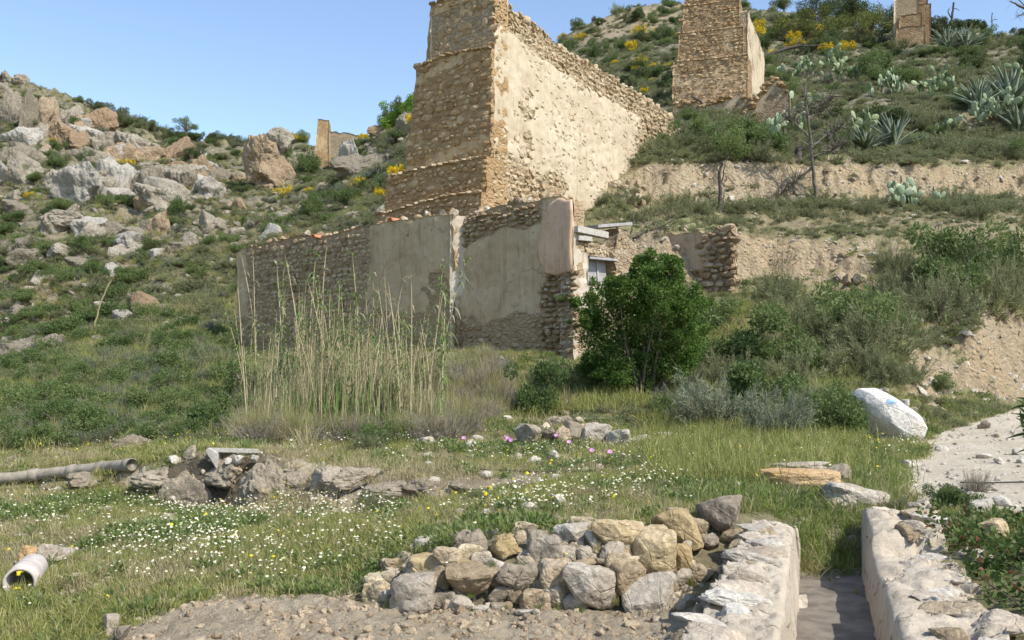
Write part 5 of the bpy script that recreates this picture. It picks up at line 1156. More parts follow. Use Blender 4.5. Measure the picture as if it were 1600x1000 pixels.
    S(170, 992, 34, 34, 'rock_grey', 'grey upright stone at the corner of the tilled plot', k=7, sink=.1)
    S(188, 1000, 30, 24, 'rock_dark', 'dark stone beside the upright one at the tilled corner', k=3, sink=.1)
    S(120, 908, 24, 14, 'rock_tan', 'small tan stone in bare earth uphill of the clay pipe', k=4)
    for i, (px, py, a) in enumerate(((1318, 440, 26), (1332, 446, 30), (1346, 442, 24), (1308, 455, 20), (1338, 462, 22), (1322, 470, 14))):
        S(px, py, a, a * .7, 'rock_tan', 'brown stone in the small heap on the bare slope below the terrace', group='heap of stones on the bare slope', k=i, sink=.15, ymin=28)
    for i, (px, py, a) in enumerate(((1205, 318, 18), (1222, 320, 20), (1238, 318, 22), (1252, 318, 22), (1262, 310, 16), (1244, 306, 18), (1228, 306, 16), (1215, 308, 14))):
        S(px, py, a, a * .6, 'rock_grey', 'grey stone in the low pile by the dead tree foot', group='stone pile by the dead tree', k=i % 9, sink=.1, ymin=38)
    for i in range(26):
        rs = np.random.RandomState(900 + i); px = rs.uniform(958, 1010)
        S(px, rs.uniform(286, 328), rs.uniform(9, 20), rs.uniform(8, 14), 'rock_tan', 'tan rubble stone fallen where the long wall meets the bank', group='rubble at the end of the long wall', k=i % 9, sink=.2, ymin=38)
    for i in range(34):
        rs = np.random.RandomState(950 + i); px = rs.uniform(1520, 1585)
        S(px, rs.uniform(50, 60), rs.uniform(6, 12), rs.uniform(5, 8), 'rock_white', 'pale stone of the tumbled wall along the hilltop', group='tumbled hilltop wall stones', k=i % 9, sink=.1, ymin=70)
M['rock_white_clean'] = rock_mat('smooth_white_rock', (.70, .65, .575), (.75, .70, .63), (.78, .74, .68), lichen=.10, dark=(.42, .37, .31), bscale=.8)
M['earth_lump'] = rock_mat('crumbly_grey_earth', (.24, .20, .145), (.33, .28, .21), (.40, .345, .265), lichen=.5, dark=(.17, .14, .10), bscale=1.6)
near_rocks()

# ------------------------------------------------------------------ pipes, hoses, trough
def pipes():
    pts = [hit(x, y, 14) for x, y in ((-140, 775), (-60, 765), (0, 756), (60, 750), (120, 742), (165, 737), (207, 731))]
    pts = np.array(pts); pts[:, 2] = np.interp(np.arange(7), [0, 6], [pts[0, 2], pts[6, 2]]) * .5 + pts[:, 2] * .5 + .06; pts[:, 1] -= .1
    t = empty('water_pipe'); tag(t, 'long grey jointed pipe lying along the bank', 'pipe', None, 'thing')
    rs = np.random.RandomState(3)
    for k in range(6):
        V, Fs, _ = tube(np.linspace(pts[k], pts[k + 1], 8) + rs.normal(size=(8, 3)) * .005, .10, 12); obj('pipe_length', mesh('pipe_length', V, Fs, M['pipe'], True), None, t)
        d = unit(pts[k + 1] - pts[k]); V, Fs, _ = tube([pts[k + 1] - d * .12, pts[k + 1] - d * .1, pts[k + 1] + d * .05, pts[k + 1] + d * .07], [.101, .118, .118, .101], 12)
        obj('collar', mesh('collar', V, Fs, M['pipe'], True), None, t)
    # short open pipe
    a = hit(32, 928); b = hit(58, 890); a = a + np.array([0, 0, .12]); b = b + np.array([.02, .05, .12])
    d = unit(b - a); L = .62; r = .148; A = unit(np.cross(d, [0, 0, 1])); B = np.cross(A, d); n = 28
    an = np.arange(n) * 2 * math.pi / n; ring = lambda c, rr: c + (np.cos(an)[:, None] * A + np.sin(an)[:, None] * B) * rr
    o = a - d * .05
    R = [ring(o + d * L, r * .92), ring(o + d * L * .5, r), ring(o, r), ring(o, r * .84), ring(o + d * L * .9, r * .78)]
    V = np.concatenate(R); i = np.arange(n); Q = [np.stack([k * n + i, k * n + (i + 1) % n, (k + 1) * n + (i + 1) % n, (k + 1) * n + i], -1) for k in range(4)]
    me = mesh('short_pipe', V, Q, M['clay'], True)
    tag(obj('short_pipe', me), 'short pale open-ended pipe lying below two stones', 'pipe', None, 'thing')
    # hoses
    for lab, P_, r in (('black hose looping over the earth ledge and meadow', [(520, 783), (548, 772), (575, 758), (596, 742), (612, 736), (640, 735), (680, 737), (720, 735), (780, 738), (850, 741), (930, 739)], .017),
                       ('black hose sagging beneath the long grey pipe', [(0, 768), (40, 764), (80, 768), (105, 770), (130, 764), (165, 752), (190, 738), (215, 722), (260, 712), (310, 704), (332, 701)], .017),
                       ('thin dark hose crossing the path edge', [(1500, 757), (1540, 758), (1580, 757), (1640, 756)], .012)):
        q = np.array([hit(x, y, 9) for x, y in P_]); q[:, 2] += .03; tt = np.linspace(0, len(q) - 1, 40)
        c = np.stack([np.interp(tt, np.arange(len(q)), q[:, k]) for k in range(3)], -1)
        V, Fs, _ = tube(c, r, 6); tag(obj('hose', mesh('hose', V, Fs, M['hose'], True)), lab, 'hose', None, 'thing')
    # concrete trough stub
    t = empty('concrete_trough'); tag(t, 'broken concrete trough with upright end plate perched on the bank', 'trough', None, 'thing')
    Y = 14.6
    def plate(name, quad, th):
        q = np.array([at(x, y, Y + dy) for x, y, dy in quad]); nrm = unit(np.cross(q[1] - q[0], q[3] - q[0])) * th
        V = np.concatenate([q, q + nrm]); Fq = np.array([[0, 1, 2, 3], [7, 6, 5, 4], [0, 4, 5, 1], [1, 5, 6, 2], [2, 6, 7, 3], [3, 7, 4, 0]])
        bm = bmesh.new(); vs = [bm.verts.new(v) for v in V]; [bm.faces.new([vs[i] for i in f]) for f in Fq]
        bmesh.ops.recalc_face_normals(bm, faces=bm.faces); bmesh.ops.bevel(bm, geom=bm.edges[:], offset=.012, segments=2, affect='EDGES')
        me = bpy.data.meshes.new(name); bm.to_mesh(me); bm.free(); obj(name, me, M['concrete'], t)
    plate('end_plate', [(323, 704, 0), (341, 732, 0), (341, 706, .0), (328, 699, 0)], .10)
    plate('end_plate', [(341, 733, .02), (341, 706, .02), (350, 705, .5), (350, 728, .5)], .06)
    plate('rim', [(326, 700, .02), (404, 702, .1), (404, 709, .1), (328, 707, .02)], .12)
    plate('back_plate', [(345, 708, .35), (404, 708, .4), (404, 730, .4), (345, 730, .35)], .08)
    plate('floor_slab', [(340, 733, .04), (400, 730, .1), (400, 726, .5), (345, 729, .5)], .06)
    for px, py, a, lab in ((356, 726, 16, 'upright white stone inside the broken trough'), (372, 723, 20, 'white rounded stone on the trough edge'), (369, 740, 20, 'pinkish stone below the trough edge'), (398, 722, 16, 'white stone at the far end of the trough')):
        p = at(px, py - 5, Y - .12); obj_ = obj('stone', rmesh('rock', px % 9, 'rock_white' if 'white' in lab else 'rock_tan'), None, None, p, (.3, .2, px), (a * Y / F / 2, a * Y / F / 2 * .8, a * Y / F / 2 * .8)); tag(obj_, lab, 'stone', None, 'thing')
pipes()
# ------------------------------------------------------------------ plants: shapes
def hemi(rs, n, up=.35, spread=1.0):
    d = rs.normal(size=(n, 3)); d[:, 2] = np.abs(d[:, 2]) + up; d[:, :2] *= spread; return unit(d)
def scrub_shape(seed, stems=125, per=54, leaf=(.05, .11), lw=.014, upr=.25, clumps=7, hgt=.85):
    """twiggy feathery bush about one metre in radius"""
    rs = np.random.RandomState(seed); B, T = [], []
    cc = np.concatenate([rs.uniform(-.55, .55, (clumps, 2)), np.zeros((clumps, 1))], 1); ch = rs.uniform(.6, 1.0, clumps)
    for k in range(stems):
        c = rs.randint(clumps); b = cc[c] * .45 + np.array([*rs.normal(0, .06, 2), 0]); d = hemi(rs, 1, upr, .8)[0]
        L = ch[c] * rs.uniform(.5, 1.0); T.append(cc[c] * .75 + b * .3 + d * L * np.array([.72, .72, hgt])); B.append(b)
    B, T = np.array(B), np.array(T)
    Vs, Fs, _ = tubes(B, T, .010, .003, 3, .06, rs, 2)
    N = stems * per; i = np.repeat(np.arange(stems), per); t = rs.uniform(.35, 1.03, N) ** .8
    p = B[i] + (T[i] - B[i]) * t[:, None] + rs.normal(0, .022, (N, 3)); p[:, 2] = np.maximum(p[:, 2], .01)
    d = unit(unit(T[i] - B[i]) * .9 + rs.normal(0, .55, (N, 3)))
    V, Q, _ = strips(p, d, rs.uniform(*leaf, N), lw * rs.uniform(.7, 1.4, N), .1, 1, None, rs, .5)
    ti = np.clip(.25 + .5 * rs.rand(N) + .25 * (t - .5), 0, 1)
    return (V, [Q], np.repeat(ti, 4)), (Vs, Fs, np.zeros(len(Vs)))
def two(name, leafpart, stempart, mleaf, mstem, extra=None):
    L, S = [leafpart], [stempart]; parts = L + S + ([extra[0]] if extra else [])
    V, Fs, t = merge(parts)
    # merged faces keep their order inside each polygon size
    counts = {}
    for mi, p in enumerate(parts):
        for f in p[1]: counts.setdefault(np.asarray(f).shape[1], []).append((mi, len(f)))
    midx = np.concatenate([np.full(n, mi) for sz in {f.shape[1]: 0 for f in Fs} for mi, n in counts[sz]])
    return mesh(name, V, Fs, tint=t, mats=[mleaf, mstem] + ([extra[1]] if extra else []), midx=midx)
def clump_leaves(rs, centres, radii, n, size, flat=.0, outer=.55):
    c = rs.choice(len(centres), n, p=radii ** 2 / np.sum(radii ** 2)); d = unit(rs.normal(size=(n, 3)))
    r = radii[c] * (outer + (1 - outer) * rs.rand(n) ** .6) * rs.choice([1, 1, .6], n)
    p = centres[c] + d * r[:, None] * np.array([1, 1, .85]); nd = unit(d * .7 + rs.normal(0, .7, (n, 3)) + np.array([0, 0, .2]))
    return p, nd, c
def leaves_mesh(p, d, size, rs, asp=.5):
    n = len(p); sz = size * rs.uniform(.7, 1.3, n); side = unit(np.cross(d, rs.normal(size=(n, 3)))); nn = np.cross(d, side)
    a = p; b = p + d * (sz * .5)[:, None] + side * (sz * asp * .5)[:, None] + nn * (sz * .08)[:, None]; c = p + d * sz[:, None]; e = p + d * (sz * .5)[:, None] - side * (sz * asp * .5)[:, None] + nn * (sz * .08)[:, None]
    V = np.stack([a, b, c, e], 1).reshape(-1, 3); return V, np.arange(4 * n).reshape(-1, 4)
def bush_shape(seed, n=5200, leaf=.085, clumps=16, squash=.9, asp=.5, stems=26):
    rs = np.random.RandomState(seed)
    ce = rs.normal(0, .36, (clumps, 3)); ce[:, 2] = np.abs(ce[:, 2]) * 1.1 + .22; ce[:, :2] *= 1.05; ra = rs.uniform(.22, .42, clumps)
    p, d, c = clump_leaves(rs, ce, ra, n, leaf); p[:, 2] = np.maximum(p[:, 2] * squash, .02)
    V, Q = leaves_mesh(p, d, leaf, rs, asp); tone = rs.rand(clumps)[c] * .45 + rs.rand(n) * .55
    b = np.zeros((clumps, 3)); b[:, :2] = rs.normal(0, .08, (clumps, 2)); Vs, Fs, _ = tubes(b, ce * .95, .028, .008, 4, .08, rs, 3)
    return (V, [Q], np.repeat(tone, 4)), (Vs, Fs, np.zeros(len(Vs)))
SCR = {}
def variants(key, n, f):
    SCR[key] = [f(k) for k in range(n)]
variants('scrub', 5, lambda k: two('scrub', *scrub_shape(10 + k), M['scrub'], M['bark']))
variants('bluescrub', 4, lambda k: two('scrub', *scrub_shape(30 + k, 140, 50, (.05, .09), .014, .3), M['scrub_blue'], M['bark']))
variants('green', 5, lambda k: two('bush', *bush_shape(50 + k), M['green'], M['bark']))
variants('dark', 3, lambda k: two('bush', *bush_shape(70 + k, 5200, .085, 12), M['pine'], M['bark']))
variants('bright', 3, lambda k: two('bush', *bush_shape(90 + k, 4200, .11, 12, 1.1), M['bright'], M['bark']))
variants('olive', 3, lambda k: two('bush', *bush_shape(95 + k, 5200, .09, 14, 1.15), M['olive'], M['bark']))
def broom_shape(seed):
    a, b = scrub_shape(seed, 100, 26, (.05, .1), .012, .3, 6, .7); rs = np.random.RandomState(seed + 1)
    ce = rs.normal(0, .38, (11, 3)); ce[:, 2] = .40 + .22 * rs.rand(11); ra = rs.uniform(.12, .30, 11)
    p, d, c = clump_leaves(rs, ce, ra, 900, .06); p[:, 2] = np.maximum(p[:, 2], .2); V, Q = leaves_mesh(p, d, .07, rs, .9)
    return two('broom', a, b, M['green'], M['bark'], ((V, [Q], rs.rand(len(V))), M['broom']))
variants('broom', 4, lambda k: broom_shape(110 + k))
variants('drybush', 3, lambda k: two('dry_bush', *scrub_shape(130 + k, 150, 10, (.10, .22), .006, .2, 6, .8), M['drytwig'], M['drytwig']))
def tuft_shape(seed, n, h, wd, sp, droop, mats, nseg=3, r0=.3):
    rs = np.random.RandomState(seed); b = np.zeros((n, 3)); b[:, :2] = rs.normal(0, r0 * .5, (n, 2)) * h
    d = np.zeros((n, 3)); an = rs.uniform(0, 6.28, n); tl = np.abs(rs.normal(0, sp, n)); d[:, 0] = np.cos(an) * np.sin(tl); d[:, 1] = np.sin(an) * np.sin(tl); d[:, 2] = np.cos(tl)
    V, Q, m = strips(b, d, h * rs.uniform(.45, 1.05, n), wd * rs.uniform(.7, 1.3, n), droop * rs.uniform(.4, 1.6, n), nseg, None, rs, .8, 0, .18)
    return mesh('tuft', V, [Q], mats, tint=np.repeat(rs.rand(n), m))
SCR['tuft'] = [tuft_shape(150 + k, 130, 1.0, .016, .45, .45, M['lush']) for k in range(3)]
SCR['drytuft'] = [tuft_shape(160 + k, 150, 1.0, .011, .42, .35, M['dry']) for k in range(3)]
SCR['tallgrass'] = [tuft_shape(165 + k, 150, 1.0, .012, .34, .3, M['grass']) for k in range(3)]
_rsP = np.random.RandomState(77)
KW = {'scrub': 'grey-green bush', 'bluescrub': 'blue-grey bush', 'green': 'green bush', 'dark': 'dark green bush', 'olive': 'yellow-green bush', 'broom': 'yellow broom', 'drybush': 'dry straw bush', 'tallgrass': 'grass tussock', 'drytuft': 'dry grass tussock'}
KEEP = [(1396, 230, 40), (1352, 232, 34), (1432, 322, 50), (1300, 130, 50), (1262, 120, 34), (1388, 150, 34), (1460, 150, 40), (1232, 200, 40), (1345, 215, 26), (1565, 190, 60), (1582, 158, 40), (1530, 165, 34), (1480, 76, 26), (1508, 77, 26), (1590, 205, 30), (1225, 215, 30), (1320, 450, 30)]
def spot_plant(kind, px, py, wpx, hpx, group, ymin, lo, hi):
    if any(abs(px - x) < r and abs(py - y - 8) < r * .7 for x, y, r in KEEP): return None
    return plant(kind, px, py, wpx, hpx, which(px, py, wpx, KW[kind], lo, hi), group + ' - ' + KW[kind] if kind == 'broom' else group, ymin=ymin, name='terrace_bush' if 'terrace' in group and kind == 'scrub' else 'hillside_bush' if 'hillside' in group and kind == 'scrub' else None)
def plant(kind, px, py, wpx, hpx, label, group=None, name=None, cat=None, ymin=2.0, k=None, pos=None):
    p = hit(px, py, ymin) if pos is None else pos
    me = SCR[kind][_rsP.randint(len(SCR[kind])) if k is None else k]
    W, H = wpx * p[1] / F, hpx * p[1] / F
    nm, ct = {'scrub': ('scrub_bush', 'bush'), 'bluescrub': ('scrub_bush', 'bush'), 'green': ('green_bush', 'bush'), 'dark': ('dark_bush', 'bush'), 'bright': ('bright_bush', 'bush'), 'olive': ('olive_bush', 'bush'), 'broom': ('broom_bush', 'bush'), 'drybush': ('dry_bush', 'dry bush'), 'tuft': ('grass_tussock', 'tussock'), 'drytuft': ('dry_tussock', 'tussock'), 'tallgrass': ('grass_tussock', 'tussock')}[kind]
    full = {'scrub': .80, 'bluescrub': .8, 'bright': 1.25, 'olive': 1.25}.get(kind, .85)
    if kind in ('tuft', 'drytuft', 'tallgrass'): s = (W * .8, W * .8, H)
    else: s = (W / 2 / .82, W / 2 / .82, H / full)
    o = obj(name or nm, me, None, None, (p[0], p[1] + W * .25, p[2] - .04 * H), (_rsP.uniform(-.06, .06), _rsP.uniform(-.06, .06), _rsP.uniform(0, 6.28)), s)
    tag(o, label, cat or ct, group, 'thing'); return o

# ------------------------------------------------------------------ bushes that stand out
def main_bushes():
    for a in [('scrub', 1225, 482, 120, 78, 'grey-green scrub bush below the sunlit end of the earthen ruin'), ('scrub', 1292, 548, 120, 80, 'grey-green scrub bush low on the bank beside the stone heap'), ('scrub', 1382, 572, 170, 120, 'large grey-green bush spilling above the white boulder'), ('scrub', 1462, 508, 160, 112, 'large grey-green bush at the heart of the bank thicket'),
              ('scrub', 1556, 498, 150, 120, 'largest grey-green bush above the yellow roadside bank'), ('scrub', 1412, 428, 90, 66, 'small grey-green bush on the lip of the bare terrace slope'), ('scrub', 1330, 590, 130, 80, 'grey-green scrub bush just uphill of the white boulder'), ('scrub', 1425, 600, 80, 50, 'drooping grey-green bush hanging over the path edge'), ('scrub', 1522, 458, 130, 70, 'grey-green bush at the upper edge of the thicket'),
              ('scrub', 1592, 486, 110, 112, 'grey-green bush at the far end of the thicket'), ('green', 1262, 580, 100, 50, 'fresh green weedy bush at the foot of the thicket'), ('scrub', 1400, 520, 110, 74, 'greener bush in the middle of the thicket'), ('scrub', 1340, 505, 110, 66, 'small grey-green bush on the near side of the thicket'), ('scrub', 1440, 545, 100, 70, 'green bush on top of the yellow roadside bank'),
              ('bluescrub', 1140, 672, 180, 118, 'broad blue-grey bush on the meadow edge beside the glossy bush'), ('bluescrub', 1222, 690, 130, 116, 'blue-grey bush next to the white boulder meadow'), ('bluescrub', 1072, 655, 110, 70, 'low blue-grey bush at the foot of the glossy bush'), ('green', 1182, 566, 130, 62, 'pale green broom-like bush in sun beyond the glossy bush'), ('drybush', 1215, 550, 90, 70, 'dry straw-coloured bush beyond the glossy bush'),
              ('green', 1120, 520, 90, 46, 'green weeds under the sunlit end of the earthen ruin'), ('scrub', 1278, 655, 90, 78, 'green-grey bush between blue-grey bush and white boulder'), ('green', 1310, 690, 100, 70, 'leafy green weeds in front of the white boulder'), ('drybush', 1220, 420, 90, 56, 'dead grey twiggy bush hanging from the terrace edge'), ('green', 1100, 575, 90, 40, 'low green weeds by the shaded trunk of the glossy bush'),
              ('scrub', 572, 706, 70, 40, 'low grey-green plant at the foot of the canes'), ('drybush', 545, 678, 90, 70, 'dry tangled shrub among the cane bases'), ('green', 590, 700, 60, 36, 'green weed at the foot of the canes'), ('drybush', 742, 625, 120, 100, 'dry grey twiggy bush against the house corner bay'), ('drytuft', 760, 640, 90, 66, 'dry grass tussock at the foot of the twiggy grey bush'), ('green', 836, 652, 84, 62, 'blue-green spurge with yellowish heads before the house'), ('scrub', 872, 598, 80, 46, 'grey-green weeds under the house corner'), ('dark', 945, 620, 80, 44, 'dark undergrowth in the shade of the glossy bush'),
              ('drytuft', 890, 645, 60, 66, 'pale tall dry grass beside the meadow outcrop'), ('scrub', 650, 680, 70, 50, 'small grey-green scrub near the cane edge'), ('green', 610, 690, 80, 46, 'yellow-green spurge clump near the cane edge'), ('drybush', 640, 640, 110, 100, 'grey dry twigs tangled under the canes'), ('drybush', 690, 640, 90, 70, 'straw-coloured twigs beside the leaning cane'),
              ('drytuft', 330, 672, 120, 60, 'dry grass patch beside the cane brake'), ('drytuft', 385, 690, 90, 90, 'tall dry grass at the edge of the canes'), ('drytuft', 470, 700, 80, 70, 'orange-brown dry grass under the canes'), ('drytuft', 355, 640, 90, 70, 'pale dry grass on the slope by the canes'),
              ('tuft', 1150, 755, 90, 56, 'lush tussock beside the dark lichened boulder'), ('tuft', 1168, 790, 60, 56, 'bright tussock on the end of the dry stone wall'), ('tallgrass', 1120, 750, 100, 56, 'weedy tussock on the meadow edge near the channel'), ('tuft', 1345, 762, 70, 62, 'tall green grass behind the grey-brown stone'), ('tuft', 1230, 735, 100, 46, 'green grass behind the orange slab'), ('tuft', 1300, 735, 80, 50, 'long green grass between slab and white boulder'),
              ('tuft', 1248, 860, 50, 80, 'lush grass against the end of the channel wall'), ('tuft', 1275, 850, 70, 76, 'lush grass filling the channel mouth'), ('tuft', 1320, 870, 60, 80, 'shaded grass beside the rounded channel block'), ('tuft', 1220, 815, 60, 50, 'grass behind the top of the channel wall'), ('tuft', 1300, 830, 80, 60, 'grass in the channel below the orange slab'), ('tuft', 1335, 830, 50, 60, 'grass leaning on the rounded channel block'), ('tuft', 1262, 890, 40, 50, 'grass fringe at the channel silt'),
              ('scrub', 1412, 800, 50, 30, 'small wiry bush at the path edge'), ('scrub', 580, 800, 70, 38, 'small wiry tussock below the pale earth ledge'), ('tallgrass', 665, 790, 70, 32, 'wiry tussock in the meadow above the dry stone wall'), ('scrub', 740, 790, 60, 30, 'low wiry plants under the long earth ledge'), ('tallgrass', 250, 790, 80, 60, 'green grass at the mouth of the dark hollow'), ('tallgrass', 430, 790, 60, 46, 'green grass beside the grey earth lump')]:
        plant(*a)
    rs = np.random.RandomState(88)
    for px, py, s in ((1262, 520, 96), (1310, 555, 100), (1350, 540, 110), (1500, 498, 110), (1480, 470, 110), (1560, 450, 100), (1440, 455, 90), (1395, 480, 90), (1600, 440, 80), (1510, 425, 80), (1570, 415, 70), (1340, 570, 100), (1290, 590, 80), (1375, 600, 90), (1160, 600, 90), (1120, 610, 80), (1240, 600, 90), (1190, 640, 100), (1260, 500, 70)):
        spot_plant('scrub' if (px + py) % 30 else 'green', px, py, s * 1.15, s * .78, 'bushes of the bank thicket', 18, 70, 140)
    # bushes along the terrace lips, one by one
    for k in range(38):
        px = rs.uniform(975, 1600); py = 256 + rs.uniform(-34, 3)
        if 1330 < px < 1500 and rs.rand() < .6: continue
        s = rs.uniform(44, 92); spot_plant('scrub' if rs.rand() < .75 else 'green', px, py, s, s * rs.uniform(.5, .72), 'bushes on the upper terrace lip', 42.9, 44, 92)
    for k in range(44):
        px = rs.uniform(935, 1600); py = 346 - rs.uniform(0, 26)
        s = rs.uniform(40, 80); spot_plant('scrub', px, py, s, s * rs.uniform(.4, .6), 'bushes on the lower terrace', 34.5, 40, 80)
    for k in range(120):
        px, py = rs.uniform(1180, 1620), rs.uniform(60, 225); p = hit(px, py, 44)
        if p[1] > 115 or (1090 < px < 1200 and py > 80): continue
        s = rs.uniform(22, 62) * min(1, 60 / p[1]) ** .6; spot_plant(('scrub', 'scrub', 'scrub', 'green', 'dark')[rs.randint(5)], px, py, s, s * rs.uniform(.5, .8), 'bushes on the upper hillside', 44, 18, 62)
    for k in range(36):
        px, py = rs.uniform(1030, 1480), rs.uniform(470, 690)
        if 1330 < px < 1460 and py > 590: continue
        s = rs.uniform(30, 66); spot_plant(('scrub', 'green', 'green', 'drybush')[rs.randint(4)], px, py, s, s * rs.uniform(.4, .7), 'scrub on the slope under the thicket', 17, 30, 66)
    # far hill behind the long wall
    for k in range(64):
        px, py = rs.uniform(860, 1066), rs.uniform(8, 160); p = hit(px, py, 46)
        if p[1] > 142: continue
        s = rs.uniform(10, 34); br = rs.rand() < .4
        spot_plant('broom' if br else ('scrub', 'green', 'dark')[rs.randint(3)], px, py, s, s * rs.uniform(.5, .8), 'plants behind the long wall', 46, 10, 34)
    for k in range(34):
        px, py = rs.uniform(1172, 1330), rs.uniform(14, 90)
        s = rs.uniform(16, 40); br = rs.rand() < .35
        spot_plant('broom' if br else ('scrub', 'olive')[rs.randint(2)], px, py, s, s * .7, 'hilltop plants', 60, 16, 40)
    # scrub slope between the slender tower and the great tower
    for k in range(80):
        px, py = rs.uniform(395, 662), rs.uniform(185, 380); p = hit(px, py, 43)
        if p[1] > 170 or (480 < px < 530 and py < 265): continue
        s = rs.uniform(14, 48); br = rs.rand() < .25 and py < 330
        spot_plant('broom' if br else ('scrub', 'bluescrub', 'green', 'scrub')[rs.randint(4)], px, py, s, s * rs.uniform(.45, .75), 'plants behind the house', 43, 14, 48)
    plant('bright', 628, 194, 48, 36, 'bright green bush on the skyline beside the great tower', ymin=60); plant('bright', 646, 190, 40, 38, 'bright green bush touching the great tower', ymin=60); plant('dark', 638, 170, 36, 34, 'dark tree crown behind the bright green bushes', ymin=60); plant('dark', 610, 190, 26, 26, 'small dark bush at the end of the bright green bushes', ymin=60); plant('dark', 557, 205, 18, 14, 'lone dark bush on the skyline rocks', ymin=60)
    # rocky hill across the gully
    n = 0
    while n < 150:
        px, py = rs.uniform(-40, 400), rs.uniform(120, 590)
        if px < 60 and py < 150: continue
        p = hit(px, py, 43)
        if p[1] < 44 or p[1] > 140 or (px > 130 and py > 520): continue
        n += 1; s = rs.uniform(12, 34) * (1.25 if py > 420 else 1); br = rs.rand() < (.4 if (py < 340 and px < 60) else (.06 if py < 300 else 0))
        spot_plant('broom' if br else ('scrub', 'scrub', 'green', 'dark', 'bluescrub', 'scrub')[rs.randint(6)], px, py, s, s * rs.uniform(.4, .75), 'plants across the gully', 43, 12, 40)
    for k in range(46):
        px = rs.uniform(-10, 330); py = np.interp(px, [0, 60, 130, 200, 330], [140, 160, 185, 212, 236]) + 8 + rs.rand() * 130
        s = rs.uniform(18, 38); spot_plant(('scrub', 'bluescrub', 'green')[rs.randint(3)], px, py, s, s * rs.uniform(.5, .8), 'plants across the gully', 43, 12, 40)
    # skyline scrub
    for k in range(44):
        px = rs.uniform(140, 480); py = np.interp(px, [100, 200, 240, 290, 370, 480], [150, 190, 207, 219, 222, 226]) + rs.uniform(0, 10)
        s = rs.uniform(10, 24); spot_plant('dark' if rs.rand() < .5 else 'scrub', px, py, s, s * .6, 'ridge line scrub', 90, 10, 24)
    # green slope in front of the gully
    for k in range(84):
        px, py = rs.uniform(-30, 400), rs.uniform(490, 700)
        if py < 560 and px < 110: continue
        s = rs.uniform(34, 80) * (.7 if py < 540 else 1)
        spot_plant(('green', 'scrub', 'bluescrub', 'tallgrass', 'tallgrass', 'drytuft')[rs.randint(6)], px, py, s, s * rs.uniform(.4, .7), 'plants on the green slope', 15.5, 28, 80)
main_bushes()

# ------------------------------------------------------------------ glossy bush in front of the house
def lentisk():
    p = hit(1010, 622, 15); Y = p[1]; g = p[2]
    t = empty('glossy_bush', p); tag(t, 'big rounded dark glossy green bush in front of the house gable', 'bush', None, 'thing')
    rs = np.random.RandomState(99)
    cl = [(1022, 412, 26), (1020, 432, 34), (1004, 440, 28), (964, 462, 26), (945, 465, 36), (915, 480, 24), (985, 465, 42), (1030, 465, 40), (1060, 450, 30), (1070, 480, 36), (1085, 505, 28), (1040, 500, 44), (1000, 510, 48), (955, 505, 46), (925, 520, 34), (940, 545, 44), (985, 550, 50), (1030, 540, 48), (1070, 535, 38), (1090, 530, 20), (965, 580, 40), (1010, 580, 44), (1050, 570, 40), (1078, 560, 26), (930, 575, 28), (912, 505, 16), (1010, 420, 20), (1040, 430, 22)]
    ce = np.array([at(x, y, Y) - p for x, y, r in cl]); ra = np.array([r * Y / F for x, y, r in cl])
    ce[:, 1] += rs.uniform(-1.0, 1.2, len(cl)) * (1 - np.abs(ce[:, 0]) / 2.6).clip(.2, 1); ra *= .78
    sh = rs.randint(len(cl), size=150); so_ = unit(rs.normal(size=(150, 3)) + np.array([0, -.2, .5])); 
    ce = np.concatenate([ce] + [ce[sh] + so_ * (ra[sh] * f_)[:, None] for f_ in (.95, 1.15, 1.35)]); ra = np.concatenate([ra] + [np.full(150, r_) for r_ in (.16, .12, .08)])
    n = 60000; q, d, c = clump_leaves(rs, ce, ra, n, .06, outer=.5); V, Q = leaves_mesh(q, d, .07, rs, .55)
    tone = np.clip(rs.rand(len(ce))[c] * .6 + rs.rand(n) * .5, 0, 1)
    obj('foliage', mesh('foliage', V, [Q], M['lentisk'], tint=np.repeat(tone, 4)), None, t)
    b = np.zeros((len(cl), 3)); b[:, 0] = rs.normal(0, .18, len(cl)); b[:, 1] = rs.normal(.1, .18, len(cl))
    V, Fs, _ = tubes(b, ce[:len(cl)], .05, .012, 5, .07, rs, 4); obj('trunk', mesh('trunk', V, Fs, M['bark']), None, t)
lentisk()

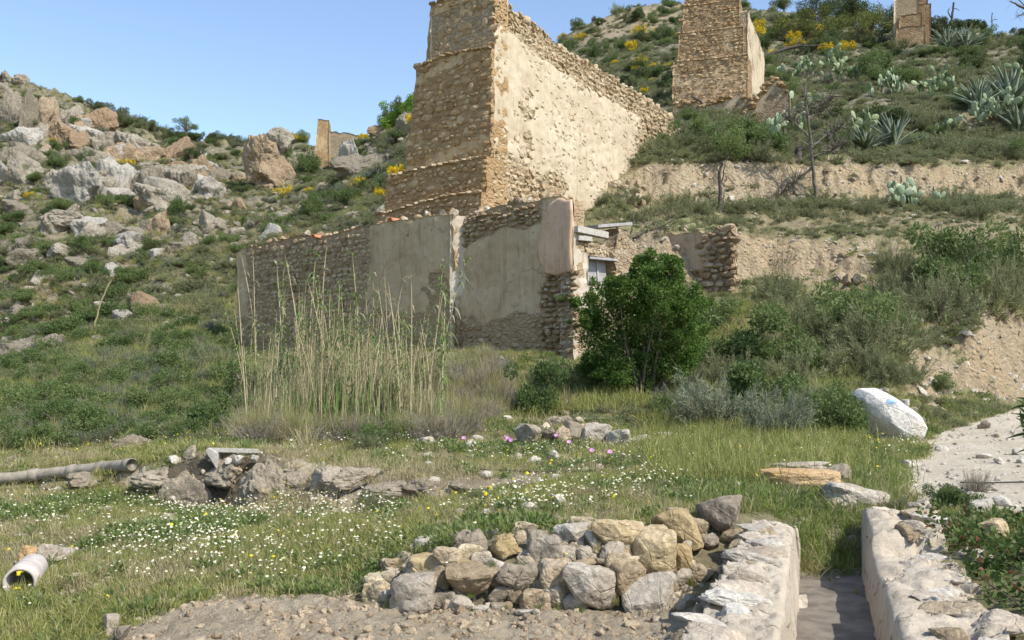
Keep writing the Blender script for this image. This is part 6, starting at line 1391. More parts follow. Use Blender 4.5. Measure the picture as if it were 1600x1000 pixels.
# ------------------------------------------------------------------ canes
def canes():
    rs = np.random.RandomState(111); protos = []
    for k in range(12):
        green = k < 6; n = 9; hgt = 1.0; bend = rs.normal(0, .05, 2); zz = np.linspace(0, 1, n)
        pts = np.stack([bend[0] * zz ** 2.2, bend[1] * zz ** 2.2, zz], -1)
        V, Fs, _ = tube(pts, np.interp(zz, [0, 1], [.0058, .0026]), 5); st = mesh('stalk', V, Fs, M['cane'], True, tint=np.full(len(V), rs.rand()))
        nl = 40 if green else 20; tz = rs.uniform(.25, 1.0, nl); b = np.stack([np.interp(tz, zz, pts[:, c]) for c in range(3)], -1)
        an = rs.uniform(0, 6.28, nl); el = rs.uniform(.25, 1.0, nl); d = np.stack([np.cos(an) * np.cos(el), np.sin(an) * np.cos(el), np.sin(el)], -1)
        V, Q, m = strips(b, d, rs.uniform(.07, .16, nl) * (1 if green else .8), (.016 if green else .008), rs.uniform(.4, 1.0, nl), 4, np.cross(d, [0, 0, 1.]), rs, .7)
        lv = mesh('leaves', V, [Q], M['caneleaf'] if green else M['dry'], tint=np.repeat(rs.rand(nl), m)); protos.append((st, lv, green))
    L = [(447, 655, 408, 0, 0), (474, 660, 395, .02, 6), (500, 650, 372, .0, 7), (562, 660, 392, .03, 0), (607, 655, 408, 0, 8), (668, 640, 405, .13, 1), (398, 640, 384, 0, 9), (403, 640, 392, .01, 10), (440, 650, 398, 0, 2), (480, 655, 388, .02, 3), (665, 655, 436, .1, 7), (640, 640, 470, .16, 11), (680, 640, 400, .09, 4)]
    for k in range(270):
        px = np.clip(rs.normal(545, 84), 388, 690); L.append((px, rs.uniform(622, 690), rs.uniform(420, 560) if rs.rand() < .4 else rs.uniform(480, 600), rs.normal(.02, .07), rs.randint(12)))
    for i, (px, py, top, lean, k) in enumerate(L):
        p = hit(px, py, 15); H = (py - top) * p[1] / F; st, lv, gr = protos[k]
        lab = {0: 'tall green-topped cane at the cane brake edge nearest the house end', 5: 'tall leaning cane set apart beside the plaster break'}.get(i) or '%s %s cane %s%s' % ('tall' if top < 450 else 'mid-height' if top < 520 else 'low', 'green leafy' if gr else 'dry pale', 'leaning aside ' if abs(lean) > .07 else '', 'before the house end' if px < 450 else 'before the rubble stretch of the house' if px < 560 else 'before the plastered stretch of the house' if px < 640 else 'near the broken plaster edge')
        o = obj('reed', st, None, None, (p[0], p[1], p[2] - .05), (rs.normal(0, .03), lean, rs.uniform(0, 6.28) if abs(lean) < .08 else 0), (H * .9, H * .9, H))
        tag(o, lab, 'reed', None if i in (0, 5) else ('leafy canes' if gr else 'dry canes'), 'thing')
        obj('leaves', lv, None, o)
canes()

# ------------------------------------------------------------------ succulents
def pad_mesh():
    rs = np.random.RandomState(3); V, Fc = ico(2); V = V.copy(); V[:, 1] *= .065; V[:, 0] *= (.31 + .07 * V[:, 2]); V[:, 2] = V[:, 2] * .5 + .48
    V[:, 1] += .03 * np.sin(V[:, 0] * 5); return V, Fc
PADV, PADF = pad_mesh()
PADM = {m: mesh('pad', PADV, [PADF], M[m], True, tint=np.full(len(PADV), .5)) for m in ('pad', 'paddark')}
def prickly_pear(px, py, hpx, wpx, npad, label, ymin, seed, m='pad'):
    p = hit(px, py, ymin); H = hpx * p[1] / F; W = wpx * p[1] / F; rs = np.random.RandomState(seed)
    t = empty('prickly_pear', p); tag(t, label, 'cactus', None, 'thing')
    ps = .44 if p[1] < 44 else .54; npad = int(npad * 1.5)
    if H > 1.2:
        q_ = SCR['dark'][seed % 3]; obj('filler_bush', SCR['drybush'][seed % 3], None, t, (0, .25, -.1), (0, 0, seed), (W * .32, W * .25, H * .7))  # dry bush added inside the cactus clump to make its interior dark
    V, Fs, _ = tube([(0, 0, -.1), (.03, 0, .3), (0, .05, .55)], [.13, .11, .07], 7); obj('stem', mesh('stem', V, Fs, M['bark'], True), None, t)
    tips = [(np.array([rs.uniform(-.46, .46) * W, rs.uniform(-.3, .3) * W, rs.uniform(0, .2) * H]), 0.0, rs.uniform(0, 6)) for _ in range(max(3, npad // 6))]
    n = 0
    while n < npad:
        b, tilt, rz = tips[rs.randint(len(tips))]; tl = np.clip(tilt + rs.normal(0, .55), -1.25, 1.25); rz2 = rz + rs.normal(0, .9); s = ps * rs.uniform(.8, 1.25)
        R = Euler((0, tl, rz2)).to_matrix(); top = b + np.array(R @ Vector((0, 0, s * .92)))
        if top[2] > H or top[2] < .05 or abs(top[0]) > W * .55: 
            if rs.rand() < .9: continue
        obj('pad', PADM[m], None, t, b, (0, tl, rz2), (s, s, s)); n += 1
        tips.append((top, tl, rz2)); 
        if rs.rand() < .5: tips.append((b + np.array(R @ Vector((.16 * s, 0, s * .8))), tl + .6, rz2))
def agave(px, py, hpx, wpx, label, ymin, seed, group=None):
    p = hit(px, py, ymin); H = hpx * p[1] / F; rs = np.random.RandomState(seed); t = empty('agave', p); tag(t, label, 'agave', group, 'thing')
    for k in range(36):
        el = rs.uniform(.3, 1.5); an = k * 2.4 + rs.normal(0, .2); L = H * rs.uniform(.85, 1.15)
        obj('leaf', AGL[k % 3], None, t, (0, 0, .02), (0, math.pi / 2 - el, an), (L, L * .8, L))
def agave_leaf(seed):
    rs = np.random.RandomState(seed); n = 8; z = np.linspace(0, 1, n); wd = .105 * np.interp(z, [0, .15, .45, 1], [.8, .8, 1.0, .05]); cx = rs.uniform(.05, .22) * z ** 2.2
    R = [np.stack([cx + o * 1.0 + ab * wd * .35, s * wd, z], -1) for s, o, ab in ((-1, 0, -1.0), (0, -.0, .25), (1, 0, -1.0), (0, -.022, -.9))]
    V = np.stack(R, 1).reshape(-1, 3); i = np.arange(n - 1)[:, None] * 4; j = np.arange(4)[None]; Q = np.stack([i + j, i + (j + 1) % 4, i + 4 + (j + 1) % 4, i + 4 + j], -1).reshape(-1, 4)
    return mesh('leaf', V, [Q], M['agave'], True, tint=np.full(len(V), rs.rand()))
AGL = [agave_leaf(k) for k in range(3)]
def succulents():
    pp = prickly_pear
    pp(1432, 325, 52, 90, 50, 'bushy pale prickly pear standing alone at the foot of the yellow bank', 38, 1); pp(1300, 132, 74, 104, 60, 'big prickly pear crowning the shaded hollow by the fallen trunk', 44, 2, 'paddark'); pp(1262, 122, 56, 64, 34, 'prickly pear over the fallen dead trunk', 44, 3, 'paddark'); pp(1388, 152, 52, 58, 36, 'pale prickly pear clump on the middle of the hillside', 44, 4); pp(1460, 152, 66, 64, 36, 'prickly pear with scattered pads above the upper terrace', 44, 5, 'paddark')
    pp(1232, 200, 54, 70, 34, 'pale prickly pear behind the bare dead tree', 44, 6); pp(1345, 215, 46, 34, 14, 'small green prickly pear beside the agave rosette', 44, 7, 'paddark'); pp(1565, 192, 84, 96, 60, 'large prickly pear mass mixed with agave on the upper terrace', 46, 8); pp(1225, 215, 40, 50, 18, 'low prickly pear under the broken wall stub', 44, 9); pp(1470, 210, 22, 36, 10, 'few fallen prickly pear pads by the terrace step', 46, 10); pp(1216, 120, 26, 20, 8, 'tiny prickly pear by the stacked tower base', 46, 11); pp(1590, 62 + 90, 70, 60, 22, 'prickly pear behind the large agave', 50, 12, 'paddark')
    ag = agave
    ag(1396, 232, 52, 0, 'broad grey-blue agave rosette above the yellow terrace bank', 44, 1); ag(1352, 236, 42, 0, 'agave rosette drooping beside the small prickly pear', 44, 2); ag(1576, 170, 66, 0, 'large agave with tall leaves on the upper terrace', 46, 3); ag(1528, 172, 50, 0, 'agave leaning out of the large prickly pear mass', 46, 4); ag(1480, 78, 36, 0, 'upright agave below the hilltop tower', 60, 5); ag(1508, 78, 34, 0, 'second agave from the hilltop tower', 60, 6); ag(1590, 210, 54, 0, 'dark agave on the shaded terrace step', 50, 7); ag(1380, 68, 16, 0, 'tiny agave beside the hilltop tower foot', 70, 8)
    for k, (px, py) in enumerate(((560, 285), (575, 280), (590, 275), (530, 300))): ag(px, py, 14, 0, 'small agave on the scrub slope behind the house', 45, 20 + k, 'small agaves behind the house')
succulents()

# ------------------------------------------------------------------ bare and living trees
def branch_tree(px, py, Y, limbs, m, name, label, cat, r0=.09, seed=0, twigs=40, twl=22, twr=.012):
    """limbs: polylines in photo pixels, given their own depth around the trunk"""
    rs = np.random.RandomState(seed); base = hit(px, py, Y) if Y else hit(px, py); t = empty(name, base); tag(t, label, cat, None, 'thing')
    ends = []
    for i, (pl, ra, rb) in enumerate(limbs):
        q = np.array([at(x, y, base[1]) - base for x, y in pl]); dy = rs.uniform(-.8, .8) if i else 0
        q[:, 1] += np.linspace(0, dy, len(q)); tt = np.linspace(0, len(q) - 1, 14); c = np.stack([np.interp(tt, np.arange(len(q)), q[:, k]) for k in range(3)], -1); c += rs.normal(0, .02, c.shape)
        V, Fs, _ = tube(c, np.linspace(ra, rb, 14), 6); obj('trunk' if i == 0 else 'branch', mesh('branch', V, Fs, M[m], True), None, t); ends.append(c)
    if twigs:
        b = []; e = []
        for k in range(twigs):
            c = ends[rs.randint(len(ends))]; j = rs.randint(5, 14); d = unit(rs.normal(size=3) + np.array([0, 0, .6])); b.append(c[j]); e.append(c[j] + d * rs.uniform(.3, 1) * twl * base[1] / F)
        V, Fs, _ = tubes(np.array(b), np.array(e), twr, twr * .4, 3, .12, rs, 3); obj('twigs', mesh('twigs', V, Fs, M[m]), None, t)
    return t
branch_tree(1277, 320, 38, [([(1277, 322), (1273, 290), (1270, 255), (1266, 215), (1262, 175), (1258, 150)], .095, .03), ([(1270, 262), (1250, 275), (1232, 295), (1210, 315)], .07, .03), ([(1268, 230), (1290, 212), (1310, 200), (1330, 192)], .06, .02), ([(1266, 215), (1240, 190), (1222, 180)], .05, .02), ([(1264, 190), (1285, 170), (1300, 150)], .05, .015), ([(1268, 245), (1300, 235), (1320, 225)], .04, .015)], 'deadwood', 'dead_tree', 'tall bare dead tree on the yellow terrace bank', 'dead tree', seed=1, twigs=420, twl=34, twr=.021)
branch_tree(1124, 332, 34.5, [([(1124, 334), (1126, 300), (1124, 270), (1128, 256)], .10, .05), ([(1126, 290), (1130, 275), (1134, 256), (1140, 240)], .04, .01), ([(1125, 275), (1116, 255), (1112, 240)], .03, .01), ([(1126, 318), (1132, 310), (1134, 296)], .03, .01)], 'blackwood', 'dead_sapling', 'thin dark dead sapling on the lower terrace', 'dead tree', seed=2, twigs=14, twl=16)
branch_tree(1165, 262, 42.9, [([(1165, 268), (1164, 255), (1166, 246)], .13, .11)], 'blackwood', 'tree_stump', 'short dark stump on the lip of the yellow bank', 'stump', seed=3, twigs=0)
branch_tree(1248, 256, 42.9, [([(1248, 262), (1247, 245), (1249, 228)], .18, .14)], 'blackwood', 'tree_stump', 'thick dark stump near the bare dead tree', 'stump', seed=4, twigs=0)
branch_tree(1172, 262, 42.9, [([(1172, 268), (1172, 256), (1173, 248)], .06, .05)], 'blackwood', 'tree_stump', 'thin dark stump beside the short one', 'stump', seed=14, twigs=0)
branch_tree(1185, 92, 50, [([(1178, 92), (1205, 84), (1230, 76), (1255, 70)], .22, .12), ([(1240, 76), (1250, 62), (1258, 52)], .08, .03), ([(1250, 72), (1275, 73), (1290, 74)], .08, .03), ([(1235, 95), (1250, 84), (1262, 74)], .07, .03), ([(1200, 90), (1230, 98), (1260, 100)], .12, .05)], 'blackwood', 'dead_log', 'fallen dark dead log lying beside the stacked tower', 'dead tree', seed=5, twigs=24, twl=20)
branch_tree(1106, 178, 52, [([(1107, 180), (1100, 164), (1090, 156), (1080, 150)], .10, .05)], 'blackwood', 'leaning_branch', 'dark dead branch leaning before the low crumbling wall', 'dead branch', seed=6, twigs=0)
branch_tree(1640, 80, 60, [([(1640, 90), (1630, 40), (1612, 18), (1592, 8), (1578, 2)], .3, .05), ([(1620, 28), (1600, 24), (1582, 28)], .08, .02), ([(1606, 14), (1590, -4), (1578, -14)], .07, .02), ([(1612, 18), (1600, 20), (1590, 26)], .06, .02)], 'deadwood', 'dead_tree', 'leafless dead tree reaching in above the hilltop wall', 'dead tree', seed=7, twigs=60, twl=16)
branch_tree(1484, 40, 70, [([(1484, 60), (1488, 24), (1490, 4)], .16, .10), ([(1487, 30), (1482, 16), (1486, 12)], .08, .03), ([(1489, 14), (1496, 12), (1502, 14)], .05, .02)], 'blackwood', 'dead_flower_stalk', 'dark dead agave flower stalk beside the hilltop tower', 'dead stalk', seed=8, twigs=10, twl=8)
branch_tree(1550, 52, 80, [([(1550, 58), (1550, 40), (1550, 20)], .08, .05), ([(1547, 34), (1550, 33), (1553, 34)], .04, .03)], 'deadwood', 'dead_flower_stalk', 'faint thin stalk above the tumbled hilltop wall', 'dead stalk', seed=9, twigs=6, twl=6)
branch_tree(318, 214, 95, [([(310, 219), (316, 216), (318, 212), (319, 205)], .12, .06), ([(316, 216), (309, 211), (307, 206)], .08, .03)], 'blackwood', 'dead_branch', 'small dead forked branch beside the almond tree', 'dead branch', seed=10, twigs=0)
branch_tree(146, 520, 30, [([(145, 528), (150, 500), (158, 472), (168, 448), (176, 434)], .05, .035), ([(150, 522), (155, 521), (158, 525)], .06, .03)], 'cane', 'leaning_stalk', 'long pale dry stalk leaning across the green slope', 'dry stalk', seed=11, twigs=0)
branch_tree(1000, 372, 33, [([(985, 372), (1010, 362), (1050, 346)], .04, .015), ([(990, 374), (1012, 352), (1030, 345)], .03, .01), ([(986, 366), (990, 350), (1000, 344)], .03, .01), ([(992, 376), (1020, 366), (1044, 354)], .03, .01)], 'deadwood', 'brushwood', 'pale brushwood heaped behind the house gable', 'brushwood', seed=12, twigs=50, twl=34)
branch_tree(1400, 222, 44, [([(1385, 222), (1420, 224), (1450, 226), (1480, 226)], .05, .04)], 'deadwood', 'fallen_pole', 'thin dark pole lying below the agave rosette', 'pole', seed=13, twigs=0)
def tree(px, py, wpx, hpx, key, label, group, ymin, seed, trunk=.35, name='pine_tree', pos_py=None):
    p = hit(px, py, ymin); W, H = wpx * p[1] / F, hpx * p[1] / F; rs = np.random.RandomState(seed)
    t = empty(name, p); tag(t, label, 'tree', group, 'thing')
    n = 12; ce = np.stack([rs.normal(0, .24, n) * W, rs.normal(0, .24, n) * W, H * (trunk + (1 - trunk) * rs.uniform(.15, .85, n))], -1); ra = np.full(n, W * .22) * rs.uniform(.7, 1.2, n)
    m = 2600; q, d, c = clump_leaves(rs, ce, ra, m, .2, outer=.3); V, Q = leaves_mesh(q, d, max(.14, W * .05), rs, .5)
    obj('crown', mesh('crown', V, [Q], M[key], tint=np.repeat(rs.rand(n)[c] * .5 + rs.rand(m) * .5, 4)), None, t)
    b = np.zeros((n, 3)); b[:, 2] = H * trunk * .8; V, Fs, _ = tubes(b, ce, W * .03, W * .008, 4, .05, rs, 3); V2, F2, _ = tube([(0, 0, -.3), (0, 0, H * trunk)], [W * .045, W * .03], 6)
    V, Fs, _ = merge([(V, Fs, None), (V2, F2, None)]); obj('trunk', mesh('trunk', V, Fs, M['bark']), None, t)
def trees():
    tree(292, 217, 30, 32, 'green', 'lone almond tree on the ridge skyline', None, 90, 1, .45, 'almond_tree')
    for k, (px, py, a, b) in enumerate(((1290, 30, 50, 44), (1320, 30, 56, 46), (1350, 28, 56, 44), (1382, 36, 50, 50), (1270, 26, 40, 36), (1225, 16, 36, 28), (1335, 20, 60, 40), (1408, 30, 40, 40))):
        tree(px, py, a, b, 'pine', 'dark pine tree on the hilltop behind the terraces', 'hilltop pines', 80, 10 + k, .15)
    for k, (px, py, a, b) in enumerate(((1232, 66, 50, 44), (1262, 62, 60, 48), (1300, 60, 52, 44), (1362, 56, 60, 46), (1345, 66, 44, 40), (1285, 70, 40, 34))):
        tree(px, py, a, b, 'olive', 'yellow-green young tree on the hilltop slope below the pines', 'hilltop young trees', 62, 30 + k, .1, 'young_tree')
    for k, (px, py, a) in enumerate(((1475, 42, 24), (1500, 44, 26), (1518, 48, 22), (1598, 55, 22), (1532, 50, 20))):
        tree(px, py, a, a * .9, 'pine', 'small dark bushy tree along the hilltop wall', 'hilltop wall bushes', 80, 50 + k, .05, 'bushy_tree')
trees()
# ------------------------------------------------------------------ bramble and oleander in the near corner
def bramble():
    rs = np.random.RandomState(121); p = np.array([3.78, 7.4, .42]); t = empty('bramble', p); tag(t, 'dark leafy bramble growing against the crumbling channel wall', 'bush', None, 'thing')
    nb = 120; B = np.zeros((nb, 3)); B[:, 0] = rs.uniform(-.05, 1.1, nb); B[:, 1] = rs.uniform(-2.7, 1.1, nb); B[:, 0] += .28 * B[:, 1]; d = hemi(rs, nb, .5, 1.0); T = B + d * rs.uniform(.2, .52, nb)[:, None]
    V, Fs, _ = tubes(B, T, .006, .003, 4, .18, rs, 4); tag(obj('stems', mesh('stems', V, Fs, M['bark']), None, t), kind='stuff')
    N = nb * 70; i = np.repeat(np.arange(nb), 70); u = rs.uniform(.15, 1.05, N); q = B[i] + (T[i] - B[i]) * u[:, None] + rs.normal(0, .05, (N, 3)); q[:, 2] = np.maximum(q[:, 2], .01)
    V, Q = leaves_mesh(q, unit(rs.normal(size=(N, 3)) + [0, 0, .3]), .05, rs, .7); obj('foliage', mesh('foliage', V, [Q], M['bramble'], tint=np.repeat(rs.rand(N), 4)), None, t)
    # oleander shoot reaching in from the frame edge
    p = at(1604, 690, 8.2); t = empty('oleander', (p[0] + .12, p[1], .5)); tag(t, 'oleander shoot with long dark leaves at the edge by the path', 'shrub', None, 'thing')
    n = 40; b = np.zeros((n, 3)); b[:, 2] = rs.uniform(.72, 1.22, n); b[:, 0] = -.06 + rs.normal(0, .04, n); b[:, 1] = rs.normal(0, .06, n); d = unit(np.stack([rs.uniform(-.9, .9, n), rs.normal(0, .5, n), rs.uniform(-.1, 1.3, n)], -1))
    V, Q, m = strips(b, d, rs.uniform(.16, .24, n), .032, .25, 4, np.cross(d, [0.1, 1, .3]), rs, .8); obj('leaf_spray', mesh('leaf_spray', V, [Q], M['oleander'], tint=np.repeat(rs.rand(n), m)), None, t)
    for q_ in ((-.08, 0, 1.2), (.06, .05, 1.1)):
        V, Fs, _ = tube([(.0, 0, -.1), (q_[0] * .4, q_[1], .6), q_], [.014, .011, .007], 5); obj('stem', mesh('stem', V, Fs, M['bark'], True), None, t)
    for i, (px, py, s) in enumerate(((1300, 915, 30), (1262, 930, 24), (1340, 935, 34), (1318, 960, 22), (1352, 985, 30), (1275, 975, 16), (1330, 905, 40))):
        plant('drytuft' if i % 2 else 'tuft', px, py, s, s * .8, which(px, py, s, 'straggling grass tuft on the silt', 16, 40).split(' between')[0].split(' beside')[0] + (' near the lush grass', ' by the cream wall', ' by the rounded block', ' in the middle', ' under the crumbling wall', ' at the near end', ' where the grass starts')[i], 'grass on the channel silt', ymin=3.5)
    # twiggy weed at the path edge
    t = plant('drybush', 1530, 770, 60, 60, 'thin dry twiggy weed behind the bramble'); plant('green', 1500, 800, 60, 40, 'small leafy weed at the head of the bramble'); plant('dark', 1490, 790, 40, 30, 'small dark weed beside the rounded channel block')
M['bramble'] = leaf_mat('bramble_leaf', (.05, .09, .02), (.12, .17, .045), (.22, .10, .05), .3, .0)
M['oleander'] = leaf_mat('oleander_leaf', (.04, .075, .02), (.09, .14, .045), None, .15, .0)
bramble()
# plants rooted in the walls
def wall_plants():
    for u_, z_, s, lab, f in ((hfront.uz(878, 462) + (.24, 'small green weed growing on the house corner stones', hfront)),) if False else ():
        pass
    for (px, py, s, lab) in ((878, 466, .24, 'small green weed rooted in the house corner stones'), (890, 500, .14, 'tiny green weed low on the house corner')):
        u, z = hfront.uz(px, py, .1); q = hfront.pt(u, z - .1, .1); o = obj('green_bush', SCR['green'][0], None, None, q, (.3, 0, px), (s, s, s)); tag(o, lab, 'weed', None, 'thing')
    for i in range(26):
        rs = np.random.RandomState(700 + i); px = rs.uniform(600, 1090); py = rs.uniform(np.interp(px, [600, 720, 870, 1090], [890, 850, 840, 830]), 955); p = hit(px, py); S = rs.uniform(14, 30) * p[1] / F; kd = ('drytuft', 'tuft', 'tuft')[i % 3]
        o = obj('weed', SCR[kd][i % 3], None, None, (p[0], p[1] - .16, p[2] - .02), (-.25, 0, i), (S * .7, S * .7, S * .9)); tag(o, which(px, py, i % 5, ('dry wisp', 'grass wisp', 'green tuft')[i % 3], 0, 5), 'weed', 'weeds in the dry stone wall', 'thing')
    for i, (px, py, s, lab) in enumerate(((700, 905, 34, 'weeds sprouting in the middle of the dry stone wall'), (735, 925, 40, 'green weeds at the foot of the yellow wall stone'), (960, 935, 34, 'leafy green weed at the foot of the tan wall stones'), (810, 880, 26, 'weeds between grey and yellow wall stones'), (905, 950, 26, 'small weed under the biggest grey wall stone'), (870, 945, 26, 'small weed below the round brown wall stone'), (610, 935, 26, 'weed at the low end of the dry stone wall'), (790, 945, 24, 'weed beside the white foot stone'), (1075, 905, 34, 'reddish dry weed with yellow flowers at the wall end'))):
        p = hit(px, py); S = s * p[1] / F; o = obj('weed', SCR['tuft' if i % 2 else 'tallgrass'][i % 3], None, None, (p[0], p[1] - .12, p[2] - .02), (-.2, 0, i), (S * .7, S * .6, S * .8)); tag(o, lab, 'weed', None, 'thing')
wall_plants()
# ------------------------------------------------------------------ ground cover that nobody could count
_gn = {}
def scatter_group(col_):
    g = bpy.data.node_groups.new('scatter_' + col_.name, 'GeometryNodeTree')
    g.interface.new_socket('Geometry', in_out='INPUT', socket_type='NodeSocketGeometry'); g.interface.new_socket('Geometry', in_out='OUTPUT', socket_type='NodeSocketGeometry')
    i, o = g.nodes.new('NodeGroupInput'), g.nodes.new('NodeGroupOutput')
    ip = g.nodes.new('GeometryNodeInstanceOnPoints'); ci = g.nodes.new('GeometryNodeCollectionInfo')
    ci.inputs['Collection'].default_value = col_; ci.inputs['Separate Children'].default_value = True; ci.inputs['Reset Children'].default_value = True
    def na(name, typ):
        n = g.nodes.new('GeometryNodeInputNamedAttribute'); n.data_type = typ; n.inputs['Name'].default_value = name; return n.outputs['Attribute']
    ip.inputs['Pick Instance'].default_value = True
    L = g.links.new; L(i.outputs[0], ip.inputs['Points']); L(ci.outputs[0], ip.inputs['Instance']); L(na('pick', 'INT'), ip.inputs['Instance Index'])
    L(na('rot', 'FLOAT_VECTOR'), ip.inputs['Rotation']); L(na('scl', 'FLOAT_VECTOR'), ip.inputs['Scale']); L(ip.outputs[0], o.inputs[0]); return g
def scatter(name, label, meshes, P_, rot, scl, seed=0):
    rs = np.random.RandomState(seed); n = len(P_)
    c = bpy.data.collections.new('kit_' + name)
    for k, me in enumerate(meshes): c.objects.link(bpy.data.objects.new('%s_sprig_%d' % (name, k), me))
    me = bpy.data.meshes.new(name); me.vertices.add(n); me.vertices.foreach_set('co', np.asarray(P_, np.float32).ravel())
    a = me.attributes.new('pick', 'INT', 'POINT'); a.data.foreach_set('value', rs.randint(0, len(meshes), n).astype(np.int32))
    for k, v in (('rot', rot), ('scl', scl)):
        a = me.attributes.new(k, 'FLOAT_VECTOR', 'POINT'); a.data.foreach_set('vector', np.asarray(v, np.float32).ravel())
    o = bpy.data.objects.new(name, me); C.objects.link(o); md = o.modifiers.new('scatter', 'NODES'); md.node_group = scatter_group(c)
    tag(o, None, None, None, 'stuff'); return o
def spots(n, px0, px1, Y0, Y1, dens, seed, cull=True):
    rs = np.random.RandomState(seed); px = rs.uniform(px0, px1, n); Y = np.exp(rs.uniform(math.log(Y0), math.log(Y1), n)); x = (px - 800) / F * Y; z = hz(x, Y)
    q = HZ - F * (z - EYE) / Y; e = .06 * Y / 10 + .05
    sl = np.hypot(hz(x + e, Y) - hz(x - e, Y), hz(x, Y + e) - hz(x, Y - e)) / (2 * e)
    k = rs.rand(n) < dens(px, q, x, Y, sl); return np.stack([x, Y, z], -1)[k], q[k], px[k], rs
def upright(rs, n, tilt=.12): return np.stack([rs.normal(0, tilt, n), rs.normal(0, tilt, n), rs.uniform(0, 6.28, n)], -1)
def iso(rs, n, a, b, zr=(.8, 1.25)):
    s = rs.uniform(a, b, n); return np.stack([s, s, s * rs.uniform(*zr, n)], -1)
def keepout(px, q, x, Y):
    k = 1 - sstep(.45, .95, plowed_mask(x, Y))
    k = k * ~inpoly(px, q, PATH)
    ch = (x > .45 + .35 * (Y - 4.67)) & (x < 2.8 + .36 * (Y - 4.67)) & (Y < 9.6); k = k * ~ch
    u = (x - HO[0]) * HU[0] + (Y - HO[1]) * HU[1]; v = (x - HO[0]) * HW[0] + (Y - HO[1]) * HW[1]; k = k * ~((u > -.1) & (u < 19) & (v > -.3) & (v < 4))
    return k
def wallzone(px, q): return ~inpoly(px, q, [(575, 930), (600, 888), (730, 846), (900, 830), (1010, 818), (1130, 818), (1130, 960), (570, 970)])
def grow():
    cl = lambda x, Y, f, s: np.clip(.5 + 1.3 * fbm(x * f, Y * f, 0, s, 3), 0, 1)
    bare_px = lambda px, q: inpoly(px, q, [(400, 714), (540, 730), (700, 738), (860, 740), (860, 764), (700, 784), (600, 798), (500, 796), (470, 778), (390, 786)]) * .9
    # short meadow grass
    short = [tuft_shape(170 + k, 46, 1.0, .045, .62, .5, M['grass'], 2, .9) for k in range(4)]
    d1 = lambda px, q, x, Y, sl: keepout(px, q, x, Y) * sstep(1.1, .5, sl) * (.08 + .92 * cl(x, Y, .8, 301) ** 1.5) * (1 - bare_px(px, q)) * wallzone(px, q) * ((Y > 7.6) | ((px < 340) & (Y > 5.8)))
    P_, q, px, rs = spots(56000, -160, 1760, 5.8, 34, d1, 401); h = .045 + .11 * cl(P_[:, 0], P_[:, 1], .5, 305) ** 1.4 + .004 * P_[:, 1]
    s = np.stack([h, h, h * rs.uniform(.7, 1.5, len(h))], -1); scatter('meadow_grass', '', short, P_, upright(rs, len(P_)), s, 1)
    # dry grass
    dry = [tuft_shape(180 + k, 40, 1.0, .035, .6, .4, M['dry'], 2, .8) for k in range(3)]
    P_, q, px, rs = spots(33000, -160, 1760, 5.8, 60, lambda px, q, x, Y, sl: keepout(px, q, x, Y) * (sl < 1.3) * (.16 + .6 * cl(x, Y, .6, 302) ** 2) * wallzone(px, q) * ((Y > 7.6) | ((px < 340) & (Y > 5.8))), 402)
    h = .06 + .10 * rs.rand(len(P_)) + .006 * P_[:, 1]; scatter('dry_grass', '', dry, P_, upright(rs, len(P_)), np.stack([h, h, h * 1.2], -1), 2)
    # leafy weeds
    def weed(k):
        r = np.random.RandomState(190 + k); n = 60; d = hemi(r, n, .3); b = d * r.uniform(.1, .8, n)[:, None] * [1, 1, .8]; V, Q = leaves_mesh(b, d, .3, r, .45); return mesh('weed', V, [Q], M['weed'], tint=np.repeat(r.rand(n), 4))
    P_, q, px, rs = spots(24000, -160, 1760, 5.8, 36, lambda px, q, x, Y, sl: keepout(px, q, x, Y) * sstep(1.3, .6, sl) * (.03 + .97 * sstep(.5, .8, cl(x, Y, .7, 303))) * (1 - bare_px(px, q)) * wallzone(px, q) * np.where(px < 480, 1, .55) * ((Y > 7.6) | (px < 340)), 403)
    h = .07 + .12 * rs.rand(len(P_)) + .003 * P_[:, 1]; scatter('meadow_weeds', '', [weed(k) for k in range(4)], P_, upright(rs, len(P_)), np.stack([h, h, h], -1), 3)
    # taller green growth on the slope in front of the gully and round the bushes
    tall = [tuft_shape(200 + k, 60, 1.0, .026, .4, .35, M['grass'], 3, .7) for k in range(3)]
    z1 = [(-200, 560), (140, 520), (250, 480), (380, 460), (400, 690), (250, 690), (-200, 720)]; z2 = [(380, 640), (700, 600), (900, 590), (1060, 620), (1100, 690), (1000, 640), (860, 650), (700, 680), (480, 690)]; z3 = [(1040, 480), (1260, 480), (1340, 560), (1330, 740), (1200, 760), (1060, 760), (1000, 700)]
    dt = lambda px, q, x, Y, sl: keepout(px, q, x, Y) * np.maximum(np.maximum(inpoly(px, q, z1) * 1.0, inpoly(px, q, z2) * .9), inpoly(px, q, z3) * .8) * (.3 + .7 * cl(x, Y, .4, 304))
    P_, q, px, rs = spots(40000, -160, 1400, 9, 60, dt, 404); h = rs.uniform(.22, .5, len(P_)) * (1 + .012 * P_[:, 1]); scatter('tall_grass', '', tall, P_, upright(rs, len(P_)), np.stack([h, h, h], -1), 4)
    # lush grass round the channel head
    lush = [tuft_shape(210 + k, 50, 1.0, .028, .55, .6, M['lush'], 3, .8) for k in range(3)] + [tuft_shape(214, 40, 1.0, .022, .6, .5, M['dry'], 3, .8), tuft_shape(215, 44, 1.0, .026, .6, .6, M['grass'], 3, .8)]
    zc = [(1235, 740), (1400, 700), (1410, 790), (1350, 800), (1340, 900), (1260, 905), (1225, 830)]; zd = [(1060, 700), (1420, 690), (1400, 770), (1160, 800), (1100, 790)]
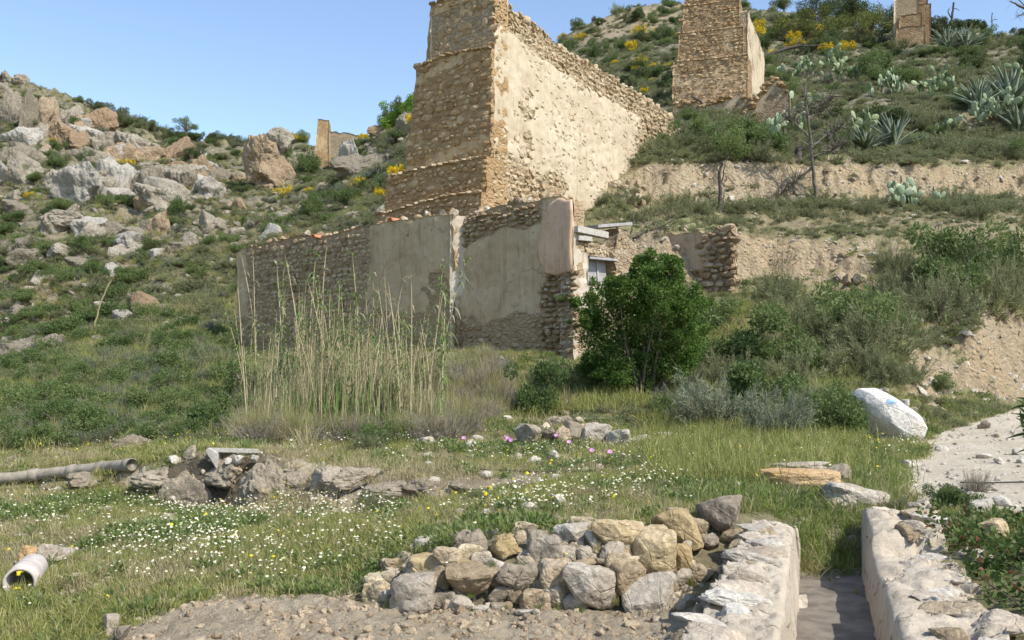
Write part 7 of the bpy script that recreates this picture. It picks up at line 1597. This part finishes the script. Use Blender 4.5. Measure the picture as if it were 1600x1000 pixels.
    P_, q, px, rs = spots(15000, 1040, 1440, 7.2, 22, lambda px, q, x, Y, sl: np.maximum(inpoly(px, q, zc) * (px > 1245) * np.where(Y < 9.8, .15 + .85 * sstep(.16, .3, np.abs((x - 1.384 - .344 * (Y - 4.67)) / .7 - .5)), .7), inpoly(px, q, zd) * .8 * (Y > 9)) * (.1 + .9 * cl(x, Y, 1.1, 306) ** 1.5), 405)
    h = rs.uniform(.08, .27, len(P_)) * rs.choice([1, 1, 1.5], len(P_)); scatter('lush_grass', '', lush, P_, upright(rs, len(P_)), np.stack([h, h, h], -1), 5)
    # daisies: stem and a white flat head with a yellow middle
    def daisy(k, mat, r=.02, hgt=.22):
        r_ = np.random.RandomState(220 + k); V0, F0, _ = strips(np.zeros((1, 3)), np.array([[.1, .05, 1.]]), hgt, .004, 0, 2, np.array([[1., 0, 0]]), r_)
        n = 10; an = np.arange(n) * 2 * math.pi / n; rr = r * np.where(np.arange(n) % 2, 1, .8); tx = r_.normal(0, .3, 2); top = V0[-1]
        ring = np.stack([np.cos(an) * rr, np.sin(an) * rr, np.cos(an) * rr * tx[0] + np.sin(an) * rr * tx[1]], -1) + top; V = np.concatenate([V0, ring, [top + [0, 0, .006]], ring * 1.0]); 
        c = len(V0) + n; T = np.stack([len(V0) + np.arange(n), len(V0) + (np.arange(n) + 1) % n, np.full(n, c)], -1)
        yr = np.stack([np.cos(an) * r * .36, np.sin(an) * r * .36, np.full(n, .009)], -1) + top; V = np.concatenate([V[:c + 1], yr, [top + [0, 0, .013]]]); y0 = c + 1; T2 = np.stack([y0 + np.arange(n), y0 + (np.arange(n) + 1) % n, np.full(n, y0 + n)], -1)
        return mesh('daisy', V, [F0, np.concatenate([T, T2])], mats=[M['weed'], mat, M['yellowflower']], midx=np.concatenate([np.zeros(len(F0)), np.ones(n), np.full(n, 2)]), tint=np.full(len(V), .6))
    ds = [daisy(k, M['daisy'], .013 + .0025 * (k % 3)) for k in range(5)]
    za = [(0, 790), (300, 780), (480, 790), (620, 800), (640, 880), (480, 930), (230, 935), (150, 900), (120, 850), (0, 830)]; zb = [(440, 700), (620, 690), (860, 705), (1100, 690), (1090, 760), (1000, 800), (860, 820), (640, 830), (880, 745), (600, 725), (450, 720)]; zc = [(200, 640), (330, 610), (360, 660), (280, 690), (200, 680)]; ze = [(1370, 700), (1470, 690), (1480, 730), (1400, 735)]
    def dd(px, q, x, Y, sl):
        c = sstep(.42, .75, cl(x, Y, 1.1, 307)) * (.4 + .6 * cl(x, Y, 3.5, 308)); return keepout(px, q, x, Y) * np.maximum(np.maximum(inpoly(px, q, za) * 1.0, inpoly(px, q, zb) * .55), np.maximum(inpoly(px, q, zc) * .9, np.maximum(inpoly(px, q, ze) * .6, .05 * (q > 640)))) * (.22 + .7 * c)
    P_, q, px, rs = spots(22000, -60, 1500, 7.6, 26, dd, 406); h = rs.uniform(.7, 1.25, len(P_)); scatter('daisies', '', ds, P_, upright(rs, len(P_), .2), np.stack([h, h, h], -1), 6)
    ys = [daisy(10 + k, M['yellowflower'], .02, .3) for k in range(3)]
    P_, q, px, rs = spots(5200, -60, 1400, 7.6, 26, lambda px, q, x, Y, sl: keepout(px, q, x, Y) * (.03 + .25 * sstep(.6, .8, cl(x, Y, .5, 309))), 407); h = rs.uniform(.6, 1.1, len(P_)); scatter('yellow_flowers', '', ys, P_, upright(rs, len(P_), .2), np.stack([h, h, h], -1), 7)
    # pebbles and clods
    peb = [mesh('pebble', V * [1, 1, .7], [Fc], M['pebble'], tint=np.full(len(V), .3 * k)) for k, (V, Fc) in enumerate(SMALLV[:5])]
    dp = lambda px, q, x, Y, sl: np.maximum(.2 * (1 - 0 * x), np.maximum(inpoly(px, q, PATH) * .2, sstep(.5, 1.0, sl))) * (1 - plowed_mask(x, Y)) * (Y > 7)
    P_, q, px, rs = spots(26000, -160, 1900, 6, 60, dp, 408); h = rs.uniform(.008, .03, len(P_)) * (1 + (rs.rand(len(P_)) < .06) * 2) * (1 + P_[:, 1] * .03); P_[:, 2] += h * .2; scatter('pebbles', '', peb, P_, upright(rs, len(P_), .5), np.stack([h * 1.2, h, h], -1), 8)
    clod = [mesh('clod', V, [Fc], M['clod'], tint=np.full(len(V), .25 * k)) for k, (V, Fc) in enumerate([rock_shape(800 + k, 3, 14, .22, 8, .6) for k in range(5)])]
    P_, q, px, rs = spots(12000, 40, 1150, 4.5, 8.2, lambda px, q, x, Y, sl: plowed_mask(x, Y) * (.15 + .85 * cl(x, Y, 2.0, 310)), 409); u = rs.rand(len(P_)); h = .004 + .045 * u ** 6; scatter('earth_clods', '', clod, P_, upright(rs, len(P_), .6), np.stack([h * 1.2, h, h * .8], -1), 9)
    # low scrub and stones of the far slopes
    bank_zone = [[(960, 262), (1000, 258), (1340, 256), (1600, 262), (1600, 300), (1440, 318), (1200, 322), (960, 330)], [(1140, 362), (1240, 370), (1420, 372), (1440, 420), (1400, 470), (1290, 470), (1230, 430), (1140, 440)], [(1440, 620), (1470, 560), (1600, 480), (1700, 480), (1700, 620), (1560, 640)]]
    notbank = lambda px, q: 1 - .94 * np.any([inpoly(px, q, z) for z in bank_zone], axis=0)
    def low(k): 
        a, b = scrub_shape(240 + k, 34, 22, (.10, .2), .03, .2, 4, .6); return two('low_scrub', a, b, M['scrub'], M['bark'])
    lows = [low(k) for k in range(4)]
    P_, q, px, rs = spots(30000, -300, 1900, 40, 150, lambda px, q, x, Y, sl: (.25 + .75 * cl(x, Y, .15, 311)) * np.where((px > 640) & (px < 960) & (Y < 60), 0, 1) * np.where((px < 480), .8, 1.0) * notbank(px, q), 410)
    h = rs.uniform(.25, .85, len(P_)); scatter('hillside_scrub', '', lows, P_, upright(rs, len(P_), .1), np.stack([h * 1.2, h * 1.2, h], -1), 10)
    hst = [mesh('hill_stone', V, [Fc], M['hill_rock']) for V, Fc in SMALLV[:5]]
    P_, q, px, rs = spots(16000, -300, 700, 44, 140, lambda px, q, x, Y, sl: .15 + .85 * sstep(.3, .8, cl(x, Y, .12, 312)), 411); u = rs.rand(len(P_)); h = .05 + .34 * u ** 4; scatter('hillside_rubble', '', hst, P_, upright(rs, len(P_), .4), np.stack([h * 1.3, h, h * .8], -1), 11)
    P_, q, px, rs = spots(14000, 900, 1900, 20, 56, lambda px, q, x, Y, sl: keepout(px, q, x, Y) * (.05 + .4 * sstep(.5, 1.0, sl)), 413); u = rs.rand(len(P_)); h = .015 + .13 * u ** 4; P_[:, 2] += h * .2; scatter('bank_stones', '', peb, P_, upright(rs, len(P_), .5), np.stack([h * 1.3, h, h], -1), 13)
    P_, q, px, rs = spots(2300, -300, 1900, 46, 150, lambda px, q, x, Y, sl: (.15 + .85 * cl(x, Y, .12, 314)) * np.where((px > 640) & (px < 960) & (Y < 60), 0, 1), 414); h = rs.uniform(.5, 1.2, len(P_)); P_[:, 2] -= .05; scatter('distant_bushes', '', SCR['scrub'] + SCR['green'][:3] + SCR['bluescrub'][:2], P_, upright(rs, len(P_), .06), np.stack([h * 1.3, h * 1.3, h], -1), 14)
    P_, q, px, rs = spots(3200, -160, 420, 15, 60, lambda px, q, x, Y, sl: keepout(px, q, x, Y) * inpoly(px, q, z1) * (.2 + .8 * cl(x, Y, .3, 315)), 415); h = rs.uniform(.25, .72, len(P_)) * (.7 + .012 * P_[:, 1]); P_[:, 2] -= .04; scatter('slope_undergrowth', '', SCR['bluescrub'] + SCR['scrub'][:3] + SCR['green'][:2] + SCR['tallgrass'] + SCR['drytuft'][:2], P_, upright(rs, len(P_), .08), np.stack([h, h, h * rs.uniform(.8, 1.5, len(h))], -1), 15)
    zr = [(385, 600), (690, 590), (760, 560), (800, 640), (700, 690), (380, 695)]
    P_, q, px, rs = spots(14000, 370, 830, 16, 30, lambda px, q, x, Y, sl: keepout(px, q, x, Y) * inpoly(px, q, zr) * (.25 + .75 * cl(x, Y, .5, 316)), 416); h = rs.uniform(.35, .95, len(P_)); scatter('cane_undergrowth', '', SCR['drytuft'] + SCR['drybush'][:2] + SCR['tallgrass'][:2], P_, upright(rs, len(P_), .15), np.stack([h * .8, h * .8, h], -1), 16)
    thin = [tuft_shape(260 + k, 7, 1.0, .012, .10, .05, M['cane'], 4, .5) for k in range(3)] + [tuft_shape(264 + k, 14, 1.0, .03, .3, .5, M['caneleaf'], 4, .6) for k in range(2)]
    P_, q, px, rs = spots(6000, 380, 700, 17, 24, lambda px, q, x, Y, sl: inpoly(px, q, [(388, 625), (690, 620), (695, 680), (388, 688)]) * (.3 + .7 * np.exp(-((px - 545) / 90) ** 2)), 417); h = rs.uniform(1.0, 2.3, len(P_)) * (.55 + .45 * np.exp(-((px - 545) / 90) ** 2)); scatter('thin_canes', '', thin, P_, upright(rs, len(P_), .08), np.stack([h * .6, h * .6, h], -1), 17)
    P_, q, px, rs = spots(7000, -300, 660, 43, 125, lambda px, q, x, Y, sl: (.1 + .9 * cl(x, Y, .14, 318) ** 1.5), 418); h = rs.uniform(.4, 1.0, len(P_)); scatter('hillside_grass', '', SCR['drytuft'][:2] + SCR['tallgrass'], P_, upright(rs, len(P_), .1), np.stack([h * 1.2, h * 1.2, h * .8], -1), 18)
    # low plants on terraces and slopes nearer by
    P_, q, px, rs = spots(9000, 900, 1900, 20, 60, lambda px, q, x, Y, sl: keepout(px, q, x, Y) * sstep(1.4, .8, sl) * (.15 + .85 * cl(x, Y, .4, 313)) * notbank(px, q), 412)
    h = rs.uniform(.15, .42, len(P_)); scatter('terrace_scrub', '', lows, P_, upright(rs, len(P_), .1), np.stack([h * 1.2, h * 1.2, h], -1), 12)
M['pebble'] = rock_mat('pebble', (.32, .27, .20), (.45, .39, .30), (.56, .51, .43), lichen=.1)
M['clod'] = rock_mat('tilled_clod', (.26, .195, .125), (.35, .27, .185), (.43, .345, .24), lichen=.2, bscale=3)
grow()
# pink mallows, few enough to count
def mallows():
    rs = np.random.RandomState(131); n = 12; an = np.arange(n) * 2 * math.pi / n
    ring = np.stack([np.cos(an) * .045, np.sin(an) * .045, np.full(n, .02)], -1) * np.where(np.arange(n) % 2, 1, .85)[:, None]; V = np.concatenate([ring, [[0, 0, 0]]]); T = np.stack([np.arange(n), (np.arange(n) + 1) % n, np.full(n, n)], -1)
    hd = mesh('flower_head', V, [T], M['pinkflower'], tint=rs.rand(n + 1)); Vs, Fs, _ = tube([(0, 0, -.3), (0, 0, 0)], .006, 4); st = mesh('stem', Vs, Fs, M['weed'])
    for px, py, lab in ((535, 676, 'lone pink mallow at the foot of the canes'), (725, 693, 'pink mallow beside the small pale meadow stone'), (793, 693, 'upper pink mallow of the pair before the flat-topped boulder'), (799, 697, 'lower pink mallow of the pair before the flat-topped boulder'), (869, 688, 'pink mallow right before the heaped outcrop stones'), (925, 716, 'pink mallow in open meadow below the pale ledge rock'), (953, 724, 'pink mallow nearest the dry stone wall'), (889, 700, 'pink mallow just below the heaped outcrop stones')):
        p = hit(px, py + 14, 14); o = empty('mallow', p + np.array([0, 0, .26])); o.rotation_euler = (.7, rs.normal(0, .2), 0); tag(o, lab, 'flower', 'pink mallows', 'thing'); obj('flower_head', hd, None, o); obj('stem', st, None, o)
mallows()
